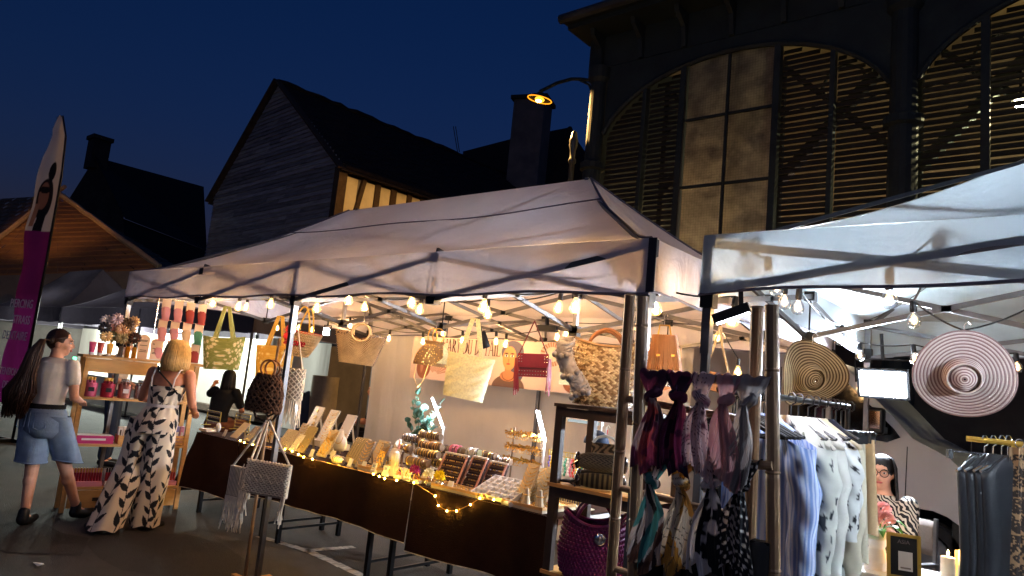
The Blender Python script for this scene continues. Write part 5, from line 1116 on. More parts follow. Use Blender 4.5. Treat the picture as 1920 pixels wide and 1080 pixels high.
# tiered gold rack of butterfly clips
t = jw('tiered_rack', 'three tier rack crowded with gold butterfly earrings', 'jewellery stand', 975, 1.3); mb = MB()
for s in (-1, 1): mb.bar((s*.14, .04, 0), (s*.14, .04, .46), .012)
mb.build('upright', 'velvet_taupe', t, kind='stuff')
for k, z in enumerate((.22, .32, .42)):
    MB().box((0, .02-.02*k*0, z), (.34, .012, .016)).build('bar', 'velvet_taupe', t); mb = MB()
    for j in range(15):
        x = -.165+.0236*j; c = Vector((x, 0, z)); a = random.uniform(-.5, .5)
        for s in (-1, 1):
            for (u, v_) in ((.026, .018), (.02, -.018)):
                q = ang(random.uniform(-.5, .5), a, 0) @ Vector((s*u, -.012-random.random()*.012, v_)); mb.add([c, c+Vector((q.x, q.y, q.z*.2)), c+q, c+Vector((q.x*.2, q.y, q.z))], [(0, 1, 2, 3)])
        if random.random() < .7: mb.torus(c+Vector((0, -.006, -.032)), .013, .002, ang(R(90), 0, random.uniform(-.6, .6)), 10, 4)
    mb.build('butterflies', 'gold', t, kind='stuff')
# notched necklace towers at the right end
for (lab, px, Y, h, sd) in (('tall notched linen necklace tower left of the twin led lamp', 972, .78, .29, 21), ('short notched linen tower behind the taller one', 988, .9, .26, 22), ('notched linen necklace tower hung with gold chains, beside the dark rack', 1006, .84, .28, 23)): nb(lab, px, Y, .12, h, 'linen', 'chains', .38, R(-14), sd)
for i, (px, Y) in enumerate(((985, .72), (1010, .74))):
    t = jw('earring_cone', ['left of two small wooden earring cones at the right end', 'right of two small wooden earring cones at the right end'][i], 'jewellery stand', px, Y); MB().lathe([(.035, 0), (.012, .13), (.0, .135)], n=12).build('cone', 'linen', t); MB().torus((0, 0, .09), .024, .003, None, 14, 4).build('bracelet', 'gold', t)
t = jw('paper_roll', 'small patterned roll of paper lying on the table edge', 'roll', 950, .675, R(-25)); MB().lathe([(0, -.06), (.016, -.06), (.016, .06), (0, .06)], (0, 0, .017), 14, ang(0, R(90), 0)).build('roll', 'card_white', t)
for x in (-.05, .05): MB().torus((x, 0, .017), .0165, .002, ang(0, R(90), 0), 14, 4).build('band', 'gold', t)
t = jw('gift_box', 'small pink gift box beside the necklace towers', 'box', 1026, .95); MB().box((0, 0, .025), (.1, .08, .05)).build('box', 'pink_thread', t); MB().box((0, 0, .055), (.105, .085, .012)).build('lid', 'card_white', t)
# colourful dangling trinkets behind the dark rack
t = thing('trinket_rack', 'gold wire rack hung with colourful beaded dangles behind the dark rack', 'jewellery stand', TP(1085, 1.35)); mb = MB()
for z in (.3, .335): mb.bar((-.3, 0, z), (.3, 0, z), .006)
for x in (-.3, .3): mb.bar((x, 0, 0), (x, 0, .34), .008)
for k in range(25): mb.bar((-.3+.025*k, 0, .3), (-.3+.025*k, 0, .335), .004)
mb.build('wire_frame', 'gold_paint', t)
for i, c in enumerate(((214, 74, 50), (230, 190, 50), (70, 150, 110), (226, 120, 140), (120, 110, 200), (230, 220, 200), (236, 140, 60))):
    mat('dangle%d' % i, c, .5)
for k in range(24):
    x = -.29+.025*k; mb = MB()
    for j in range(6): mb.ball((x+random.uniform(-.008, .008), -.005, .285-.022*j), (.011, .006, .013), 6, 4)
    mb.build('dangle', 'dangle%d' % random.randrange(7), t)
t = thing('trinket_rack', 'small gold wire rack of earrings under the middle shelf of the dark rack', 'jewellery stand', TP(1070, 1.15)); mb = MB(); mb.bar((-.16, 0, .1), (.16, 0, .1), .006); [mb.bar((-.16+.02*k, 0, 0), (-.16+.02*k, 0, .1), .004) for k in range(17)]; mb.build('wire_frame', 'gold_paint', t); MB().box((0, 0, .004), (.34, .08, .008)).build('base', 'linen', t)
# eucalyptus sprig
mat('eucalyptus', (78, 122, 108), .6, noise=(8, .2), vary=.25); mat('stem', (120, 110, 70), .7)
t = jw('eucalyptus_sprig', 'blue green artificial eucalyptus sprig in a small vase', 'plant', 775, 1.4); MB().lathe([(.03, 0), (.04, .04), (.028, .1), (.02, .13), (.024, .14)], n=14).build('vase', 'porcelain', t, smooth=True)
lf_me = []
for r_ in (.022, .029, .036):
    m_ = MB(); n = 10; ring = [(r_*math.cos(2*math.pi*k/n), r_*1.05*(math.sin(2*math.pi*k/n)+1), .12*r_*math.cos(4*math.pi*k/n)) for k in range(n)]; m_.add([(0, r_, -.1*r_)]+ring, [(0, 1+k, 1+(k+1) % n) for k in range(n)]); me_ = m_.mesh('leaf'); setmat(me_, 'eucalyptus'); lf_me.append(me_)
for (dx, dz, sd) in ((-.03, .5, 1), (.15, .32, 2), (.26, .44, 4), (-.13, .24, 3), (.06, .36, 5), (-.08, .4, 6), (.2, .24, 7)):
    pts = [Vector((dx*u**1.3, .02*math.sin(u*4), .12+dz*u)) for u in np.linspace(0, 1, 11)]; MB().tube(pts, .003, 5).build('stem', 'stem', t)
    for k in range(2, 11):
        for s in (-1, 1):
            if random.random() < .25: continue
            o = bpy.data.objects.new('leaf', random.choice(lf_me)); COL.objects.link(o); o.parent = t; o.location = pts[k]; o.rotation_euler = (R(random.uniform(20, 80)), R(random.uniform(-30, 30)), R(s*random.uniform(50, 120)+random.uniform(-30, 30)))
# ================================================================== people
mat('skin', (214, 160, 132), .5, noise=(12, .06)); mat('skin_tan', (196, 134, 104), .5, noise=(10, .07)); mat('hair_blond', (212, 178, 116), .45, noise=(30, .25), vary=.0); mat('hair_brown', (58, 36, 26), .45, noise=(30, .25)); mat('hair_dark', (24, 20, 20), .5)
mat('white_tee', (226, 218, 212), .9, noise=(6, .08)); mat('denim_light', (120, 140, 166), .9, noise=(9, .22), bump=(120, .3)); mat('denim_dark', (44, 56, 78), .9, noise=(9, .2)); mat('black_cloth', (18, 18, 22), .9); mat('black_shoe', (16, 15, 16), .5); mat('rust_cloth', (112, 66, 46), .9, noise=(8, .2)); mat('lips', (168, 84, 78), .5); mat('eye_white', (225, 222, 216), .3); mat('eye_dark', (30, 24, 22), .2); mat('denim_seam', (86, 106, 136), .9)
def V(*a): return Vector(a)
def rings(mb, rs, n=16):
    """rs: (centre, rx, ry) horizontal ellipses, capped"""
    base = len(mb.v)
    for c, rx, ry in rs:
        for j in range(n): a = 2*math.pi*j/n; mb.v.append((c[0]+rx*math.cos(a), c[1]+ry*math.sin(a), c[2]))
    for i in range(len(rs)-1):
        for j in range(n): mb.f.append((base+i*n+j, base+i*n+(j+1) % n, base+(i+1)*n+(j+1) % n, base+(i+1)*n+j))
    mb.f.append(tuple(base+j for j in reversed(range(n)))); mb.f.append(tuple(base+(len(rs)-1)*n+j for j in range(n)))
def fuse(o, vox, it=6, f=.5):
    m = o.modifiers.new('fuse', 'REMESH'); m.mode = 'VOXEL'; m.voxel_size = vox; m.use_smooth_shade = True
    s = o.modifiers.new('soften', 'SMOOTH'); s.iterations = it; s.factor = f; return o
def limb(mb, pts, rs, n=12):
    P = []; Q = []
    for i in range(len(pts)-1):
        for k in range(4): u = k/4; P.append(Vector(pts[i]).lerp(Vector(pts[i+1]), u)); Q.append(lerp(rs[i], rs[i+1], u))
    P.append(Vector(pts[-1])); Q.append(rs[-1]); mb.tube(P, Q, n)
    for p, r in zip(pts, rs): mb.ball(p, r, 10, 7)
def hand(mb, wrist, dirn, palmn, curl=.5, s=1.0, thumb=1):
    d = Vector(dirn).normalized(); n_ = Vector(palmn); n_ = (n_-d*n_.dot(d)).normalized(); x = d.cross(n_)
    w = Vector(wrist); mb.ball(w+d*.045*s, (.001, .001, .001), 4, 3); M = Matrix((x, n_, d)).transposed(); mb.ball(w+d*.05*s, (.04*s, .017*s, .052*s), 10, 8, M)
    for k in range(4):
        b = w+d*.085*s+x*(-.03+.02*k)*s; L_ = (.062, .07, .066, .052)[k]*s; p1 = b+(d*math.cos(curl*.6)+n_*math.sin(curl*.6))*L_*.45; p2 = p1+(d*math.cos(curl*1.6)+n_*math.sin(curl*1.6))*L_*.32; p3 = p2+(d*math.cos(curl*2.4)+n_*math.sin(curl*2.4))*L_*.26
        mb.tube([b, p1, p2, p3], [.0095*s, .009*s, .0085*s, .007*s], 8)
    b = w+d*.03*s-x*.03*s*thumb; p1 = b+(d*.6-x*.7*thumb+n_*.3).normalized()*.035*s; p2 = p1+(d*.9-x*.1*thumb+n_*.4).normalized()*.032*s; mb.tube([b, p1, p2], [.012*s, .01*s, .008*s], 8)
def head(mb, c, face, s=1.0):
    """c: centre of the skull, face: unit direction; returns frame"""
    f = Vector(face).normalized(); up = V(0, 0, 1); up = (up-f*up.dot(f)).normalized(); r = f.cross(up); M = Matrix((r, f, up)).transposed(); P = lambda x, y, z: Vector(c)+M @ (V(x, y, z)*s)
    mb.ball(P(0, -.008, .02), (.074*s, .092*s, .1*s), 18, 12, M); mb.ball(P(0, .03, -.045), (.054*s, .06*s, .062*s), 14, 10, M); mb.ball(P(0, .05, -.088), (.028*s, .026*s, .02*s), 10, 7, M)
    mb.tube([P(0, .085, .015), P(0, .1, -.012), P(0, .108, -.032)], [.009*s, .012*s, .014*s], 8); mb.ball(P(0, .098, -.033), (.018*s, .012*s, .01*s), 8, 6, M)
    for sx in (-1, 1): mb.ball(P(sx*.077, -.008, -.012), (.01*s, .02*s, .03*s), 8, 6, M); mb.ball(P(sx*.04, .06, -.03), (.024*s, .026*s, .024*s), 8, 6, M)
    mb.ball(P(0, .088, .03), (.055*s, .012*s, .012*s), 10, 6, M)
    return P, M
def face_parts(P, M, body, s=1.0):
    for sx in (-1, 1):
        MB().ball(P(sx*.031, .082, .006), (.011*s, .007*s, .006*s), 10, 7, M).build('eye', 'eye_white', body, smooth=True); MB().ball(P(sx*.031, .09, .006), (.006*s, .003*s, .006*s), 8, 6, M).build('iris', 'eye_dark', body, smooth=True)
        MB().tube([P(sx*.016, .095, .024), P(sx*.034, .096, .03), P(sx*.05, .086, .024)], .004*s, 5).build('eyebrow', 'hair_dark', body)
    MB().ball(P(0, .09, -.06), (.024*s, .008*s, .008*s), 12, 6, M).build('mouth', 'lips', body, smooth=True)
def body_build(name, t, J, skin, h=1.0, face=(0, -1, 0), vox=.0095, curl=.5, fem=True):
    """J: joints in the person's frame: head, neck, chest, waist, hip, and l/r shoulder, elbow, wrist, hipj, knee, ankle, toe"""
    mb = MB(); ch = J['chest']; wa = J['waist']; hi = J['hip']; nk = J['neck']
    fx = J.get('side', V(1, 0, 0))
    def oriented(rs):
        base = len(mb.v); n = 18; fr = Vector((-fx.y, fx.x, 0))
        for c, rx, ry in rs:
            for j in range(n): a = 2*math.pi*j/n; mb.v.append(tuple(Vector(c)+fx*rx*math.cos(a)+fr*ry*math.sin(a)))
        for i in range(len(rs)-1):
            for j in range(n): mb.f.append((base+i*n+j, base+i*n+(j+1) % n, base+(i+1)*n+(j+1) % n, base+(i+1)*n+j))
        mb.f.append(tuple(base+j for j in reversed(range(n)))); mb.f.append(tuple(base+(len(rs)-1)*n+j for j in range(n)))
    up = (nk-ch).normalized()
    oriented([(hi-V(0, 0, .09), .1*h, .08*h), (hi-V(0, 0, .04), .155*h, .115*h), (hi+V(0, 0, .03), .165*h, .12*h), (wa, .122*h if fem else .145*h, .09*h), (wa.lerp(ch, .55), .135*h if fem else .16*h, .1*h), (ch, .15*h if fem else .175*h, .108*h), (ch.lerp(nk, .45), .145*h, .095*h), (ch.lerp(nk, .75), .1*h, .07*h), (nk, .056*h, .055*h)])
    hd = J['head']; mb.tube([nk-V(0, 0, .05), nk.lerp(hd, .5), hd-V(0, 0, .03)], [.058*h, .05*h, .05*h], 12)
    for s in 'lr':
        sh, el, wr = J[s+'shoulder'], J[s+'elbow'], J[s+'wrist']; limb(mb, [sh, el, wr], [.05*h, .038*h, .026*h]); mb.ball(sh.lerp(el, .3), .044*h, 10, 7)
        hand(mb, wr, J.get(s+'hdir', wr-el), J.get(s+'palm', V(0, 0, -1)), J.get(s+'curl', curl), h*.95, 1 if s == 'l' else -1)
        hj, kn, an, to = J[s+'hipj'], J[s+'knee'], J[s+'ankle'], J[s+'toe']; limb(mb, [hj, kn, an], [.086*h, .055*h, .036*h]); mb.ball(kn.lerp(an, .28)+(kn-an).normalized().cross(fx)*.012, (.05*h, .05*h, .06*h), 10, 8); limb(mb, [an-V(0, 0, .01), an.lerp(to, .5)-V(0, 0, .02), to], [.036*h, .034*h, .026*h])
    P, M = head(mb, hd, face, h)
    o = fuse(mb.build(name, skin, t), vox, 5); return o, P, M
def hair_strands(body, m, roots_fn, n, name='hair', r0=.012, r1=.004, seg=8):
    rr = random.Random(5); mb = MB()
    for k in range(n):
        pts = roots_fn(k, rr)
        if pts: mb.tube(pts, [lerp(r0, r1, (i/(len(pts)-1))**2) for i in range(len(pts))], 5)
    return mb.build(name, m, body, smooth=True)
def to_local(loc, rz, p): return Matrix.Rotation(-rz, 3, 'Z') @ (Vector(p)-Vector(loc))
def garment(name, t, m, parts, vox=.011, it=4):
    mb = MB()
    for kind, a in parts:
        if kind == 'r': rings(mb, a)
        elif kind == 'l': limb(mb, *a)
        elif kind == 'b': mb.ball(*a)
        elif kind == 't': mb.tube(*a)
    return fuse(mb.build(name, m, t), vox, it)
# ---- the girl with the long ponytail
RZ = R(218); fl_, fr_ = at(42, 986, Z=0), at(140, 972, Z=0); gl_ = Vector((fl_.x, fl_.y, 0))
g1 = thing('person', 'person with long brown ponytail, white tee and pale denim shorts, back turned', 'person', gl_, RZ)
lf, rf = to_local(gl_, RZ, fl_), to_local(gl_, RZ, fr_)
ms_ = V(.0, 0, 0)
J = dict(head=V(-.02, -.03, 1.55), neck=V(-.02, 0, 1.42), chest=V(-.02, 0, 1.26), waist=V(-.02, 0, 1.07), hip=V(-.03, .01, .93), lshoulder=V(.145, 0, 1.37), rshoulder=V(-.185, 0, 1.37), lelbow=V(.215, .03, 1.12), relbow=V(-.26, .02, 1.1), lwrist=V(.18, -.17, 1.02), rwrist=V(-.18, -.2, 1.06), lhipj=V(.055, 0, .88), rhipj=V(-.115, 0, .88), lknee=V(.03, -.03, .48), rknee=V(lerp(-.115, rf.x, .55), -.03+rf.y*.4, .48), lankle=V(lf.x, lf.y, .09), rankle=V(rf.x, rf.y, .09), ltoe=V(lf.x+.03, lf.y-.15, .035), rtoe=V(rf.x-.05, rf.y-.14, .035))
b1, P, M = body_build('body', g1, J, 'skin', 1.0, (-.9, -.42, .02)); face_parts(P, M, b1)
garment('tee', g1, 'white_tee', [('r', [(V(-.025, .005, .98), .142, .105), (V(-.02, .005, 1.08), .138, .104), (V(-.02, 0, 1.2), .153, .116), (V(-.02, 0, 1.3), .165, .116), (V(-.02, 0, 1.38), .15, .095), (V(-.02, 0, 1.425), .085, .066)])]+[('l', ([J[s+'shoulder'], J[s+'shoulder'].lerp(J[s+'elbow'], .5)], [.059, .058])) for s in 'lr'])
def shorts_leg(s, x0, kn):
    def pos(u, v):
        cx = lerp(x0, kn.x*1.0+.012*s, v); cy = lerp(.01, kn.y+.01, v); a = u*2*np.pi; r = lerp(.134, .124, v)*(1+.05*np.sin(a*5+s+v*3)*v); return cx+r*np.cos(a), cy+r*.82*np.sin(a), lerp(.93, .535, v)+.012*np.cos(a+s)*v
    o = csurf('shorts_leg', pos, 'denim_light', g1, nu=64, nv=24, wrap=True)
    MB().tube([tuple(float(q) for q in pos(np.array(u), np.array(1.))) for u in np.linspace(0, 1, 40, endpoint=False)], .007, 5, closed=True).build('hem', 'denim_light', o)
for s, k in ((1, 'l'), (-1, 'r')): shorts_leg(s, -.03+.075*s, J[k+'knee'])
sh_ = MB(); rings(sh_, [(V(-.035, .005, .74), .1, .085), (V(-.03, .01, .80), .16, .125), (V(-.03, .012, .88), .182, .14), (V(-.03, .012, .95), .172, .132), (V(-.025, .008, 1.0), .15, .116)], 28); sh_ = sh_.build('shorts_seat', 'denim_light', g1, smooth=True)
for s in (-1, 1): MB().tube([(s*.035, .15, .955), (s*.125, .118, .955), (s*.122, .128, .83), (s*.08, .148, .815), (s*.04, .154, .83)], .004, 4, closed=True).build('pocket_seam', 'denim_seam', sh_)
MB().tube([(0, .158, .96), (0, .157, .84), (0, .12, .78)], .004, 4).build('back_seam', 'denim_seam', sh_)
csurf('waistband', lambda u, v: (-.025+.155*np.cos(u*6.283), .008+.121*np.sin(u*6.283), .985+.045*v), 'black_cloth', g1, nu=40, nv=3, wrap=True)
for s in 'lr':
    a, to = J[s+'ankle'], J[s+'toe']; o = garment('shoe', g1, 'black_shoe', [('l', ([a-V(0, -.02, .035), a.lerp(to, .6)-V(0, 0, .025), to+V(0, -.03, .005)], [.046, .042, .034])), ('l', ([a+V(0, .01, .03), a-V(0, -.015, .03)], [.044, .046]))], .008, 3)
cap = MB(); cap.ball(P(0, -.022, .032), (.083, .094, .1), 20, 14, M); cap = cap.build('hair', 'hair_brown', b1, smooth=True)
tie = V(.0, .08, 1.57)
def pony(k, rr):
    a = rr.uniform(0, 6.28); q = rr.uniform(0, 1)**.5; o = V(math.cos(a)*.02*q, math.sin(a)*.02*q, 0); w = V(math.cos(a)*.085*q, math.sin(a)*.045*q, 0); ln = rr.uniform(.5, .68)
    return [tie+o, tie+o+V(.03, .05, .0), tie+V(.055, .085, -.12)+w*.5+o, tie+V(.085, .09, -.3)+w*.9, tie+V(.11+.05*q*math.cos(a), .1, -.45)+w+V(rr.uniform(-.02, .02), 0, 0), tie+V(.13, .1, -ln)+w*1.1+V(rr.uniform(-.03, .03), rr.uniform(-.02, .02), 0)]
hair_strands(b1, 'hair_brown', pony, 420, 'ponytail', .0065, .0025)
def scalp(k, rr):
    a = k/60*math.pi-.2; s0 = P(.07*math.cos(a), .06, .06+.03*math.sin(a)); return [s0, P(.088*math.cos(a), -.03, .03+.09*math.sin(a)), tie+V(0, 0, .01*math.sin(a))]
hair_strands(cap, 'hair_brown', scalp, 60, 'combed_strands', .008, .006)
MB().ball(tie, (.035, .03, .035), 10, 7).build('hair_clip', 'hair_dark', b1)
# ---- the blonde woman in the leaf print jumpsuit
RZ2 = R(216); rfw, lfw = at(268, 992, Z=0), at(180, 998, Z=0); w0 = Vector((rfw.x, rfw.y, 0))
w1 = thing('person', 'blonde bobbed person in a white jumpsuit printed with black leaves, seen from behind', 'person', w0, RZ2)
lf = to_local(w0, RZ2, lfw)
J = dict(head=V(-.05, -.03, 1.565), neck=V(-.04, 0, 1.43), chest=V(-.03, .0, 1.27), waist=V(.0, 0, 1.08), hip=V(.05, .0, .94), lshoulder=V(.14, 0, 1.375), rshoulder=V(-.205, 0, 1.375), lelbow=V(.235, -.05, 1.13), relbow=V(-.27, .0, 1.11), lwrist=V(.16, -.25, 1.1), rwrist=V(-.2, -.2, 1.04), lhipj=V(.14, 0, .88), rhipj=V(-.04, 0, .88), lknee=V(lerp(.14, lf.x, .5), -.03, .48), rknee=V(-.02, -.03, .48), lankle=V(lf.x, lf.y, .08), rankle=V(0, 0, .08), ltoe=V(lf.x+.13, lf.y-.1, .03), rtoe=V(-.04, -.16, .03))
b2, P2, M2 = body_build('body', w1, J, 'skin_tan', 1.0, (-.18, -.98, -.05)); face_parts(P2, M2, b2)
LEAVES = []
rr = random.Random(11)
for x0 in np.arange(-.1, 2.4, .155):
    z = rr.uniform(-.1, .1); s = 1
    while z < 1.45:
        x = x0+.035*math.sin(z*7+x0*20); ln = rr.uniform(.085, .125); LEAVES.append((x, z, R(s*rr.uniform(28, 58)+8*math.cos(z*7)), ln, ln*rr.uniform(.17, .22))); s = -s; z += rr.uniform(.05, .075)
def leafprint(x, z):
    C = np.zeros(x.shape)
    for x0 in np.arange(-.1, 2.4, .155): C = np.maximum(C, (np.abs(x-x0-.035*np.sin(z*7+x0*20)) < .0035)*1.)
    for (lx, lz, a, ln, w) in LEAVES:
        dx, dz = x-lx, z-lz; t_ = (dx*math.sin(a)+dz*math.cos(a))/ln; c = dx*math.cos(a)-dz*math.sin(a); ok = (t_ > 0) & (t_ < 1); C = np.maximum(C, ok & (np.abs(c) < w*np.sin(np.pi*np.clip(t_, 0, 1)**.75)))
    return rgb(cmix(S(232, 218, 198), S(24, 26, 34), C))
def jleg(s, hx, kn, an, r0, r1):
    def path(v): return np.interp(v, [0, .45, 1], [hx, kn.x, an.x]), np.interp(v, [0, .45, 1], [.01, kn.y+.02, an.y+.0])
    def pos(u, v):
        cx, cy = path(v); a = u*2*np.pi; r = lerp(r0, r1, v)*(1+.05*np.sin(a*6+s*2+v*2)*(.3+v)+.03*np.sin(a*3+v*9)); return cx+r*np.cos(a), cy+r*.8*np.sin(a), lerp(.96, .035, v)+.012*np.sin(a*4)*v
    csurf('trouser_leg', pos, 'print', w1, col=lambda u, v: leafprint(u*.95+(0 if s > 0 else 1.0), lerp(.96, .03, v)), nu=170, nv=170, wrap=True)
jleg(1, .125, J['lknee'], J['lankle']-V(.06, 0, 0), .14, .14); jleg(-1, -.02, J['rknee'], V(.0, 0, .05), .135, .125)
def topos(u, v):
    a = u*2*np.pi; z = lerp(.84, 1.295, v); cx = np.interp(z, [.84, 1.08, 1.3], [.055, .0, -.03]); rx = np.interp(z, [.84, .95, 1.04, 1.085, 1.12, 1.24, 1.3], [.2, .19, .155, .132, .14, .162, .165]); ry = np.interp(z, [.84, .95, 1.04, 1.085, 1.12, 1.24, 1.3], [.15, .145, .118, .1, .108, .122, .12]); f = 1+.03*np.sin(a*15+z*8)*np.exp(-((z-1.085)/.09)**2); z = z-.035*np.sin(a)*np.clip((v-.8)/.2, 0, 1); return cx+rx*f*np.cos(a), .003+ry*f*np.sin(a), z
csurf('bodice', topos, 'print', w1, col=lambda u, v: leafprint(u*1.0+.5, lerp(.84, 1.295, v)), nu=180, nv=90, wrap=True)
csurf('belt', lambda u, v: (.0+.14*np.cos(u*6.283), .003+.108*np.sin(u*6.283), 1.07+.028*v), 'white_tee', w1, nu=48, nv=3, wrap=True)
for s in (-1, 1):
    MB().tube([(-.03+s*.1, .118, 1.25), (-.03+s*.105, .112, 1.33), (-.035+s*.115, .07, 1.41), (-.035+s*.11, -.02, 1.425), (-.03+s*.1, -.1, 1.3)], .007, 6).build('strap', 'white_tee', w1)
MB().tube([(-.17, .09, 1.2), (-.09, .123, 1.3), (.03, .11, 1.39), (.08, .04, 1.43), (.1, -.06, 1.38)], .008, 6).build('bag_strap', 'black_cloth', w1)
for s in 'lr':
    a, to = J[s+'ankle'], J[s+'toe']; garment('shoe', w1, 'black_shoe', [('l', ([a-V(0, -.03, .045), a.lerp(to, .6)-V(0, 0, .03), to+(to-a).normalized()*.05], [.04, .04, .03]))], .008, 3)
def bob(k, rr):
    a = rr.uniform(0, 2*math.pi); e = rr.uniform(0, 1); front = math.sin(a) > .72
    if front: return None
    top_ = P2(.05*math.cos(a)*e, .03-.05*e+.0, .115-.015*e); R1 = V(.092*math.cos(a), .1*math.sin(a)-.0, 0); ln = rr.uniform(-.175, -.145); f = lambda k_, z: P2(R1.x*k_, R1.y*k_-.012, z); k_ = rr.uniform(.95, 1.12)
    return [top_, f(.62*k_, .108), f(.93*k_, .06), f(1.08*k_, -.01), f(1.16*k_, -.085), f(1.08*k_, ln)]
hair_strands(b2, 'hair_blond', bob, 900, 'hair', .006, .003); MB().ball(P2(0, -.016, .026), (.084, .098, .1), 20, 14, M2).build('hair_base', 'hair_blond', b2, smooth=True)
# ---- people beyond the stall
def standing(label, loc, rz, skin, top, legs, hairm, sit=None, face=(0, -1, 0), legname='trousers', hairlen=0):
    t = thing('person', label, 'person', loc, rz)
    if not sit:
        J = dict(head=V(0, -.02, 1.6), neck=V(0, 0, 1.47), chest=V(0, 0, 1.3), waist=V(0, 0, 1.1), hip=V(0, 0, .96), lhipj=V(.09, 0, .9), rhipj=V(-.09, 0, .9), lknee=V(.1, -.03, .5), rknee=V(-.1, -.03, .5), lankle=V(.11, 0, .09), rankle=V(-.11, 0, .09), ltoe=V(.13, -.15, .03), rtoe=V(-.13, -.15, .03), lshoulder=V(.19, 0, 1.42), rshoulder=V(-.19, 0, 1.42), lelbow=V(.25, 0, 1.15), relbow=V(-.25, 0, 1.15), lwrist=V(.18, -.2, 1.05), rwrist=V(-.18, -.2, 1.05))
    else: J = sit
    b, P, M = body_build('body', t, J, skin, 1.0, face, .012); face_parts(P, M, b); up = lambda a, k: a
    garment('shirt', t, top, [('r', [(J['hip']+V(0, 0, .02), .17, .13), (J['waist'], .15, .115), (J['chest'], .18, .13), (J['chest'].lerp(J['neck'], .6), .14, .1), (J['neck']-V(0, 0, .01), .075, .065)])]+[('l', ([J[s+'shoulder'], J[s+'shoulder'].lerp(J[s+'elbow'], .7)], [.068, .064])) for s in 'lr'], .013)
    garment(legname, t, legs, [('r', [(J['hip']-V(0, 0, .08), .15, .12), (J['hip'], .182, .14), (J['hip']+V(0, 0, .05), .168, .125)])]+[('l', ([J[s+'hipj'], J[s+'knee'], J[s+'knee'].lerp(J[s+'ankle'], .88)], [.1, .08, .075])) for s in 'lr'], .014)
    for s in 'lr': garment('shoe', t, 'black_shoe', [('l', ([J[s+'ankle']-V(0, -.02, .04), J[s+'toe']], [.044, .034]))], .01, 2)
    def hr(k, rr):
        a = rr.uniform(0, 6.283)
        if math.sin(a) > .35: return None
        c = lambda q, z: P(.09*q*math.cos(a), .095*q*math.sin(a)-.01, z); pts = [c(.2, .12), c(.75, .1), c(1.02, .04), c(1.06, -.03)]
        return pts+([c(1.15, -.12), c(1.2, -.12-hairlen*rr.uniform(.7, 1))] if hairlen else [])
    hair_strands(b, hairm, hr, 380, 'hair', .007, .003); MB().ball(P(0, -.016, .03), (.082, .096, .1), 16, 12, M).build('hair_base', hairm, b, smooth=True); return t, J, b, P, M
standing('person in a white tee and dark jeans standing behind the wooden shelf', at(222, 700, Y=1.0).xy.to_3d(), R(150), 'skin', 'white_tee', 'denim_dark', 'hair_dark')
def seated(hz=.5, lean=0, legsep=.12, arms=None, crossed=False):
    J = dict(hip=V(0, .05, hz), waist=V(0, .04-lean*.2, hz+.17), chest=V(0, .02-lean*.6, hz+.36), neck=V(0, .0-lean, hz+.53), head=V(0, -.03-lean*1.15, hz+.665), lhipj=V(.09, .02, hz-.02), rhipj=V(-.09, .02, hz-.02), lknee=V(legsep, -.4, hz), rknee=V(-legsep, -.4, hz), lankle=V(legsep, -.42, .1), rankle=V(-legsep, -.42, .1), ltoe=V(legsep+.03, -.57, .035), rtoe=V(-legsep-.03, -.57, .035), lshoulder=V(.18, -lean*.9, hz+.47), rshoulder=V(-.18, -lean*.9, hz+.47), lelbow=V(.25, -.08-lean, hz+.22), relbow=V(-.25, -.08-lean, hz+.22), lwrist=V(.12, -.28-lean, hz+.2), rwrist=V(-.12, -.28-lean, hz+.2))
    if crossed: J['rknee'] = V(-.02, -.42, hz+.1); J['rankle'] = V(.24, -.56, hz-.16); J['rtoe'] = V(.38, -.62, hz-.2)
    if arms: J.update(arms)
    return J
p = at(418, 730, Y=2.3); p.z = 0
standing('person in a black top seated behind the left end of the jewellery table', p, R(205), 'skin_tan', 'black_cloth', 'rust_cloth', 'hair_dark', sit=seated(.6, .08, arms=dict(lelbow=V(.3, -.1, 1.0), lwrist=V(.34, -.24, 1.14))), legname='skirt', hairlen=.1)
p = at(706, 740, Y=3.8); p.z = 0
standing('person in black trousers sitting cross-legged behind the rear tent post', p, R(318), 'skin_tan', 'black_cloth', 'black_cloth', 'hair_brown', sit=seated(.62, 0, crossed=True))
for (lab, px, py, Y, h, nm) in (('small folding stool under the person behind the jewellery table', 418, 730, 2.3, .5, 1), ('folding stool under the person behind the rear tent post', 706, 740, 3.8, .52, 2)):
    p = at(px, py, Y=Y); p.z = 0; t = thing('stool', lab, 'stool', p, R(30)); MB().box((0, .03, h-.02), (.34, .3, .04)).build('seat', 'black_plastic', t)
    for sx in (-1, 1):
        for sy in (-1, 1): MB().bar((sx*.14, sy*.12+.03, h-.04), (sx*.16, sy*.14+.03, 0), .025).build('leg', 'grey_steel', t)
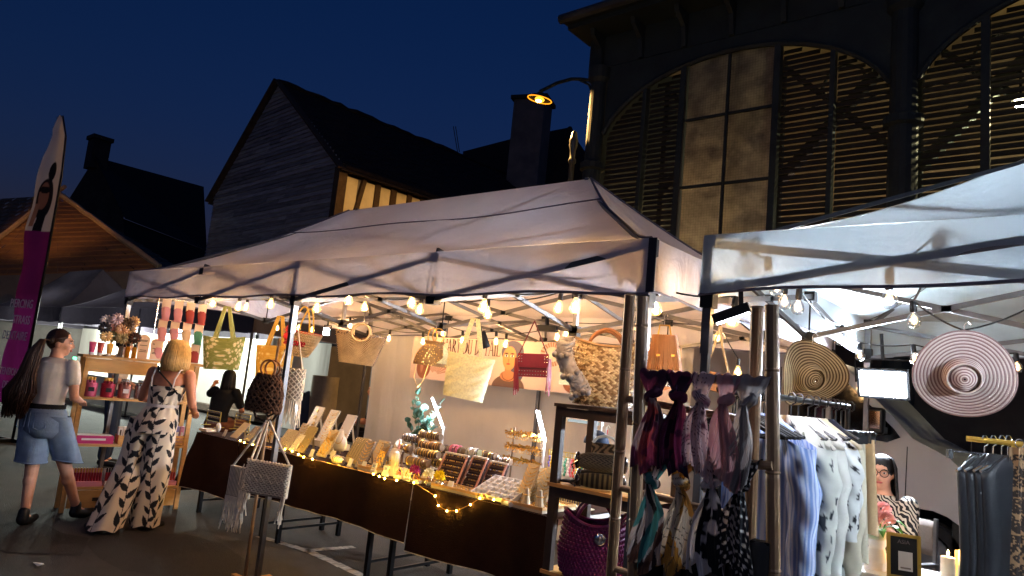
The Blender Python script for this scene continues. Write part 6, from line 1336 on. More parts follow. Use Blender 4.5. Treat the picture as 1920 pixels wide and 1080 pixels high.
# ================================================================== feather flag
ff = at(40, 700, Y=.55); f0 = Vector((at(-8, 825, Y=.5).x, .5, 0)); fz = 5.0
fg = thing('feather_flag', 'tall purple and white feather flag lettered for piercing and tooth gems', 'flag', f0, R(19))
top = to_local(f0, R(19), at(70, 236, Y=.5))
HZ = top.z
MB().tube([(.36, 0, .0), (.37, 0, HZ*.5), (.35, 0, HZ*.8), (.28, 0, HZ*.93), (.12, 0, HZ), (-.02, 0, HZ-.02)], [.02, .018, .014, .012, .01, .008], 8).build('pole', 'black_metal', fg, smooth=True)
MB().box((.36, 0, .03), (.5, .05, .05)).box((.36, 0, .031), (.05, .5, .052)).build('foot', 'black_metal', fg)
def fpos(u, v):
    z = lerp(.55, HZ, v); xr = np.interp(v, [0, .45, .8, .93, 1], [.36, .37, .345, .27, .1]); wd = np.interp(v, [0, .1, .6, .85, .95, 1], [.62, .6, .56, .42, .24, .02]); x = xr-wd*(1-u); return x, .05*np.sin(u*5+v*6)*(1-u)+.02*np.sin(v*30)*(1-u), z
def fcol(u, v):
    C = cmix(S(132, 36, 118), S(120, 30, 104), np.sin(v*9)*.5+.5); C = cmix(C, S(214, 208, 212), (v > .585)*1.); C = cmix(C, S(20, 18, 24), (u > .93)*1.)
    def ell(C, cx, cz, rx, rz, c): return cmix(C, S(*c), np.clip((1-((u-cx)/rx)**2-((v-cz)/rz)**2)/.1, 0, 1))
    C = ell(C, .42, .70, .3, .075, (34, 28, 32)); C = ell(C, .5, .80, .16, .035, (22, 20, 24)); C = ell(C, .36, .71, .17, .05, (150, 104, 88)); C = cmix(C, S(26, 24, 30), ((v > .585) & (v < .66) & (np.abs(u-.45-.2*(v-.6)) < .13))*1.); C = cmix(C, S(160, 116, 100), ((v > .6) & (v < .68) & (np.abs(u-.22) < .07))*1.); C = ell(C, .36, .732, .2, .012, (30, 24, 28)); return rgb(C)
csurf('flag_cloth', fpos, 'print_thin', fg, col=fcol, nu=60, nv=260)
mat('flag_ink', (222, 214, 220), .8)
for (txt, z, s_) in (('PIERCING', 2.02, .19), ('STRASS', 1.77, .19), ('DENTAIRE', 1.52, .19), ('EXTENSIONS', .98, .16), ('DE CILS', .78, .16)):
    ftext('lettering', txt, s_, 'flag_ink', fg, (.3, -.035, z), (R(90), 0, R(0)), .002, align='RIGHT', sx=.62)
# ================================================================== wooden shelf unit with beauty goods
SA = at(163, 660, Y=-.42); SB = at(375, 686, Y=.6); SA.z = SB.z = 0; sd = (SB-SA); SW = sd.length; SRZ = math.atan2(sd.y, sd.x)
shf = thing('display_shelf', 'pine display shelf unit with drawers at the left end of the stall', 'shelf', SA, SRZ)
DP = .3
for x in (.02, SW-.02):
    for y in (.02, DP-.02): MB().box((x, y, .72), (.04, .036, 1.44)).build('upright', 'pine', shf)
MB().box((SW/2, DP/2, 1.455), (SW+.06, DP+.04, .025)).build('top_board', 'pine', shf); MB().box((SW*.31, .015, 1.375), (SW*.6, .022, .13)).build('apron', 'pine', shf)
dz = MB().box((SW*.83, .04, 1.385), (SW*.24, .1, .115)).build('drawer_box', 'pine', shf)
for k in range(3): d_ = MB().box((SW*.83, -.016, 1.345+.037*k), (SW*.22, .012, .032)).build('drawer', 'pine', shf); MB().ball((SW*.83, -.026, 1.345+.037*k), (.012, .008, .007), 8, 5).build('knob', 'dark_wood', d_)
for z in (1.06, .62, .22): MB().box((SW/2, DP/2, z), (SW-.06, DP, .022)).build('shelf_board', 'pine', shf)
for i in range(2): d_ = MB().box((SW*(.27+.46*i), .012, .12), (SW*.44, .024, .16)).build('drawer', 'pine', shf); MB().box((SW*(.27+.46*i), -.004, .12), (.05, .012, .03)).build('handle', 'dark_wood', d_)
def sg(name, label, cat, x, y, z, group=None): return thing(name, label, cat, SA+Matrix.Rotation(SRZ, 3, 'Z') @ V(x, y, z), SRZ, group)
# top: tubes, bottles, cards
mat('tube_pink', (196, 60, 110), .35); mat('tube_red', (176, 70, 60), .35); mat('tube_amber', (226, 170, 70), .35); mat('oil_gold', (190, 130, 40), .12, spec=.6); mat('foil_pink', (196, 90, 120), .3, .4); mat('foil_red', (160, 44, 66), .3, .4); mat('foil_rose', (190, 130, 120), .25, .7); mat('carton_pink', (222, 150, 176), .6); mat('carton_magenta', (190, 44, 110), .55); mat('carton_violet', (120, 110, 160), .6); mat('sole_card', (224, 196, 168), .7); mat('sock_pink', (204, 140, 144), .9); mat('sock_red', (150, 62, 58), .9); mat('sock_sand', (196, 166, 132), .9); mat('sock_green', (70, 128, 100), .9); mat('kraft_card', (222, 198, 170), .8)
ZT_ = 1.4685
for i, (x, m_) in enumerate(((.05, 'tube_pink'), (.12, 'tube_red'), (.2, 'tube_amber'))):
    t = sg('cream_tube', ['magenta cream tube standing on its cap at the left end of the shelf top', 'brick red cream tube between magenta and yellow ones', 'yellow cream tube beside the gold oil bottles'][i], 'tube', x, .08, ZT_); csurf('tube', lambda u, v: (lerp(.022, .032, v)*np.cos(u*6.283), lerp(.022, .003, v)*np.sin(u*6.283), .025+.1*v), m_, t, nu=20, nv=8, wrap=True); MB().lathe([(.022, 0), (.022, .026), (0, .026)], n=14).build('cap', 'white_plastic', t)
for i, x in enumerate((.3, .36, .42)):
    t = sg('oil_bottle', ['slim gold oil bottle nearest the yellow tube', 'gold oil bottle in the middle of three', 'gold oil bottle beside the sole shaped cards'][i], 'bottle', x, .09, ZT_); MB().lathe([(.022, 0), (.022, .1), (.012, .112)], n=14).build('bottle', 'oil_gold' if i else 'globe_glass', t, smooth=False); MB().lathe([(.013, .11), (.013, .14), (.0, .142)], n=12).build('cap', 'black_plastic', t)
for i, x in enumerate((.5, .62)):
    t = sg('sole_card', ['tall sole shaped printed card, left of two', 'shorter sole shaped printed card, right of two'][i], 'card', x, .1, ZT_); hh = .25-.035*i; poly = [(-.045, 0), (.045, 0), (.055, hh*.7)]+[(.055*math.cos(a), hh*.78+.05*math.sin(a)) for a in np.linspace(0, math.pi, 9)]+[(-.055, hh*.7)]; MB().prism(poly, (0, 0, 0), (1, 0, 0), (0, .12, 1), .006).build('card', 'sole_card', t)
    mb = MB(); [mb.box((0, -.008+.12*z, z), (.07-.01*(k % 2), .003, .006)) for k, z in enumerate((hh*.3, hh*.36, hh*.55, hh*.72, hh*.76))]; mb.build('printed_lines', 'dark_wood', t, kind='stuff')
# scrunchie tree
st = sg('scrunchie_tree', 'little wooden tree stand holding the scrunchies on the shelf top', 'stand', .22, .18, ZT_); MB().lathe([(.06, 0), (.06, .012), (.01, .02), (.01, .4)], n=14).build('post', 'pine', st)
scs = [((232, 220, 214), -.07, .34), ((216, 188, 190), .0, .37), ((26, 24, 30), .04, .35), ((90, 70, 52), .09, .33), ((226, 190, 140), .14, .36), ((30, 28, 38), -.08, .27), ((212, 150, 140), .0, .3), ((230, 190, 150), .05, .27), ((214, 190, 150), .12, .28), ((226, 190, 130), -.06, .19), ((164, 166, 120), .0, .2), ((178, 170, 128), .06, .19), ((200, 170, 128), .11, .18), ((78, 48, 38), .16, .2)]
nm_ = ['white', 'blush', 'black', 'olive brown', 'butter yellow', 'black velvet', 'salmon pink', 'peach', 'beige', 'pale yellow', 'sage green', 'moss green', 'sand', 'chocolate brown']; ps_ = ['top left', 'top left of centre', 'top centre', 'top right of centre', 'top right', 'middle left', 'upper middle', 'middle', 'middle right', 'bottom left', 'bottom left of centre', 'bottom centre', 'bottom right of centre', 'bottom right']
for i, (c, dx, dz) in enumerate(scs):
    t = sg('scrunchie', '%s scrunchie at the %s of the wooden tree stand' % (nm_[i], ps_[i]), 'scrunchie', .22+dx*1.15, .14-.05*(i % 2), ZT_+dz, 'scrunchies on the wooden tree stand'); m_ = mat('scrunchie_%d' % i, c, .9, sheen=.3); k = 40
    csurf('cloth', lambda u, v: ((.032+.026*np.cos(v*6.283)*(1+.25*np.sin(u*6.283*11)))*np.cos(u*6.283), -.012+.0*u+(.024*np.sin(v*6.283))*(1+.25*np.sin(u*6.283*11+1)), (.032+.026*np.cos(v*6.283)*(1+.25*np.sin(u*6.283*11)))*np.sin(u*6.283)), m_, t, nu=66, nv=10, wrap=True)
# sock cards on a wire stand
sk = sg('wire_stand', 'wire stand full of carded socks at the right of the shelf top', 'stand', SW*.82, .12, ZT_); mb = MB()
for x in (-.27, .2): mb.bar((x, .02, 0), (x, .02, .66), .008)
for z in (.2, .42, .64): mb.bar((-.27, .02, z), (.2, .02, z), .006)
mb.build('wire_frame', 'silver', sk); MB().box((-.03, .02, .004), (.5, .12, .008)).build('base', 'white_plastic', sk)
cl_ = [['sock_pink', 'sock_pink', 'sock_red', 'sock_red'], ['sock_pink', 'sock_pink', 'sock_sand', 'sock_green'], ['sock_pink', 'sock_red', 'sock_red', 'sock_red']]
for r_ in range(3):
    for c_ in range(4):
        col = cl_[r_][c_].split('_')[1]; t = sg('sock_pack', '%s socks on a kraft card, %s row of the wire stand, %s from the left' % (col, ('top', 'middle', 'bottom')[r_], ('first', 'second', 'third', 'fourth')[c_]), 'socks', SW*.82-.21+.118*c_, .11-.02*(2-r_), ZT_+.63-.21*r_, 'carded socks on the wire stand')
        MB().box((0, 0, -.05), (.085, .006, .1)).build('card', 'kraft_card', t); MB().box((0, -.004, -.085), (.05, .003, .012)).build('print_block', cl_[r_][c_], t)
        csurf('sock', lambda u, v: (.04*np.cos(u*6.283)*(1+.1*np.sin(v*5))+.01*v, .014*np.sin(u*6.283), -.09-.12*v), cl_[r_][c_], t, nu=20, nv=10, wrap=True); MB().prism([(-.04, 0), (.05, 0), (.04, -.015), (-.03, -.012)], (0, -.012, -.208), (1, 0, 0), (0, 0, 1), -.024).build('toe', cl_[r_][c_], t)
# tins with pump bottles on the first shelf board
for i, (x, m_) in enumerate(((.1, 'foil_pink'), (.25, 'foil_red'), (.4, 'foil_rose'), (.55, 'chrome'), (.69, 'silver'), (.84, 'chrome'))):
    t = sg('tin_tub', ['pink foil tub of small spray bottles, first on the upper board', 'crimson foil tub of spray bottles, second on the upper board', 'rose copper tub of spray bottles, third on the upper board', 'chrome tub of silver bottles, fourth on the upper board', 'silver tub of bottles beside the chrome one', 'chrome tub at the far end of the upper board'][i], 'tub', x, .12, 1.0725); MB().lathe([(.058, 0), (.064, .13), (.06, .132), (.055, .012), (0, .01)], n=22).build('tub', m_, t, smooth=False); MB().box((0, -.0605, .07), (.05, .006, .04)).build('sticker', 'black_plastic' if i < 2 else 'white_plastic', t)
    for k in range(7):
        a = k*.9; x_, y_ = .036*math.cos(a)*(k > 0), .036*math.sin(a)*(k > 0); b_ = MB().lathe([(.013, .02), (.013, .15), (.006, .158)], (x_, y_, 0), 10).build('bottle', m_, t); MB().lathe([(.008, .156), (.008, .185), (0, .187)], (x_, y_, 0), 8).build('cap', 'gold' if i < 2 else 'silver', b_)
# cartons and trays on the lower boards
def carton(label, x, y, z, w, d, h, m_, name='carton', cat='box'):
    t = sg(name, label, cat, x, y, z); MB().box((0, 0, h/2), (w, d, h)).build('box', m_, t); MB().box((0, 0, h+.001), (w*.9, d*.9, .002)).build('lid_seam', 'card_white', t); MB().box((0, -d/2-.0015, h*.55), (w*.6, .003, h*.25)).build('label_panel', 'card_white', t); return t
carton('long magenta carton on the middle board', .19, .12, .6315, .34, .16, .075, 'carton_magenta')
t = sg('wooden_crate', 'small pine crate holding boxed perfumes on the middle board', 'crate', .56, .12, .6315); MB().box((0, 0, .006), (.32, .17, .012)).build('base', 'pine', t)
for s in (-1, 1): MB().box((0, s*.08, .045), (.32, .01, .075)).build('side', 'pine', t); MB().box((s*.155, 0, .045), (.01, .15, .075)).build('end', 'pine', t)
for k in range(7): m_ = ['card_white', 'card_white', 'carton_pink', 'carton_pink', 'carton_pink', 'card_white', 'carton_violet'][k]; b_ = sg('perfume_box', '%s perfume box, %s in the pine crate' % ({'card_white': 'white', 'carton_pink': 'pink', 'carton_violet': 'violet'}[m_], ('first', 'second', 'third', 'fourth', 'fifth', 'sixth', 'last')[k]), 'box', .42+.043*k, .12, .644); MB().box((0, 0, .075), (.038, .06, .15)).build('box', m_, b_); MB().box((0, -.031, .09), (.012, .003, .06)).build('label_panel', 'dark_wood', b_)
t = sg('slatted_crate', 'slatted pine crate of violet boxes at the right of the middle board', 'crate', .92, .1, .6315)
for k in range(3): MB().box((0, -.08, .02+.032*k), (.2, .01, .024)).build('slat', 'pine', t); MB().box((0, .08, .02+.032*k), (.2, .01, .024)).build('slat', 'pine', t)
for s in (-1, 1): MB().box((s*.098, 0, .05), (.012, .15, .1)).build('end', 'pine', t)
for k in range(4): b_ = sg('perfume_box', 'violet perfume box, %s in the slatted crate' % ('first', 'second', 'third', 'fourth')[k], 'box', .855+.043*k, .1, .635); MB().box((0, 0, .09), (.038, .06, .18)).build('box', 'carton_violet' if k < 3 else 'carton_pink', b_); MB().box((0, -.031, .1), (.02, .003, .05)).build('label_panel', 'card_white', b_)
def stick_tray(label, x, n, m1, m2, trm):
    t = sg('stick_tray', label, 'tray', x, .12, .2315); MB().box((0, 0, .022), (.27, .17, .044)).build('tray', trm, t); MB().box((0, .07, .08), (.27, .012, .13)).build('backboard', trm, t)
    for k in range(n): b_ = MB().lathe([(.011, .04), (.011, .12), (.007, .125)], (-.12+.24*k/(n-1), -.03, 0), 9).build('gloss_stick', m1, t); MB().lathe([(.008, .124), (.008, .165), (0, .167)], (-.12+.24*k/(n-1), -.03, 0), 8).build('cap', m2, b_)
stick_tray('pink tray of gold capped lip gloss sticks on the bottom board', .19, 11, 'foil_red', 'gold', 'carton_pink'); stick_tray('tray of dark lip pencils beside the gold capped sticks', .48, 12, 'foil_red', 'black_plastic', 'card_white'); stick_tray('tray of red sticks at the right of the bottom board', .86, 10, 'tube_red', 'tube_amber', 'carton_pink')
# ================================================================== far left stall table with small goods
ft = thing('folding_table', 'table under a long white cloth at the far left stall', 'table', (-19.5, 4.9, 0)); MB().box((0, 0, .74), (9.5, .8, .03)).build('tabletop', 'white_plastic', ft)
for x in (-4.6, -1.6, 1.6, 4.6): MB().box((x, 0, .365), (.04, .7, .72)).build('leg', 'black_metal', ft)
tc_ = thing('tablecloth', 'white tablecloth of the far left stall', 'tablecloth', (-19.5, 4.9, .757)); csurf('cloth', lambda u, v: (lerp(-4.8, 4.8, u), -.42-.05*v+.03*np.sin(u*70+2*np.sin(u*17))*v, -.72*v), 'sidewall_canvas', tc_, nu=200, nv=8); csurf('cloth_top', lambda u, v: (lerp(-4.8, 4.8, u), lerp(-.42, .42, v), .003+0*u), 'sidewall_canvas', tc_, nu=3, nv=3)
for x, lab in ((-24, 'cold lamp under the roof at the left of the far left stall'), (-20, 'cold lamp under the roof in the middle of the far left stall'), (-15.5, 'cold lamp under the dark tent behind the wooden shelf')):
    t = thing('ceiling_lamp', lab, 'lamp', (x, 5.6, 2.3)); MB().box((0, 0, 0), (.6, .08, .05)).build('housing', 'white_plastic', t); MB().box((0, 0, -.03), (.56, .06, .006)).build('diffuser', 'tube_led', t); lamp('stall_light', 'POINT', (0, .1, -.25), 130, (238, 248, 234), t, .1)
for k, (px, c, nm, sh) in enumerate(((10, (60, 120, 90), 'green bottle', 'b'), (28, (90, 60, 110), 'violet basket', 'k'), (47, (230, 40, 40), 'red glowing toy', 'g'), (60, (200, 120, 60), 'orange box', 'x'), (137, (70, 230, 150), 'green glowing sign', 's'), (148, (40, 130, 170), 'blue dish', 'k'), (160, (150, 130, 190), 'lilac bowl', 'k'))):
    p = at(px, 690, Y=4.75); t = thing('trinket', nm+' on the white table of the far left stall', 'trinket', (p.x, 4.75, .765)); m_ = emis('glow_'+nm.replace(' ', '_'), c, 2.5) if sh in 'gs' else mat('trinket%d' % k, c, .4)
    mm = m_ 
    if sh == 'b': MB().lathe([(.06, 0), (.065, .2), (.03, .28), (.03, .34)], n=14).build('bottle', mm, t)
    elif sh == 'k': MB().lathe([(.09, 0), (.17, .14), (.16, .14), (.09, .02), (0, .02)], n=18).build('bowl', mm, t)
    elif sh == 'g': MB().ball((0, 0, .3), (.14, .1, .14), 14, 9).build('lamp_body', mm, t); MB().lathe([(.1, 0), (.1, .05), (.03, .08), (.03, .2)], n=14).build('foot', 'black_plastic', t)
    elif sh == 'x': MB().box((0, 0, .1), (.3, .2, .2)).build('box', mm, t); MB().box((0, 0, .205), (.31, .21, .02)).build('lid', 'card_white', t)
    else: MB().box((0, 0, .2), (.16, .04, .36)).build('panel', mm, t); MB().torus((0, -.03, .18), .05, .014, ang(R(90)), 18, 6).build('ring', 'white_plastic', t); MB().box((0, 0, .012), (.26, .12, .024)).build('foot', 'black_plastic', t)
sc_ = thing('paper_scrap', 'crumpled white paper scrap on the asphalt', 'litter', at(72, 1058, Z=.006)); MB().add([(-.06, 0, 0), (-.02, -.03, .012), (.05, -.02, 0), (.08, .01, .016), (.0, .03, .004)], [(0, 1, 4), (1, 2, 3), (1, 3, 4)]).build('paper', 'card_white', sc_)
# bags and stone block by the porch behind the stall
p = at(608, 735, Y=5.6); t = thing('paper_sack', 'upright kraft paper sack standing by the porch steps', 'sack', (p.x, 5.6, 0)); h_ = at(608, 705, Y=5.6).z; csurf('sack', lambda u, v: (.28*np.sign(np.cos(u*6.283))*np.abs(np.cos(u*6.283))**.4*(1+.04*np.sin(v*9+u*20)), .2*np.sin(u*6.283), h_*v), 'stone', t, nu=40, nv=12, wrap=True)
p = at(578, 745, Y=5.5); t = thing('backpack', 'grey blue rucksack slumped beside the paper sack', 'bag', (p.x, 5.5, 0)); MB().ball((0, 0, .55), (.26, .2, .5), 16, 12).build('body', 'denim_dark', t, smooth=True); MB().tube([(-.1, -.15, .95), (0, -.2, 1.1), (.1, -.15, .95)], .02, 6).build('handle', 'black_cloth', t)
# ================================================================== dark wood rack with bags, right end of the jewellery stall
RK = thing('wooden_rack', 'dark stained wooden rack holding the big straw and purple baskets', 'rack', (-.83, .5, 0)); rw, rd = .66, .36
for x in (.025, rw-.025):
    for y in (.0, rd): MB().box((x, y, .74), (.052, .04, 1.48)).build('upright', 'dark_wood', RK)
for z, nm in ((1.47, 'top_board'), (1.0, 'shelf_board'), (.5, 'shelf_board')):
    MB().box((rw/2, rd/2, z+.008), (rw+.02, rd+.06, .02)).build(nm, 'dark_wood' if z > 1.3 else 'pine', RK); MB().box((rw/2, -.012, z-.032), (rw-.1, .02, .055)).build('rail', 'dark_wood', RK); MB().box((rw/2, rd+.012, z-.032), (rw-.1, .02, .055)).build('rail', 'dark_wood', RK)
for y in (0, rd): MB().box((rw-.028, y, .9), (.02, .02, .6)).build('inner_post', 'dark_wood', RK)
mat('patent_brown', (40, 26, 26), .2, coat=.4); 
def snake(u, v): return rgb(cmix(S(150, 138, 112), S(36, 32, 30), np.clip(np.sin(u*140)*np.sin(v*60+np.sin(u*70)*.6)+.3, 0, 1)))
def clutch(label, x, y, z, w, r, m, col, rz):
    t = thing('clutch_bag', label, 'bag', RK.location+V(x, y, z), rz)
    csurf('body', lambda u, v: (lerp(-w/2, w/2, v), r*.75*np.sin(np.pi*np.clip(v, .02, .98))**.25*np.cos(u*6.283), r+r*np.sin(np.pi*np.clip(v, .02, .98))**.25*np.sin(u*6.283)), m, t, col=col, nu=48, nv=80, wrap=True)
    for s in (-1, 1): MB().ball((s*w*.47, 0, r), (.02, r*.72, r*.95), 12, 8).build('end_cap', 'patent_brown', t, smooth=True)
    MB().tube([(-w*.4, -r*.7, r*1.2), (-w*.55, -r, r*.5), (-w*.5, -r*1.4, .01)], .005, 5).build('wrist_strap', 'patent_brown', t)
clutch('shiny dark rolled clutch with snakeskin pattern on top of the other clutches', .26, .12, 1.11, .3, .055, 'print_satin', snake, R(24)); clutch('black and olive striped clutch under the shiny one', .3, .06, 1.02, .28, .045, 'print', lambda u, v: rgb(cmix(S(96, 92, 66), S(20, 20, 22), (np.sin(v*60) > -.1)*1.)), R(30)); clutch('plain black clutch at the back of the clutch pile', .2, .22, 1.02, .28, .045, 'print', lambda u, v: rgb(cmix(S(24, 22, 24), S(24, 22, 24), 0*u)), R(20))
t = thing('glove_pair', 'black knitted gloves under the striped clutch at the shelf edge', 'gloves', RK.location+V(.16, .03, 1.019)); mb = MB(); mb.ball((0, 0, .02), (.05, .045, .02), 12, 8)
for k in range(5): mb.tube([(-.03, -.02+.012*k, .02), (-.1, -.035+.018*k, .018)], .009, 6)
fuse(mb.build('gloves', 'black_cloth', t), .006, 2)
mat('zebra_brown', (70, 56, 44), .6)
t = thing('zebra_pouch', 'brown zebra patterned pouch hanging from a white hanger behind the clutches', 'bag', at(1135, 832, Y=.88), R(32)); MB().tube([(-.08, 0, .0), (-.05, 0, .035), (0, 0, .05), (.05, 0, .035), (.08, 0, 0)], .01, 6).tube([(0, 0, .05), (0, 0, .1), (.012, 0, .115), (.02, 0, .1)], .004, 5).build('hanger', 'white_plastic', t); csurf('pouch', lambda u, v: (.085*np.cos(u*6.283), .02*np.sin(u*6.283), -.12*v), 'print', t, col=lambda u, v: rgb(cmix(S(140, 120, 96), S(44, 36, 30), (np.sin(u*60+3*np.sin(v*9+u*14)) > 0)*1.)), nu=90, nv=30, wrap=True)
t = thing('cap', 'navy cap with a white stripe hanging behind the rack', 'cap', at(1118, 832, Y=1.0), R(20)); csurf('crown', lambda u, v: (.085*np.sin(v*1.57)*np.cos(u*6.283), .085*np.sin(v*1.57)*np.sin(u*6.283), .09*np.cos(v*1.57)), 'denim_dark', t, nu=24, nv=10, wrap=True); MB().tube([(-.03, -.082, .0), (-.02, -.06, .06), (-.005, 0, .092)], .006, 5).build('stripe', 'white_plastic', t); MB().tube([(.06, 0, .02), (.07, 0, .1)], .004, 5).build('cord', 'red_felt', t)
# purple basket on the lower shelf
pb = thing('purple_basket', 'glossy purple woven basket on the lower shelf of the dark rack', 'basket', at(1108, 1068, Y=.58), R(35)); pb.location.z = .519
pw = lambda v: np.interp(v, [0, .12, .5, 1], [.15, .185, .2, .175])
csurf('body', lambda u, v: (pw(v)*np.cos(u*6.283)*.985, pw(v)*.62*np.sin(u*6.283)*.985, .3*v+.07*v**3*np.cos(u*6.283)**2), 'magenta_weave', pb, nu=80, nv=30, wrap=True)
mb = MB()
for i in range(15):
    v = (i+.5)/15; n = 52
    for j in range(n):
        a0 = 2*math.pi*(j+.5*(i % 2))/n; a1 = a0+2*math.pi/n*.9; w = float(pw(v)); f = lambda a: V(w*math.cos(a), w*.62*math.sin(a), .3*v+.07*v**3*math.cos(a)**2); p, q = f(a0), f(a1); nr = V(p.x, p.y/.38, 0).normalized(); c = (p+q)/2+nr*.006; up = V(0, 0, .009)
        mb.add([p-up, q-up, q+up, p+up, c-up*.6, c+up*.6], [(0, 4, 5, 3), (4, 1, 2, 5), (0, 1, 4), (3, 5, 2)])
mb.build('weave', 'magenta', pb, kind='stuff')
MB().tube([(float(pw(1))*math.cos(a), float(pw(1))*.62*math.sin(a), .302+.07*math.cos(a)**2) for a in np.linspace(0, 6.283, 40, endpoint=False)], .01, 6, closed=True).build('rim', 'magenta', pb)
for y in (-.07, .07): MB().tube([(-.11+.22*k/14, y, .32+.13*math.sin(math.pi*k/14)**.7) for k in range(15)], .011, 7).build('handle', 'magenta', pb, smooth=True)
MB().ball((.03, -.125, .24), (.035, .012, .035), 12, 8).build('clear_tag', 'chrome', pb, smooth=True)
# ================================================================== bamboo ladders with scarves
def bamboo(mb_root, a, b, r, name='pole'):
    a = Vector(a); b = Vector(b); L_ = (b-a).length; pts = []; rs = []; z = 0; nodes = []; p = random.uniform(.1, .3)
    while p < L_-.05: nodes.append(p); p += random.uniform(.26, .36)
    ss = sorted(set([0, L_]+[q+d for q in nodes for d in (-.02, -.006, 0, .006, .02)]))
    for s_ in ss:
        near = min([abs(s_-q) for q in nodes] or [9]); pts.append(a.lerp(b, s_/L_)); rs.append(r*(1.12 if near < .001 else .96 if near < .007 else 1.02))
    return MB().tube(pts, rs, 12).build(name, 'bamboo', mb_root, world=True, smooth=False)
def ext(p, q): p, q = Vector(p), Vector(q); return p+(q-p)*((p.z)/(p.z-q.z))
la = thing('bamboo_ladder', 'bamboo ladder standing upright with knotted scarves on its rungs', 'ladder', (.65, -.78, 0)); YL = -.8
Lt, Lb = at(1205, 556, Y=YL), at(1188, 1078, Y=YL+.03); Rt, Rb = at(1447, 572, Y=YL), at(1450, 1078, Y=YL+.03)
bamboo(la, ext(Lt, Lb), Lt, .0215); bamboo(la, ext(Rt, Rb), Rt, .0215)
rz_ = [(at(1205, 703, Y=YL), at(1447, 718, Y=YL)), (at(1200, 862, Y=YL), at(1449, 873, Y=YL)), (at(1194, 1014, Y=YL+.02), at(1450, 1030, Y=YL+.02)), (V(.44, -.77, .78), V(.93, -.77, .78)), (V(.45, -.77, .45), V(.93, -.77, .45))]
for a, b in rz_: bamboo(la, a, b, .014, 'rung')
lb = thing('bamboo_ladder', 'second bamboo ladder leaning against the back of the scarf ladder', 'ladder', (.5, -.5, 0))
Lt2, Lb2 = at(1182, 552, Y=YL+.06), at(1146, 1078, Y=YL+.36); Rt2, Rb2 = at(1420, 575, Y=YL+.06), at(1404, 1078, Y=YL+.36)
bamboo(lb, ext(Lt2, Lb2), Lt2, .021); bamboo(lb, ext(Rt2, Rb2), Rt2, .021)
for f in (.25, .45, .62, .8): bamboo(lb, ext(Lt2, Lb2).lerp(Lt2, f), ext(Rt2, Rb2).lerp(Rt2, f), .013, 'rung')
def pat(kind):
    r = np.random.default_rng(hash(kind) % 1 + len(kind)*7+sum(map(ord, kind)))
    cs = r.uniform(-.3, .7, (40, 2)); rd_ = r.uniform(.02, .05, 40)
    def blobs(x, z, C, cols, k0=0, k1=40, sc=1):
        for i in range(k0, k1): d = np.hypot(x-cs[i, 0]*.5, z-cs[i, 1]*.7)*(1+.25*np.sin(np.arctan2(z-cs[i, 1]*.7, x-cs[i, 0]*.5)*5+i)); C = cmix(C, S(*cols[i % len(cols)]), np.clip((rd_[i]*sc-d)/.008, 0, 1))
        return C
    def f(x, z):
        o = 0*x
        if kind == 'plum': C = blobs(x, z, cmix(S(116, 52, 84), S(66, 40, 62), .5+.5*np.sin(z*14+x*9)), [(190, 92, 96), (56, 44, 62), (196, 176, 174), (150, 66, 96)], sc=1.25)
        elif kind == 'aubergine': C = blobs(x, z, cmix(S(58, 24, 52), S(34, 22, 44), .5+.5*np.sin(z*11)), [(112, 44, 78), (46, 50, 78), (136, 60, 78)], sc=1.2)
        elif kind == 'speckle': C = blobs(x, z, cmix(S(206, 184, 186), S(206, 184, 186), o), [(120, 66, 92), (90, 60, 76), (170, 120, 140)], sc=.32); C = cmix(C, S(96, 56, 74), (np.sin(x*260+4*np.sin(z*70))*np.sin(z*240+3*np.sin(x*90)) > .72)*1.)
        elif kind == 'blush': C = cmix(S(206, 168, 166), S(182, 134, 140), .5+.5*np.sin(x*40+z*22)*np.sin(z*35))
        elif kind == 'grey': C = cmix(S(178, 172, 168), S(150, 144, 142), .5+.5*np.sin(x*50+z*8))
        elif kind == 'stripes': C = cmix(S(188, 180, 176), S(56, 46, 46), (np.sin(x*110+z*18) > .55)*1.); C = cmix(C, S(66, 128, 128), ((np.sin(x*24-z*14+1.2)) > .8)*1.); C = cmix(C, S(92, 66, 58), ((np.sin(x*30-z*18+4)) > .82)*1.)
        elif kind == 'mustard': C = cmix(S(206, 196, 176), S(190, 142, 66), (np.sin(x*30+z*16+.5) > 0)*1.); C = cmix(C, S(66, 60, 56), (np.sin(x*170+z*60+5*np.sin(z*40)) > .93)*1.)
        elif kind == 'cow': C = blobs(x, z, cmix(S(206, 202, 204), S(206, 202, 204), o), [(22, 24, 30)], sc=.85); C = cmix(C, S(22, 24, 30), ((np.sin(x*22+z*13) > .75))*1.)
        elif kind == 'dots': C = cmix(S(24, 26, 34), S(214, 208, 204), (np.hypot(((x*48+.5*np.floor(z*48)) % 1)-.5, (z*48 % 1)-.5) < .24)*1.); C = cmix(C, cmix(S(196, 184, 178), S(30, 28, 34), (np.sin((x+z)*210) > .2)*1.), (np.sin(x*20+z*9+2) > .55)*1.)
        return rgb(C)
    return f
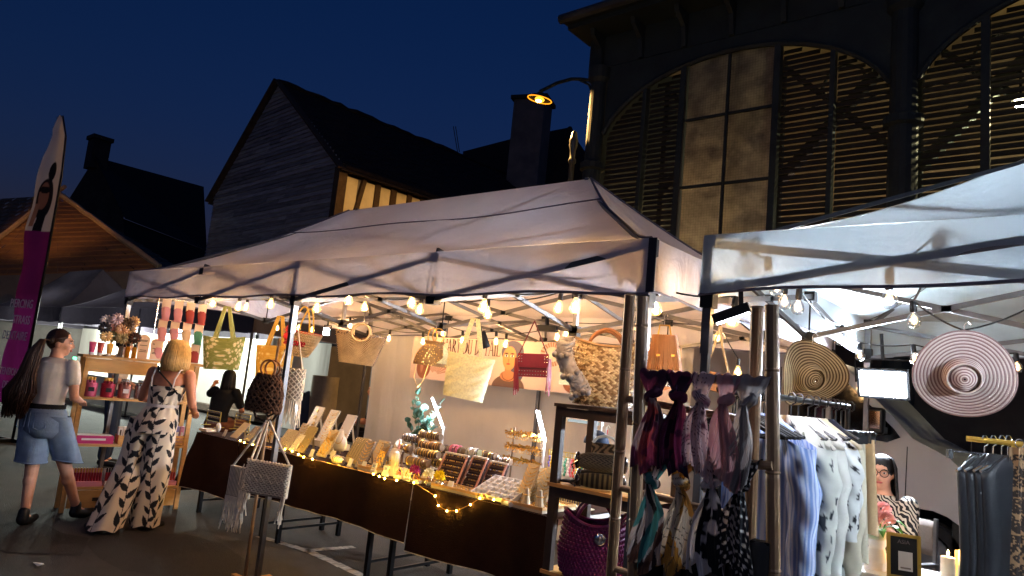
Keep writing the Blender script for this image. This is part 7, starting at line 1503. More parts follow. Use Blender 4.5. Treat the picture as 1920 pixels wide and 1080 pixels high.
def scarf(label, kind, px, py, w, ln, seed, rung, loopw=None, tails=((-.25, .9), (.3, 1.0))):
    c = at(px, py, Y=YL); a, b = rung; u0 = (c.x-a.x)/(b.x-a.x); c = a.lerp(b, u0); t = thing('scarf', label, 'scarf', c); F = pat(kind); lw = loopw or w*1.0
    def loop(u, v):
        t1 = np.clip(v/.42, 0, 1); an = lerp(-.55, np.pi, t1); dn = np.clip((v-.42)/.58, 0, 1); r = .019+.0035*np.sin(u*11+seed)*np.sin(t1*2)+.003*np.sin(u*19+v*5)
        wd = lw*np.interp(v, [0, .25, .5, 1], [.8, 1.04, .95, .42]); y = np.cos(an)*r*1.15-.003-.012*dn; z = np.sin(an)*r-.062*dn+.012*np.sin(u*np.pi)*dn*-1
        return (u-.5)*wd+.006*np.sin(u*6+seed)*dn, y+.005*np.sin(u*15+seed*2+v*4)*dn, z
    csurf('loop', loop, 'print_thin', t, col=lambda u, v: F((u-.5)*lw, v*.12), nu=60, nv=40)
    kz = -.066
    csurf('knot', lambda u, v: ((.03+.003*np.sin(u*6.283*3+seed))*np.sin(v*np.pi)**.7*np.cos(u*6.283)*(1.05+.1*np.sin(seed)), -.03+.019*np.sin(v*np.pi)*np.sin(u*6.283)+.003*np.sin(u*25+v*9), kz+.021*np.cos(v*np.pi)+.012*np.cos(u*6.283)*np.sin(seed*1.7)), 'print_thin', t, col=lambda u, v: F(u*.14, v*.09+.1), nu=40, nv=20, wrap=True)
    for i, (off, ls) in enumerate(tails):
        L_ = ln*ls; ww = w*(.62 if i else .58)
        def tail(u, v):
            sp = np.interp(v, [0, .1, .35, .7, 1], [.34, .55, .85, 1.0, 1.06]); x = off*w*np.interp(v, [0, .3, 1], [0, .55, 1.])+(u-.5)*ww*sp*1.15; fold = .011*np.sin(u*6.283*1.6+seed+i*2+v*1.5)*np.interp(v, [0, .1, 1], [.2, 1, .9])+.006*np.sin(u*31+v*7)
            return x+.01*np.sin(v*5+seed), -.034-.012*i+fold-.012*v, kz-.012-L_*v-.022*np.sin(u*np.pi*1.3+seed+i)*v
        csurf('tail', tail, 'print_thin', t, col=lambda u, v: F((u-.5)*w*.9+i*.2, -L_*v), nu=60, nv=70)
r1, r2, r3 = rz_[:3]
for args in (('plum and coral patterned scarf, first on the top rung of the bamboo ladder', 'plum', 1234, 704, .1, .245, 1, r1, .115), ('dark aubergine patterned scarf, second on the top rung', 'aubergine', 1281, 706, .1, .25, 2, r1, .1), ('pale scarf with dark speckles, third on the top rung', 'speckle', 1325, 709, .095, .25, 3, r1, .085), ('dusty pink scarf, fourth on the top rung', 'blush', 1372, 712, .1, .25, 4, r1, .085), ('plain grey scarf at the right end of the top rung', 'grey', 1413, 715, .08, .24, 5, r1, .12, ((-.5, .6), (-.1, 1.05))), ('striped scarf with a teal patch, first on the second rung', 'stripes', 1232, 864, .11, .27, 6, r2, .125), ('mustard and cream scarf with dark strokes, second on the second rung', 'mustard', 1285, 866, .11, .27, 7, r2, .11), ('black and white blotched scarf, third on the second rung', 'cow', 1341, 868, .11, .27, 8, r2, .11), ('black polka dot and striped scarf at the right end of the second rung', 'dots', 1396, 870, .1, .27, 9, r2, .11)): scarf(*args)
for i, (px, w, c, k) in enumerate(((1219, .066, (20, 20, 24), 'plain'), (1263, .062, (84, 76, 76), 'plain'), (1301, .062, (52, 50, 58), 'leo'), (1344, .06, (120, 110, 110), 'band'), (1386, .062, (56, 54, 66), 'leo'), (1424, .06, (56, 58, 58), 'edge'))):
    a, b = r3; xx = at(px, 1020, Y=YL).x; p = a.lerp(b, (xx-a.x)/(b.x-a.x)); t = thing('shawl', ['plain black folded shawl, first on the third rung', 'plain taupe folded shawl, second on the third rung', 'dark leopard folded shawl between taupe and striped ones', 'grey brown folded shawl with fine dark bands, fourth on the third rung', 'dark blue leopard folded shawl, fifth on the third rung', 'dark grey green folded shawl at the right end of the third rung'][i], 'shawl', p)
    lp = leopard(c, tuple(int(q*.45) for q in c), i, 90, .06, .35)
    def scol(u, v, k=k, c=c, lp=lp):
        if k == 'leo': return lp(u, v)
        if k == 'band': return rgb(cmix(S(*c), S(44, 40, 42), ((v > .3) & (v < .5) & (np.sin(v*190) > .2))*1.))
        if k == 'edge': return rgb(cmix(S(*c), S(110, 112, 110), (np.abs(v-.36-.02*u) < .008)*1.))
        return rgb(cmix(S(*c), S(*c), 0*u))
    csurf('folded_cloth', lambda u, v: ((u-.5)*w+.003*np.sin(v*9), -.02-.008*np.sin(np.clip(v*8, 0, 1)*1.57)+.003*np.sin(u*9+v*3)-.004*(np.abs(u-.5)*2)**4*-1, .022*np.cos(np.clip(v*10, 0, 1)*1.57)-.36*np.clip(v-.04, 0, 1)), 'print', t, col=scol, nu=30, nv=80)
    csurf('back_fold', lambda u, v: ((u-.5)*w, .022+.004*np.sin(u*9), .02-.34*v), 'black_cloth', t, nu=10, nv=8)
    MB().box((0, 0, .019), (w, .04, .008)).build('fold', 'black_cloth' if c[0] < 60 else 'velvet_taupe', t)
# ================================================================== clothes rail of the right stall
RX, RZ_ = .63, 1.63
cr = thing('clothes_rail', 'black clothes rail running back into the right stall', 'clothes rail', (RX, .4, 0)); MB().tube([(RX, -.55, RZ_), (RX, 1.25, RZ_)], .014, 10).build('rail', 'black_metal', cr, world=True)
for y in (-.52, 1.22): MB().tube([(RX, y, .06), (RX, y, RZ_)], .013, 10).build('upright', 'black_metal', cr, world=True); MB().bar((RX-.24, y, .05), (RX+.24, y, .05), .025).build('foot', 'black_metal', cr, world=True)
def hanger_parts(root, m='black_plastic'):
    MB().tube([(-.2, 0, -.155), (-.1, 0, -.115), (-.02, 0, -.09), (.02, 0, -.09), (.1, 0, -.115), (.2, 0, -.155)], .0075, 6).tube([(-.2, 0, -.155), (-.14, 0, -.16), (.14, 0, -.16), (.2, 0, -.155)], .005, 6).build('hanger', m, root)
    MB().tube([(0, 0, -.09), (0, 0, -.03), (.024, 0, -.018), (.028, 0, .008), (.012, 0, .024), (-.008, 0, .022), (-.018, 0, .008)], .0035, 6).build('hanger_hook', m, root)
h0_ = None
for k in range(11):
    y = -.42+.028*k
    if h0_ is None:
        h0_ = thing('clothes_hanger', 'empty black plastic hanger in the bundle at the front of the clothes rail', 'hanger', (RX, y, RZ_), R(-14), 'empty hangers bundled on the clothes rail'); hanger_parts(h0_); h = h0_
    else: h = clone(h0_, loc=(RX, y, RZ_), rz=R(random.uniform(-20, -10)))
def shirt_on_hanger(label, y, ln, wsh, m, col, sleeve=.5, flare=1.0, cat='shirt', rz=0, dx=0, thick=.07, name='shirt', seed=0):
    t = thing(name, label, cat, (RX+dx+.05, y, RZ_), R(-24+5*math.sin(seed*2.1))+rz); hanger_parts(t)
    wsh *= .86
    def pos(u, v):
        a = u*2*np.pi; hw = np.interp(v, [0, .015, .07, .16, .6, 1], [.06, .075, wsh*.86, wsh, wsh*1.0*flare**.5, wsh*1.02*flare]); zt = np.interp(v, [0, .015, .07, .16, 1], [-.075, -.085, -.14, -.2, -.09-ln]); d = thick*np.interp(v, [0, .07, .2, 1], [.5, .5, .8, 1.0]); d = d*(1+.22*np.sin(a*3+seed+v*2)*v+.06*np.sin(a*7+v*6)*v); return hw*np.cos(a)*(1+.012*np.sin(a*3+v*6)), d*np.sin(a)*.6, zt+.012*np.sin(a*2+seed)*v
    csurf('body', pos, m, t, col=col, nu=110, nv=70, wrap=True)
    if sleeve:
        for s in (-1, 1):
            def sl(u, v, s=s):
                a = u*2*np.pi; r = np.interp(v, [0, .1, .85, .93, 1], [.085, .085, .06, .05, .052])*(1+.07*np.sin(a*2+v*16+seed)+.05*np.sin(a*3-v*23)); cx = s*np.interp(v, [0, .3, 1], [wsh*.86, wsh*1.08, wsh*1.12]); cz = lerp(-.165, -.165-sleeve, v); return cx+r*np.cos(a)*.8, r*np.sin(a)*.75-.01-.02*v, cz-.03*np.cos(a)*s*(1-v)
            csurf('sleeve', sl, m, t, col=(lambda u, v: col(u*.5+.2, v*sleeve/ln)) if col else None, nu=50, nv=50, wrap=True)
    if name == 'shirt': MB().tube([(-.06, .01, -.08), (-.045, -.035, -.1), (0, -.05, -.15), (.045, -.035, -.1), (.06, .01, -.08)], .014, 6, flat=.6).build('collar', m if col is None else 'stripe_collar', t)
    return t
mat('stripe_collar', (150, 172, 220), .8); mat('white_cotton', (214, 214, 204), .85, noise=(5, .06), trans=.15); mat('cream_cotton', (206, 198, 172), .85, noise=(5, .08), trans=.1); mat('navy_cloth', (26, 30, 46), .9); mat('lilac_cloth', (196, 160, 196), .85); mat('beige_linen', (196, 166, 124), .9, noise=(8, .12)); mat('pink_cloth', (196, 50, 120), .85); mat('straw_yellow', (214, 186, 112), .85)
def blue_stripe(u, v): return rgb(cmix(S(120, 150, 210), S(206, 216, 236), (np.sin(u*2*np.pi*62) > .1)*1.))
def small_floral(seed, base, ink, n=90, r=.018):
    rr_ = np.random.default_rng(seed); c = rr_.uniform(0, 1, (n, 2))
    def f(u, v):
        C = cmix(S(*base), S(*base), 0*u)
        for cx, cy in c: dx = ((u-cx+.5) % 1-.5)*1.1; dy = (v-cy)*.8; d = np.hypot(dx, dy)*(1+.3*np.sin(np.arctan2(dy, dx)*5)); C = cmix(C, S(*ink), (d < r)*1.)
        return rgb(C)
    return f
shirt_on_hanger('long blue and white striped shirt at the front of the clothes rail', -.06, .92, .235, 'print', blue_stripe, .58, 1.05, seed=1, dx=-.06)
shirt_on_hanger('white blouse with small dark flowers just behind the striped shirt', .1, .78, .225, 'print', small_floral(2, (206, 208, 196), (40, 46, 52)), .5, 1.1, 'blouse', seed=2, name='blouse')
shirt_on_hanger('white cotton shirt behind the small flowered blouse', .2, .8, .225, 'white_cotton', None, .52, seed=3)
shirt_on_hanger('white blouse with larger black flowers and cuffs', .34, .62, .235, 'print', small_floral(4, (208, 210, 206), (26, 28, 34), 130, .018), .4, 1.0, 'blouse', seed=4, name='blouse')
shirt_on_hanger('long cream shirt hanging low in the middle of the rail', .45, 1.0, .25, 'cream_cotton', None, .6, 1.15, seed=5, thick=.09)
shirt_on_hanger('navy dress in the middle of the clothes rail', .57, 1.02, .22, 'navy_cloth', None, 0, 1.25, 'dress', seed=6, name='dress')
def skirt_on_hanger(label, y, ln, w0, w1, m, seed, nm='trousers', cat='trousers'):
    t = thing(nm, label, cat, (RX+.06, y, RZ_), R(-30)); MB().bar((-.17, 0, -.13), (.17, 0, -.13), .014).tube([(0, 0, -.13), (0, 0, -.03), (.024, 0, -.018), (.028, 0, .008), (.012, 0, .024), (-.008, 0, .022)], .004, 6).build('hanger', 'black_plastic', t)
    for s in (-1, 1): MB().box((s*.14, 0, -.15), (.025, .035, .06)).build('clip', 'black_plastic', t)
    csurf('cloth', lambda u, v: (lerp(w0, w1, v)*np.cos(u*6.283), (.03+.02*v)*np.sin(u*6.283)*(1+.4*np.sin(u*6.283*5+seed)*v), -.16-ln*v+.01*np.sin(u*6.283*2+seed)*v), m, t, nu=70, nv=26, wrap=True); return t
skirt_on_hanger('white cropped trousers clipped on a hanger near the back of the rail', .68, .6, .15, .2, 'white_cotton', 1); skirt_on_hanger('short lilac top clipped between white and cream trousers', .76, .3, .12, .14, 'lilac_cloth', 2, 'top', 'top'); skirt_on_hanger('cream trousers clipped on a hanger behind the lilac top', .86, .58, .15, .19, 'cream_cotton', 3); skirt_on_hanger('beige linen skirt at the very back of the clothes rail', 1.02, .46, .16, .2, 'beige_linen', 4, 'skirt', 'skirt')
shirt_on_hanger('yellow dress glimpsed between the scarves, at the front of the rail', .02, .95, .1, 'straw_yellow', None, 0, 1.0, 'dress', dx=-.13, seed=8, name='dress'); shirt_on_hanger('bright pink dress glimpsed beside the yellow one', .0, 1.0, .11, 'pink_cloth', None, 0, 1.0, 'dress', dx=-.1, seed=9, name='dress')
# ================================================================== sun hats
mat('hat_straw', (214, 198, 160), .6, noise=(20, .1)); mat('hat_gold', (104, 84, 54), .45, .2); mat('hat_rose', (214, 194, 186), .6, noise=(20, .1)); mat('hat_pinkline', (142, 110, 106), .6)
def sun_hat(label, p, M, s, m1, m2, bend):
    t = thing('sun_hat', label, 'hat', p); mb = {m1: MB(), m2: MB()}; n = 56; k = 0; prof = []
    for i in range(11): prof.append((.012+.0074*i, .085-.0005*i*i))            # crown top, side, brim as coils of braid
    for i in range(7): prof.append((.092+.003*i, .07-.012*i))
    for i in range(17): prof.append((.118+.0098*i, -.012-.0006*i))
    rk = {m1: 0, m2: 0}
    for i, (r, z) in enumerate(prof):
        m_ = m1 if i % 2 else m2; pts = []
        for j in range(n):
            a = 2*math.pi*j/n; dz = bend*max(0, r-.1)*math.cos(2*a+.6)*2.2; pts.append(M @ V(r*s*math.cos(a), r*s*math.sin(a), (z+dz)*s))
        mb[m_].tube(pts, .0062*s, 6, closed=True)
    mb[m1].build('braid', m1, t, smooth=True, kind='stuff'); mb[m2].build('braid', m2, t, smooth=True, kind='stuff')
    def under(u, v):
        r = np.interp(v, np.linspace(0, 1, len(prof)), [q[0] for q in prof]); z = np.interp(v, np.linspace(0, 1, len(prof)), [q[1] for q in prof])-.004; a = u*6.283; z = z+bend*np.maximum(0, r-.1)*np.cos(2*a+.6)*2.2; Mx = np.array(M); X = np.stack([r*s*np.cos(a), r*s*np.sin(a), z*s], 0); Q = np.einsum('ij,j...->i...', Mx, X); return Q[0], Q[1], Q[2]
    csurf('lining', under, m2, t, nu=56, nv=40, wrap=True); return t
def axis_to(d, roll=0):
    z = Vector(d).normalized(); x = V(0, 0, 1).cross(z).normalized(); y = z.cross(x); return Matrix((x, y, z)).transposed() @ Matrix.Rotation(roll, 3, 'Z')
def camdir(p): return (Vector(CAM)-Vector(p)).normalized()
h2 = at(1806, 705, Y=1.0); sun_hat('pale pink ring striped sun hat hanging at the right of the clothes stall', h2, axis_to(camdir(h2)+V(.1, 0, -.25)), .78, 'hat_rose', 'hat_pinkline', .14)
h1 = at(1519, 708, Y=1.35); sun_hat('gold and cream ring striped sun hat with a folded brim above the clothes rail', h1, axis_to(camdir(h1)+V(.55, .2, -.3), R(30)), .74, 'hat_straw', 'hat_gold', .3)
for (hx, lab) in ((h1, 'gold'), (h2, 'pink')):
    q = thing('wire_hook', 'wire hook holding up the %s striped sun hat' % lab, 'hook', hx+V(0, .02, .17)); MB().tube([(0, 0, -.06), (0, 0, .08), (.015, 0, .1), (.03, 0, .085)], .003, 5).build('wire', 'chrome', q)
# ================================================================== seated seller, chair, table and van
m, nt, p_ = _base('zebra_print'); tc = nt.nodes.new('ShaderNodeTexCoord'); wv = nt.nodes.new('ShaderNodeTexWave'); wv.inputs['Scale'].default_value = 13; wv.inputs['Distortion'].default_value = 9; wv.inputs['Detail'].default_value = 1.5; wv.inputs['Detail Scale'].default_value = 1.2; wv.bands_direction = 'DIAGONAL'; cr_ = nt.nodes.new('ShaderNodeValToRGB'); cr_.color_ramp.interpolation = 'CONSTANT'; cr_.color_ramp.elements[0].color = (*S(26, 26, 30), 1); cr_.color_ramp.elements[1].position = .52; cr_.color_ramp.elements[1].color = (*S(206, 196, 180), 1); nt.links.new(tc.outputs['Object'], wv.inputs['Vector']); nt.links.new(wv.outputs['Fac'], cr_.inputs[0]); nt.links.new(cr_.outputs[0], p_.inputs['Base Color']); p_.inputs['Roughness'].default_value = .9; MATS['zebra_print'] = m
hp_w = at(1648, 886, Y=2.5); sw_ = Vector((hp_w.x+.02, 2.56, 0)); HZs = hp_w.z-.665
arms = dict(lelbow=V(.24, -.1, HZs+.2), relbow=V(-.22, -.12, HZs+.2), lwrist=V(.04, -.25, HZs+.43), rwrist=V(-.06, -.24, HZs+.38), lhdir=V(-.4, -.1, .85), rhdir=V(.5, -.05, .8), lpalm=V(-1, -.3, 0), rpalm=V(1, .2, 0), lcurl=.9, rcurl=.8)
sit_t, SJ, sb, SP, SM = standing('person with dark hair and glasses in a zebra print top, seated beside the van', sw_, R(-22), 'skin', 'zebra_print', 'zebra_print', 'hair_dark', sit=seated(HZs, 0, arms=arms, crossed=True), face=(.42, -.9, -.02), hairlen=.1)
gm_ = MB()
for s in (-1, 1): gm_.torus(SP(s*.033, .102, .004), .024, .0025, SM @ ang(R(90)), 18, 5, sx=1.1)
gm_.bar(SP(-.008, .106, .008), SP(.008, .106, .008), .004).bar(SP(-.06, .1, .008), SP(-.08, 0, .004), .004).bar(SP(.06, .1, .008), SP(.08, 0, .004), .004).build('glasses', 'black_plastic', sb)
MB().torus(SJ['lwrist']-V(0, 0, .01), .036, .006, ang(R(30)), 16, 6).build('bracelet', 'silver', sb)
dc = thing('directors_chair', 'folding chair with grey canvas back under the seated zebra print person', 'chair', sw_, R(-22)); sz = HZs-.1
MB().box((0, -.1, sz-.0), (.46, .44, .02)).build('seat', 'denim_dark', dc); csurf('back_canvas', lambda u, v: (lerp(-.25, .25, u), .2+.02*np.sin(u*3.14), lerp(sz+.25, sz+.48, v)), 'velvet_grey', dc, nu=16, nv=6, thick=.01)
for s in (-1, 1):
    MB().bar((s*.25, .18, 0), (s*.25, .2, sz+.5), .022).build('post', 'grey_steel', dc); MB().bar((s*.25, -.32, sz+.2), (s*.25, .2, sz+.2), .045, .02).build('armrest', 'grey_steel', dc); MB().bar((s*.25, -.3, .0), (s*.25, -.3, sz+.2), .022).build('leg', 'grey_steel', dc); MB().bar((s*.24, .18, .02), (-s*.24, -.3, sz-.02), .018).build('cross_leg', 'grey_steel', dc)
# white van behind
mat('van_paint', (196, 192, 190), .35, coat=.3, noise=(.8, .04)); mat('dark_glass', (10, 12, 18), .08, spec=.6); mat('rubber', (22, 22, 24), .8); mat('hub_grey', (120, 124, 130), .4, .6)
VY = 4.9; vp = lambda x, y: at(x, y, Y=VY); vn = thing('van', 'white van parked behind the clothes stall, its side window and wing mirror showing', 'van', (-1.2, VY+.95, 0))
wc = vp(1735, 1032); wc.z = .33; WX = wc.x
fx = vp(1838, 905).x
side = [(-4.2, .3), (WX-.44, .3)]+[(WX-.43*math.cos(a), .34+.43*math.sin(a)) for a in np.linspace(.05, math.pi-.05, 12)]+[(fx-.06, .62), (fx+.02, .8), (fx, 1.05), (fx-.25, 1.28), (fx-.55, 1.42), (fx-1.15, 2.05), (fx-1.5, 2.2), (-4.2, 2.25)]
vb = MB().prism([(x, z) for x, z in side], (0, VY+1.9, 0), (1, 0, 0), (0, 0, 1), 1.9).build('body', 'van_paint', vn, world=True); bv = vb.modifiers.new('round', 'BEVEL'); bv.width = .05; bv.segments = 3; bv.limit_method = 'ANGLE'; bv.angle_limit = R(40)
def glass_poly(name, pts, m, t_=.012):
    MB().prism(pts, (0, VY-.004, 0), (1, 0, 0), (0, 0, 1), t_).build(name, m, vn, world=True)
glass_poly('side_window', [(fx-1.75, 1.42), (fx-.78, 1.36), (fx-.66, 1.42), (fx-.72, 1.5), (fx-1.22, 1.98), (fx-1.75, 2.0)], 'dark_glass')
MB().add([(fx-.6, VY+.1, 1.43), (fx-1.17, VY+.14, 2.04), (fx-1.17, VY+1.76, 2.04), (fx-.6, VY+1.8, 1.43)], [(0, 1, 2, 3)]).build('windscreen', 'dark_glass', vn, world=True)
for pts in ([(fx-.62, .5), (fx-.6, 1.34)], [(fx-1.85, .42), (fx-1.85, 2.05)], [(fx-1.85, .42), (fx-.62, .5)]): MB().bar((pts[0][0], VY-.003, pts[0][1]), (pts[1][0], VY-.003, pts[1][1]), .008).build('door_gap', 'black_plastic', vn, world=True)
mir = vp(1655, 792); mc = MB().box((mir.x-.02, VY-.2, mir.z+.01), (.16, .12, .26)).build('wing_mirror', 'black_plastic', vn, world=True); b_ = mc.modifiers.new('round', 'BEVEL'); b_.width = .03; b_.segments = 3; MB().box((mir.x-.02, VY-.27, mir.z+.02), (.1, .015, .17)).build('mirror_glass', 'mirror', mc, world=True); MB().bar((mir.x, VY-.15, mir.z-.06), (mir.x+.02, VY, mir.z-.08), .06).build('arm', 'black_plastic', mc, world=True)
wm_ = ang(R(90)); wh = MB().lathe([(.2, -.1), (.31, -.1), (.335, -.05), (.335, .06), (.31, .1), (.22, .1), (.2, .07)], (WX, VY+.12, .335), 36, wm_).build('wheel', 'rubber', vn, world=True, smooth=False); MB().lathe([(0, .085), (.05, .09), (.06, .07), (.17, .06), (.2, .09), (.215, .09)], (WX, VY+.1, .335), 28, wm_).build('rim', 'hub_grey', wh, world=True); 
for k in range(8): a = 2*math.pi*k/8; MB().ball((WX+.13*math.cos(a), VY+.025, .335+.13*math.sin(a)), (.026, .012, .026), 8, 6).build('rim_hole', 'black_plastic', wh, world=True)
MB().box((fx-.1, VY+.95, .55), (.24, 1.86, .3)).build('bumper', 'black_plastic', vn, world=True); MB().ball((fx-.12, VY+.2, 1.02), (.14, .18, .1), 14, 9).build('headlight', 'globe_glass', vn, world=True, smooth=True)
# small white table with vase, sign and candles
tt = at(1700, 1072, Z=.72); TBX, TBY = .84, 1.72; wt = thing('side_table', 'small white table at the front of the clothes stall', 'table', (TBX, TBY, 0)); MB().box((0, 0, .707), (.72, .5, .026)).build('tabletop', 'white_plastic', wt)
for sx in (-1, 1):
    for sy in (-1, 1): MB().box((sx*.32, sy*.21, .347), (.03, .03, .694)).build('leg', 'white_plastic', wt)
def ont(px, Y, lo=1000., hi=1300.):
    for _ in range(40):
        md = (lo+hi)/2
        if at(px, md, Y=Y).z > .721: lo = md
        else: hi = md
    return at(px, hi, Y=Y)
va = thing('vase', 'white vase shaped like a female torso with pink peonies', 'vase', ont(1643, 1.62)); csurf('vase_body', lambda u, v: (np.interp(v, [0, .2, .5, .75, .9, 1], [.055, .07, .042, .062, .045, .03])*np.cos(u*6.283), np.interp(v, [0, .2, .5, .75, .9, 1], [.045, .055, .034, .045, .032, .026])*np.sin(u*6.283)-.018*np.exp(-((v-.72)/.1)**2)*np.abs(np.sin(u*6.283*1)), .24*v), 'porcelain', va, nu=36, nv=30, wrap=True); MB().torus((.06, 0, .2), .014, .004, ang(R(90)), 12, 5).torus((-.06, 0, .2), .0141, .0041, ang(R(90)), 12, 5)
mat('peony', (240, 178, 172), .7, noise=(12, .15), trans=.2); mat('leaf_green', (70, 128, 44), .5, noise=(9, .2), trans=.2)
for i, (dx, dy, dz, r) in enumerate(((-.03, -.02, .33, .062), (.05, -.03, .3, .055), (.02, .03, .35, .05))):
    f = thing('peony', ['large pink peony at the top left of the torso vase', 'pink peony at the right of the torso vase', 'pink peony at the back of the torso vase'][i], 'flower', va.location+V(dx, dy, dz), 0, 'peonies in the torso vase'); MB().tube([(0, 0, -.03), (-dx*.8, -dy*.8, -dz+.17)], .004, 5).build('stem', 'leaf_green', f)
    for k in range(26):
        th = math.acos(1-1.5*(k+.5)/26); ph = k*2.4; d = V(math.sin(th)*math.cos(ph), math.sin(th)*math.sin(ph), math.cos(th)); sd_ = d.orthogonal().normalized(); e = d.cross(sd_); q = r*(.6+.4*(k/26)); c_ = d*q
        MB().add([c_*.3, c_*.75+sd_*r*.42, c_*1.02+sd_*r*.25+e*.006, c_*1.06, c_*1.02-sd_*r*.25, c_*.75-sd_*r*.42, c_*.72], [(0, 1, 6), (1, 2, 6), (2, 3, 6), (3, 4, 6), (4, 5, 6), (5, 0, 6)]).build('petal', 'peony', f, smooth=True)
for k, (dx, dy, dz, a) in enumerate(((-.11, -.02, .29, 160), (-.07, -.06, .22, 200), (.1, -.06, .24, -20), (.12, -.02, .27, 10), (.03, -.08, .22, -70), (-.02, -.08, .2, 250))):
    L_ = .12; ca, sa = math.cos(R(a)), math.sin(R(a)); mb = MB(); pts = [V(dx*.4+ca*L_*u, dy*.4+sa*L_*u*.6, dz+.03*math.sin(u*3)-.03*u) for u in np.linspace(0, 1, 6)]; wd = [0, .022, .03, .026, .014, 0]; n_ = V(-sa, ca, 0)
    for (p0, p1, w0_, w1_) in zip(pts, pts[1:], wd, wd[1:]): mb.add([p0-n_*w0_+V(0, 0, w0_*.3), p0, p0+n_*w0_+V(0, 0, w0_*.3), p1+n_*w1_+V(0, 0, w1_*.3), p1, p1-n_*w1_+V(0, 0, w1_*.3)], [(0, 1, 4, 5), (1, 2, 3, 4)])
    mb.build('leaf', 'leaf_green', va)
sf = thing('sign_frame', 'gold framed black sign with a white card, leaning on the white table', 'sign', ont(1695, 1.5), R(18)); Mf = ang(-.22); Pf = lambda x, z, o=0: Mf @ V(x, -o, z); fw, fh_ = .15, .24
for (x, z, w, h) in ((-fw/2, fh_/2, .018, fh_), (fw/2, fh_/2, .018, fh_), (0, .009, fw-.019, .018), (0, fh_-.009, fw-.019, .018)): MB().box(Pf(x, z), (w, .018, h), Mf).build('frame_bar', 'gold_paint', sf)
MB().box(Pf(0, fh_/2, -.004), (fw-.01, .006, fh_-.01), Mf).build('backing', 'black_plastic', sf); MB().box(Pf(.008, fh_*.4, .003), (.07, .003, .1), Mf).build('card', 'card_white', sf); MB().box(Pf(.008, fh_*.25, .006), (.05, .002, .008), Mf).build('card_line', 'velvet_grey', sf)
mat('sign_ink', (104, 96, 100), .7); ftext('lettering', 'ASIA', .03, 'sign_ink', sf, Pf(0, fh_*.78, .004), (R(90)-.22, 0, 0), .001)
MB().bar((0, .09, 0), Pf(0, fh_*.6, -.008), .03, .006).build('easel', 'black_plastic', sf)
emis('flame', (255, 196, 90), 22); mat('wax', (226, 218, 200), .55, trans=.15); mat('wax_yellow', (224, 196, 120), .5, trans=.2)
for i, (px, Y, h, r, m_) in enumerate(((1777, 1.68, .14, .036, 'wax'), (1812, 1.7, .185, .04, 'wax'), (1794, 1.78, .17, .012, 'wax_yellow'))):
    t = thing('candle', ['shorter white pillar candle with a small flame', 'taller white pillar candle with a small flame', 'thin yellow taper standing between the two pillar candles'][i], 'candle', ont(px, Y)); MB().lathe([(r, 0), (r, h-.004), (r*.93, h), (r*.8, h-.006), (0, h-.01)], n=24).build('wax_body', m_, t, smooth=False)
    if i < 2: MB().lathe([(.0015, h-.01), (.0015, h+.012)], n=6).build('wick', 'black_plastic', t); MB().lathe([(0, h+.004), (.006, h+.012), (.0065, h+.018), (.003, h+.032), (0, h+.04)], n=10).build('flame', 'flame', t, smooth=True); lamp('candle_light', 'POINT', (0, -.0, h+.05), .5, (255, 180, 90), t, .01)
for i, (dx, z) in enumerate(((0, .721), (.015, .742))):
    t = thing('book', ['paper booklet at the bottom of the small pile on the white table', 'booklet lying on top of the small pile on the white table'][i], 'booklet', ont(1622, 1.75)+V(dx, 0, z-.721), R(12+9*i)); MB().box((0, 0, .009), (.14, .19, .018)).build('pages', 'card_white', t); MB().box((0, 0, .0195), (.142, .192, .003)).build('cover', ('carton_violet', 'card_blue')[i], t)
# gold rail at the far right with dark jumpsuits
gr = thing('clothes_rail', 'gold clothes rail with black jumpsuits at the far right', 'clothes rail', (1.4, 1.2, 0)); ga, gb = at(1812, 822, Y=1.2), at(1960, 838, Y=1.2); MB().tube([ga, gb], .014, 10).build('rail', 'gold_paint', gr, world=True)
for x in (at(1902, 840, Y=1.2).x,): MB().tube([(x, 1.2, .05), (x, 1.2, gb.z-.01)], .013, 10).build('upright', 'gold_paint', gr, world=True); MB().bar((x, .95, .03), (x, 1.45, .03), .03).build('foot', 'gold_paint', gr, world=True)
MB().tube([(gb.x, 1.2, .05), gb], .013, 10).build('upright', 'gold_paint', gr, world=True); MB().bar((gb.x, .95, .03), (gb.x, 1.45, .03), .03).build('foot', 'gold_paint', gr, world=True)
mat('black_satin', (13, 16, 23), .5, sheen=.12)
for i, px in enumerate((1846, 1862, 1878, 1890)):
    c = at(px, 826, Y=1.2); t = thing('jumpsuit', ['black jumpsuit, first on the gold rail', 'black jumpsuit with a hood, second on the gold rail', 'black jumpsuit, third on the gold rail', 'black jumpsuit beside the upright of the gold rail'][i], 'jumpsuit', c, R(62)); hanger_parts(t, 'chrome')
    csurf('cloth', lambda u, v: (np.interp(v, [0, .04, .1, .3, .45, 1], [.06, .12, .19, .17, .16, .22])*np.cos(u*6.283), .05*np.sin(u*6.283)*(1+.4*np.sin(u*6.283*4+i*2)*v), np.interp(v, [0, .04, .1, 1], [-.08, -.11, -.16, -1.2])+.01*np.sin(u*40+i)), 'black_satin', t, nu=70, nv=50, wrap=True)
    if i == 1: csurf('hood', lambda u, v: (.1*np.sin(v*2.4)*np.cos(u*6.283), .05*np.sin(v*2.4)*np.sin(u*6.283)-.03, -.13-.09*np.cos(v*2.4)), 'black_satin', t, nu=24, nv=10, wrap=True)
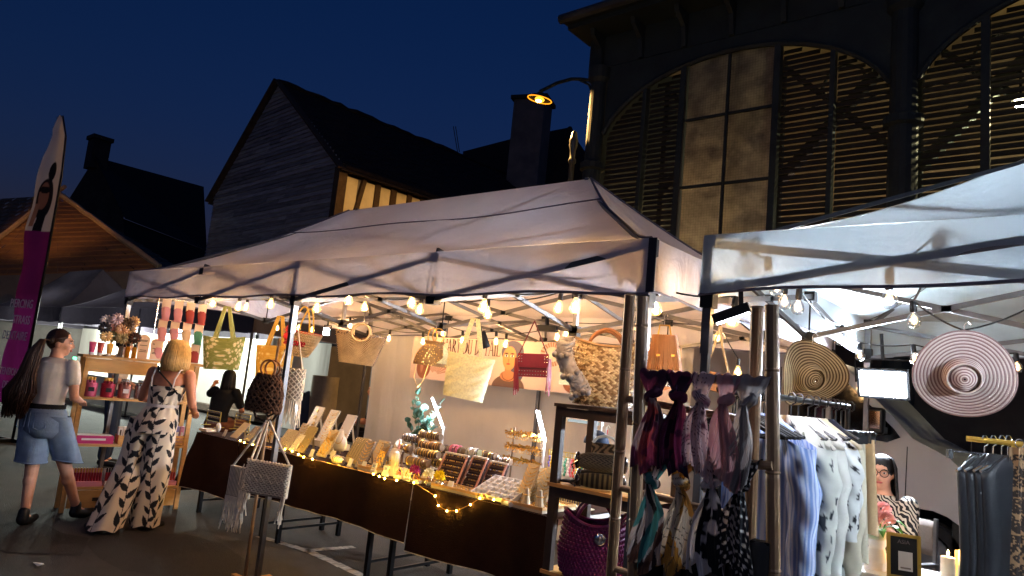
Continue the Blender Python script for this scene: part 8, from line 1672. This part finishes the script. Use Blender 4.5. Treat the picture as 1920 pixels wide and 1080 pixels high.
for i, px in enumerate((1912, 1930)):
    c = at(px, 832, Y=1.15); t = thing('long_scarf', ['leopard print long scarf hanging from the gold rail', 'second leopard print long scarf at the picture edge'][i], 'scarf', c, R(30)); csurf('cloth', lambda u, v: ((u-.5)*.09, .012*np.sin(u*9+v*3), -.02-1.1*v), 'print', t, col=lambda u, v: leopard((150, 118, 84), (40, 30, 26), 3, 260, .012, .08)(u, v), nu=40, nv=260); MB().torus((0, .0, .0), .02, .003, ang(R(90)), 12, 5).build('ring', 'chrome', t)
sk_ = thing('skirt_hanger', 'chrome clip hanger at the left end of the gold rail', 'hanger', at(1822, 826, Y=1.2), R(40)); MB().tube([(0, 0, .02), (0, 0, -.06)], .003, 5).bar((-.12, 0, -.06), (.12, 0, -.06), .008).build('bar', 'chrome', sk_)
for s in (-1, 1): MB().box((s*.11, 0, -.075), (.022, .02, .045)).build('clip', 'black_plastic', sk_)
# ================================================================== more small stock among the displays
def acrylic(label, px, Y, c, z=0):
    t = jw('earring_card', label, 'card', px, Y, z=z); M = ang(-.35); MB().box((0, .004, .035), (.05, .003, .07), M).build('card', c, t); MB().box((0, .01, .006), (.055, .045, .012)).build('block', 'globe_glass', t); mb = MB()
    for s in (-1, 1): mb.ball(M @ Vector((.011*s, -.004, .045)), (.006, .004, .009), 6, 4)
    mb.build('earrings', 'gold', t, kind='stuff')
for lab, px, Y, c in (('white earring card at the foot of the olive board above the fairy lights', 583, .72, 'card_white'), ('cream earring card behind the cloth pouch', 622, .86, 'linen_pale'), ('white earring card between the cloth pouch and the grey velvet boards', 655, .7, 'card_white'), ('white earring card in front of the left grey velvet board', 680, .7, 'card_white'), ('cream earring card left of the draped bust', 742, .92, 'linen_pale'), ('white earring card behind the coral earring stand', 756, .82, 'card_white'), ('cream earring card under the lowest bracelet bar', 792, .76, 'linen_pale'), ('white earring card at the left corner of the gold jewellery tray', 842, .7, 'card_white'), ('white earring card behind the brown ring racks', 872, 1.3, 'card_white'), ('cream earring card right of the brown ring racks', 948, 1.05, 'linen_pale'), ('white earring card at the foot of the tiered gold rack', 962, 1.0, 'card_white'), ('cream earring card beside the pink gift box', 1036, .88, 'linen_pale'), ('white earring card left of the purple flower', 766, .8, 'card_white'), ('small card between the two grey cards at the table end', 474, .72, 'card_white'), ('white card near the pebble at the table end', 420, .72, 'card_white')): acrylic(lab, px, Y, c)
for lab, px, Y, ln, h in (('short bracelet bar with silver bangles beside the white led tube', 826, 1.33, .16, .17), ('short bracelet bar with gold bangles behind the gauze bust', 752, 1.2, .2, .13), ('low bracelet bar of gold bangles behind the yellow flower', 822, 1.0, .16, .1)): tbar(lab, px, Y, ln, h, 'velvet_taupe', 9, 'gold' if 'gold' in lab else 'silver')
nb('cream necklace board standing between the pouch and the back row', 612, 1.02, .12, .24, 'linen_pale', 'chains', .45, 0, 31); nb('sand coloured necklace board behind the two grey velvet ones', 700, 1.05, .13, .22, 'linen', 'chains', .45, 0, 32); nb('pale charm board behind the hanging macrame bags', 500, .95, .14, .22, 'linen', 'charms', .5, 0, 33); nb('pale necklace board right of the middle tent post', 552, 1.05, .12, .24, 'linen_pale', 'chains', .45, 0, 34)
gem_tray('small wooden tray of rings in front of the grey velvet boards', 694, .735, .2, .1, 60, 0, 5); gem_tray('small wooden tray of earrings between bracelet bars and flowers', 812, .8, .18, .1, 60, 0, 6)
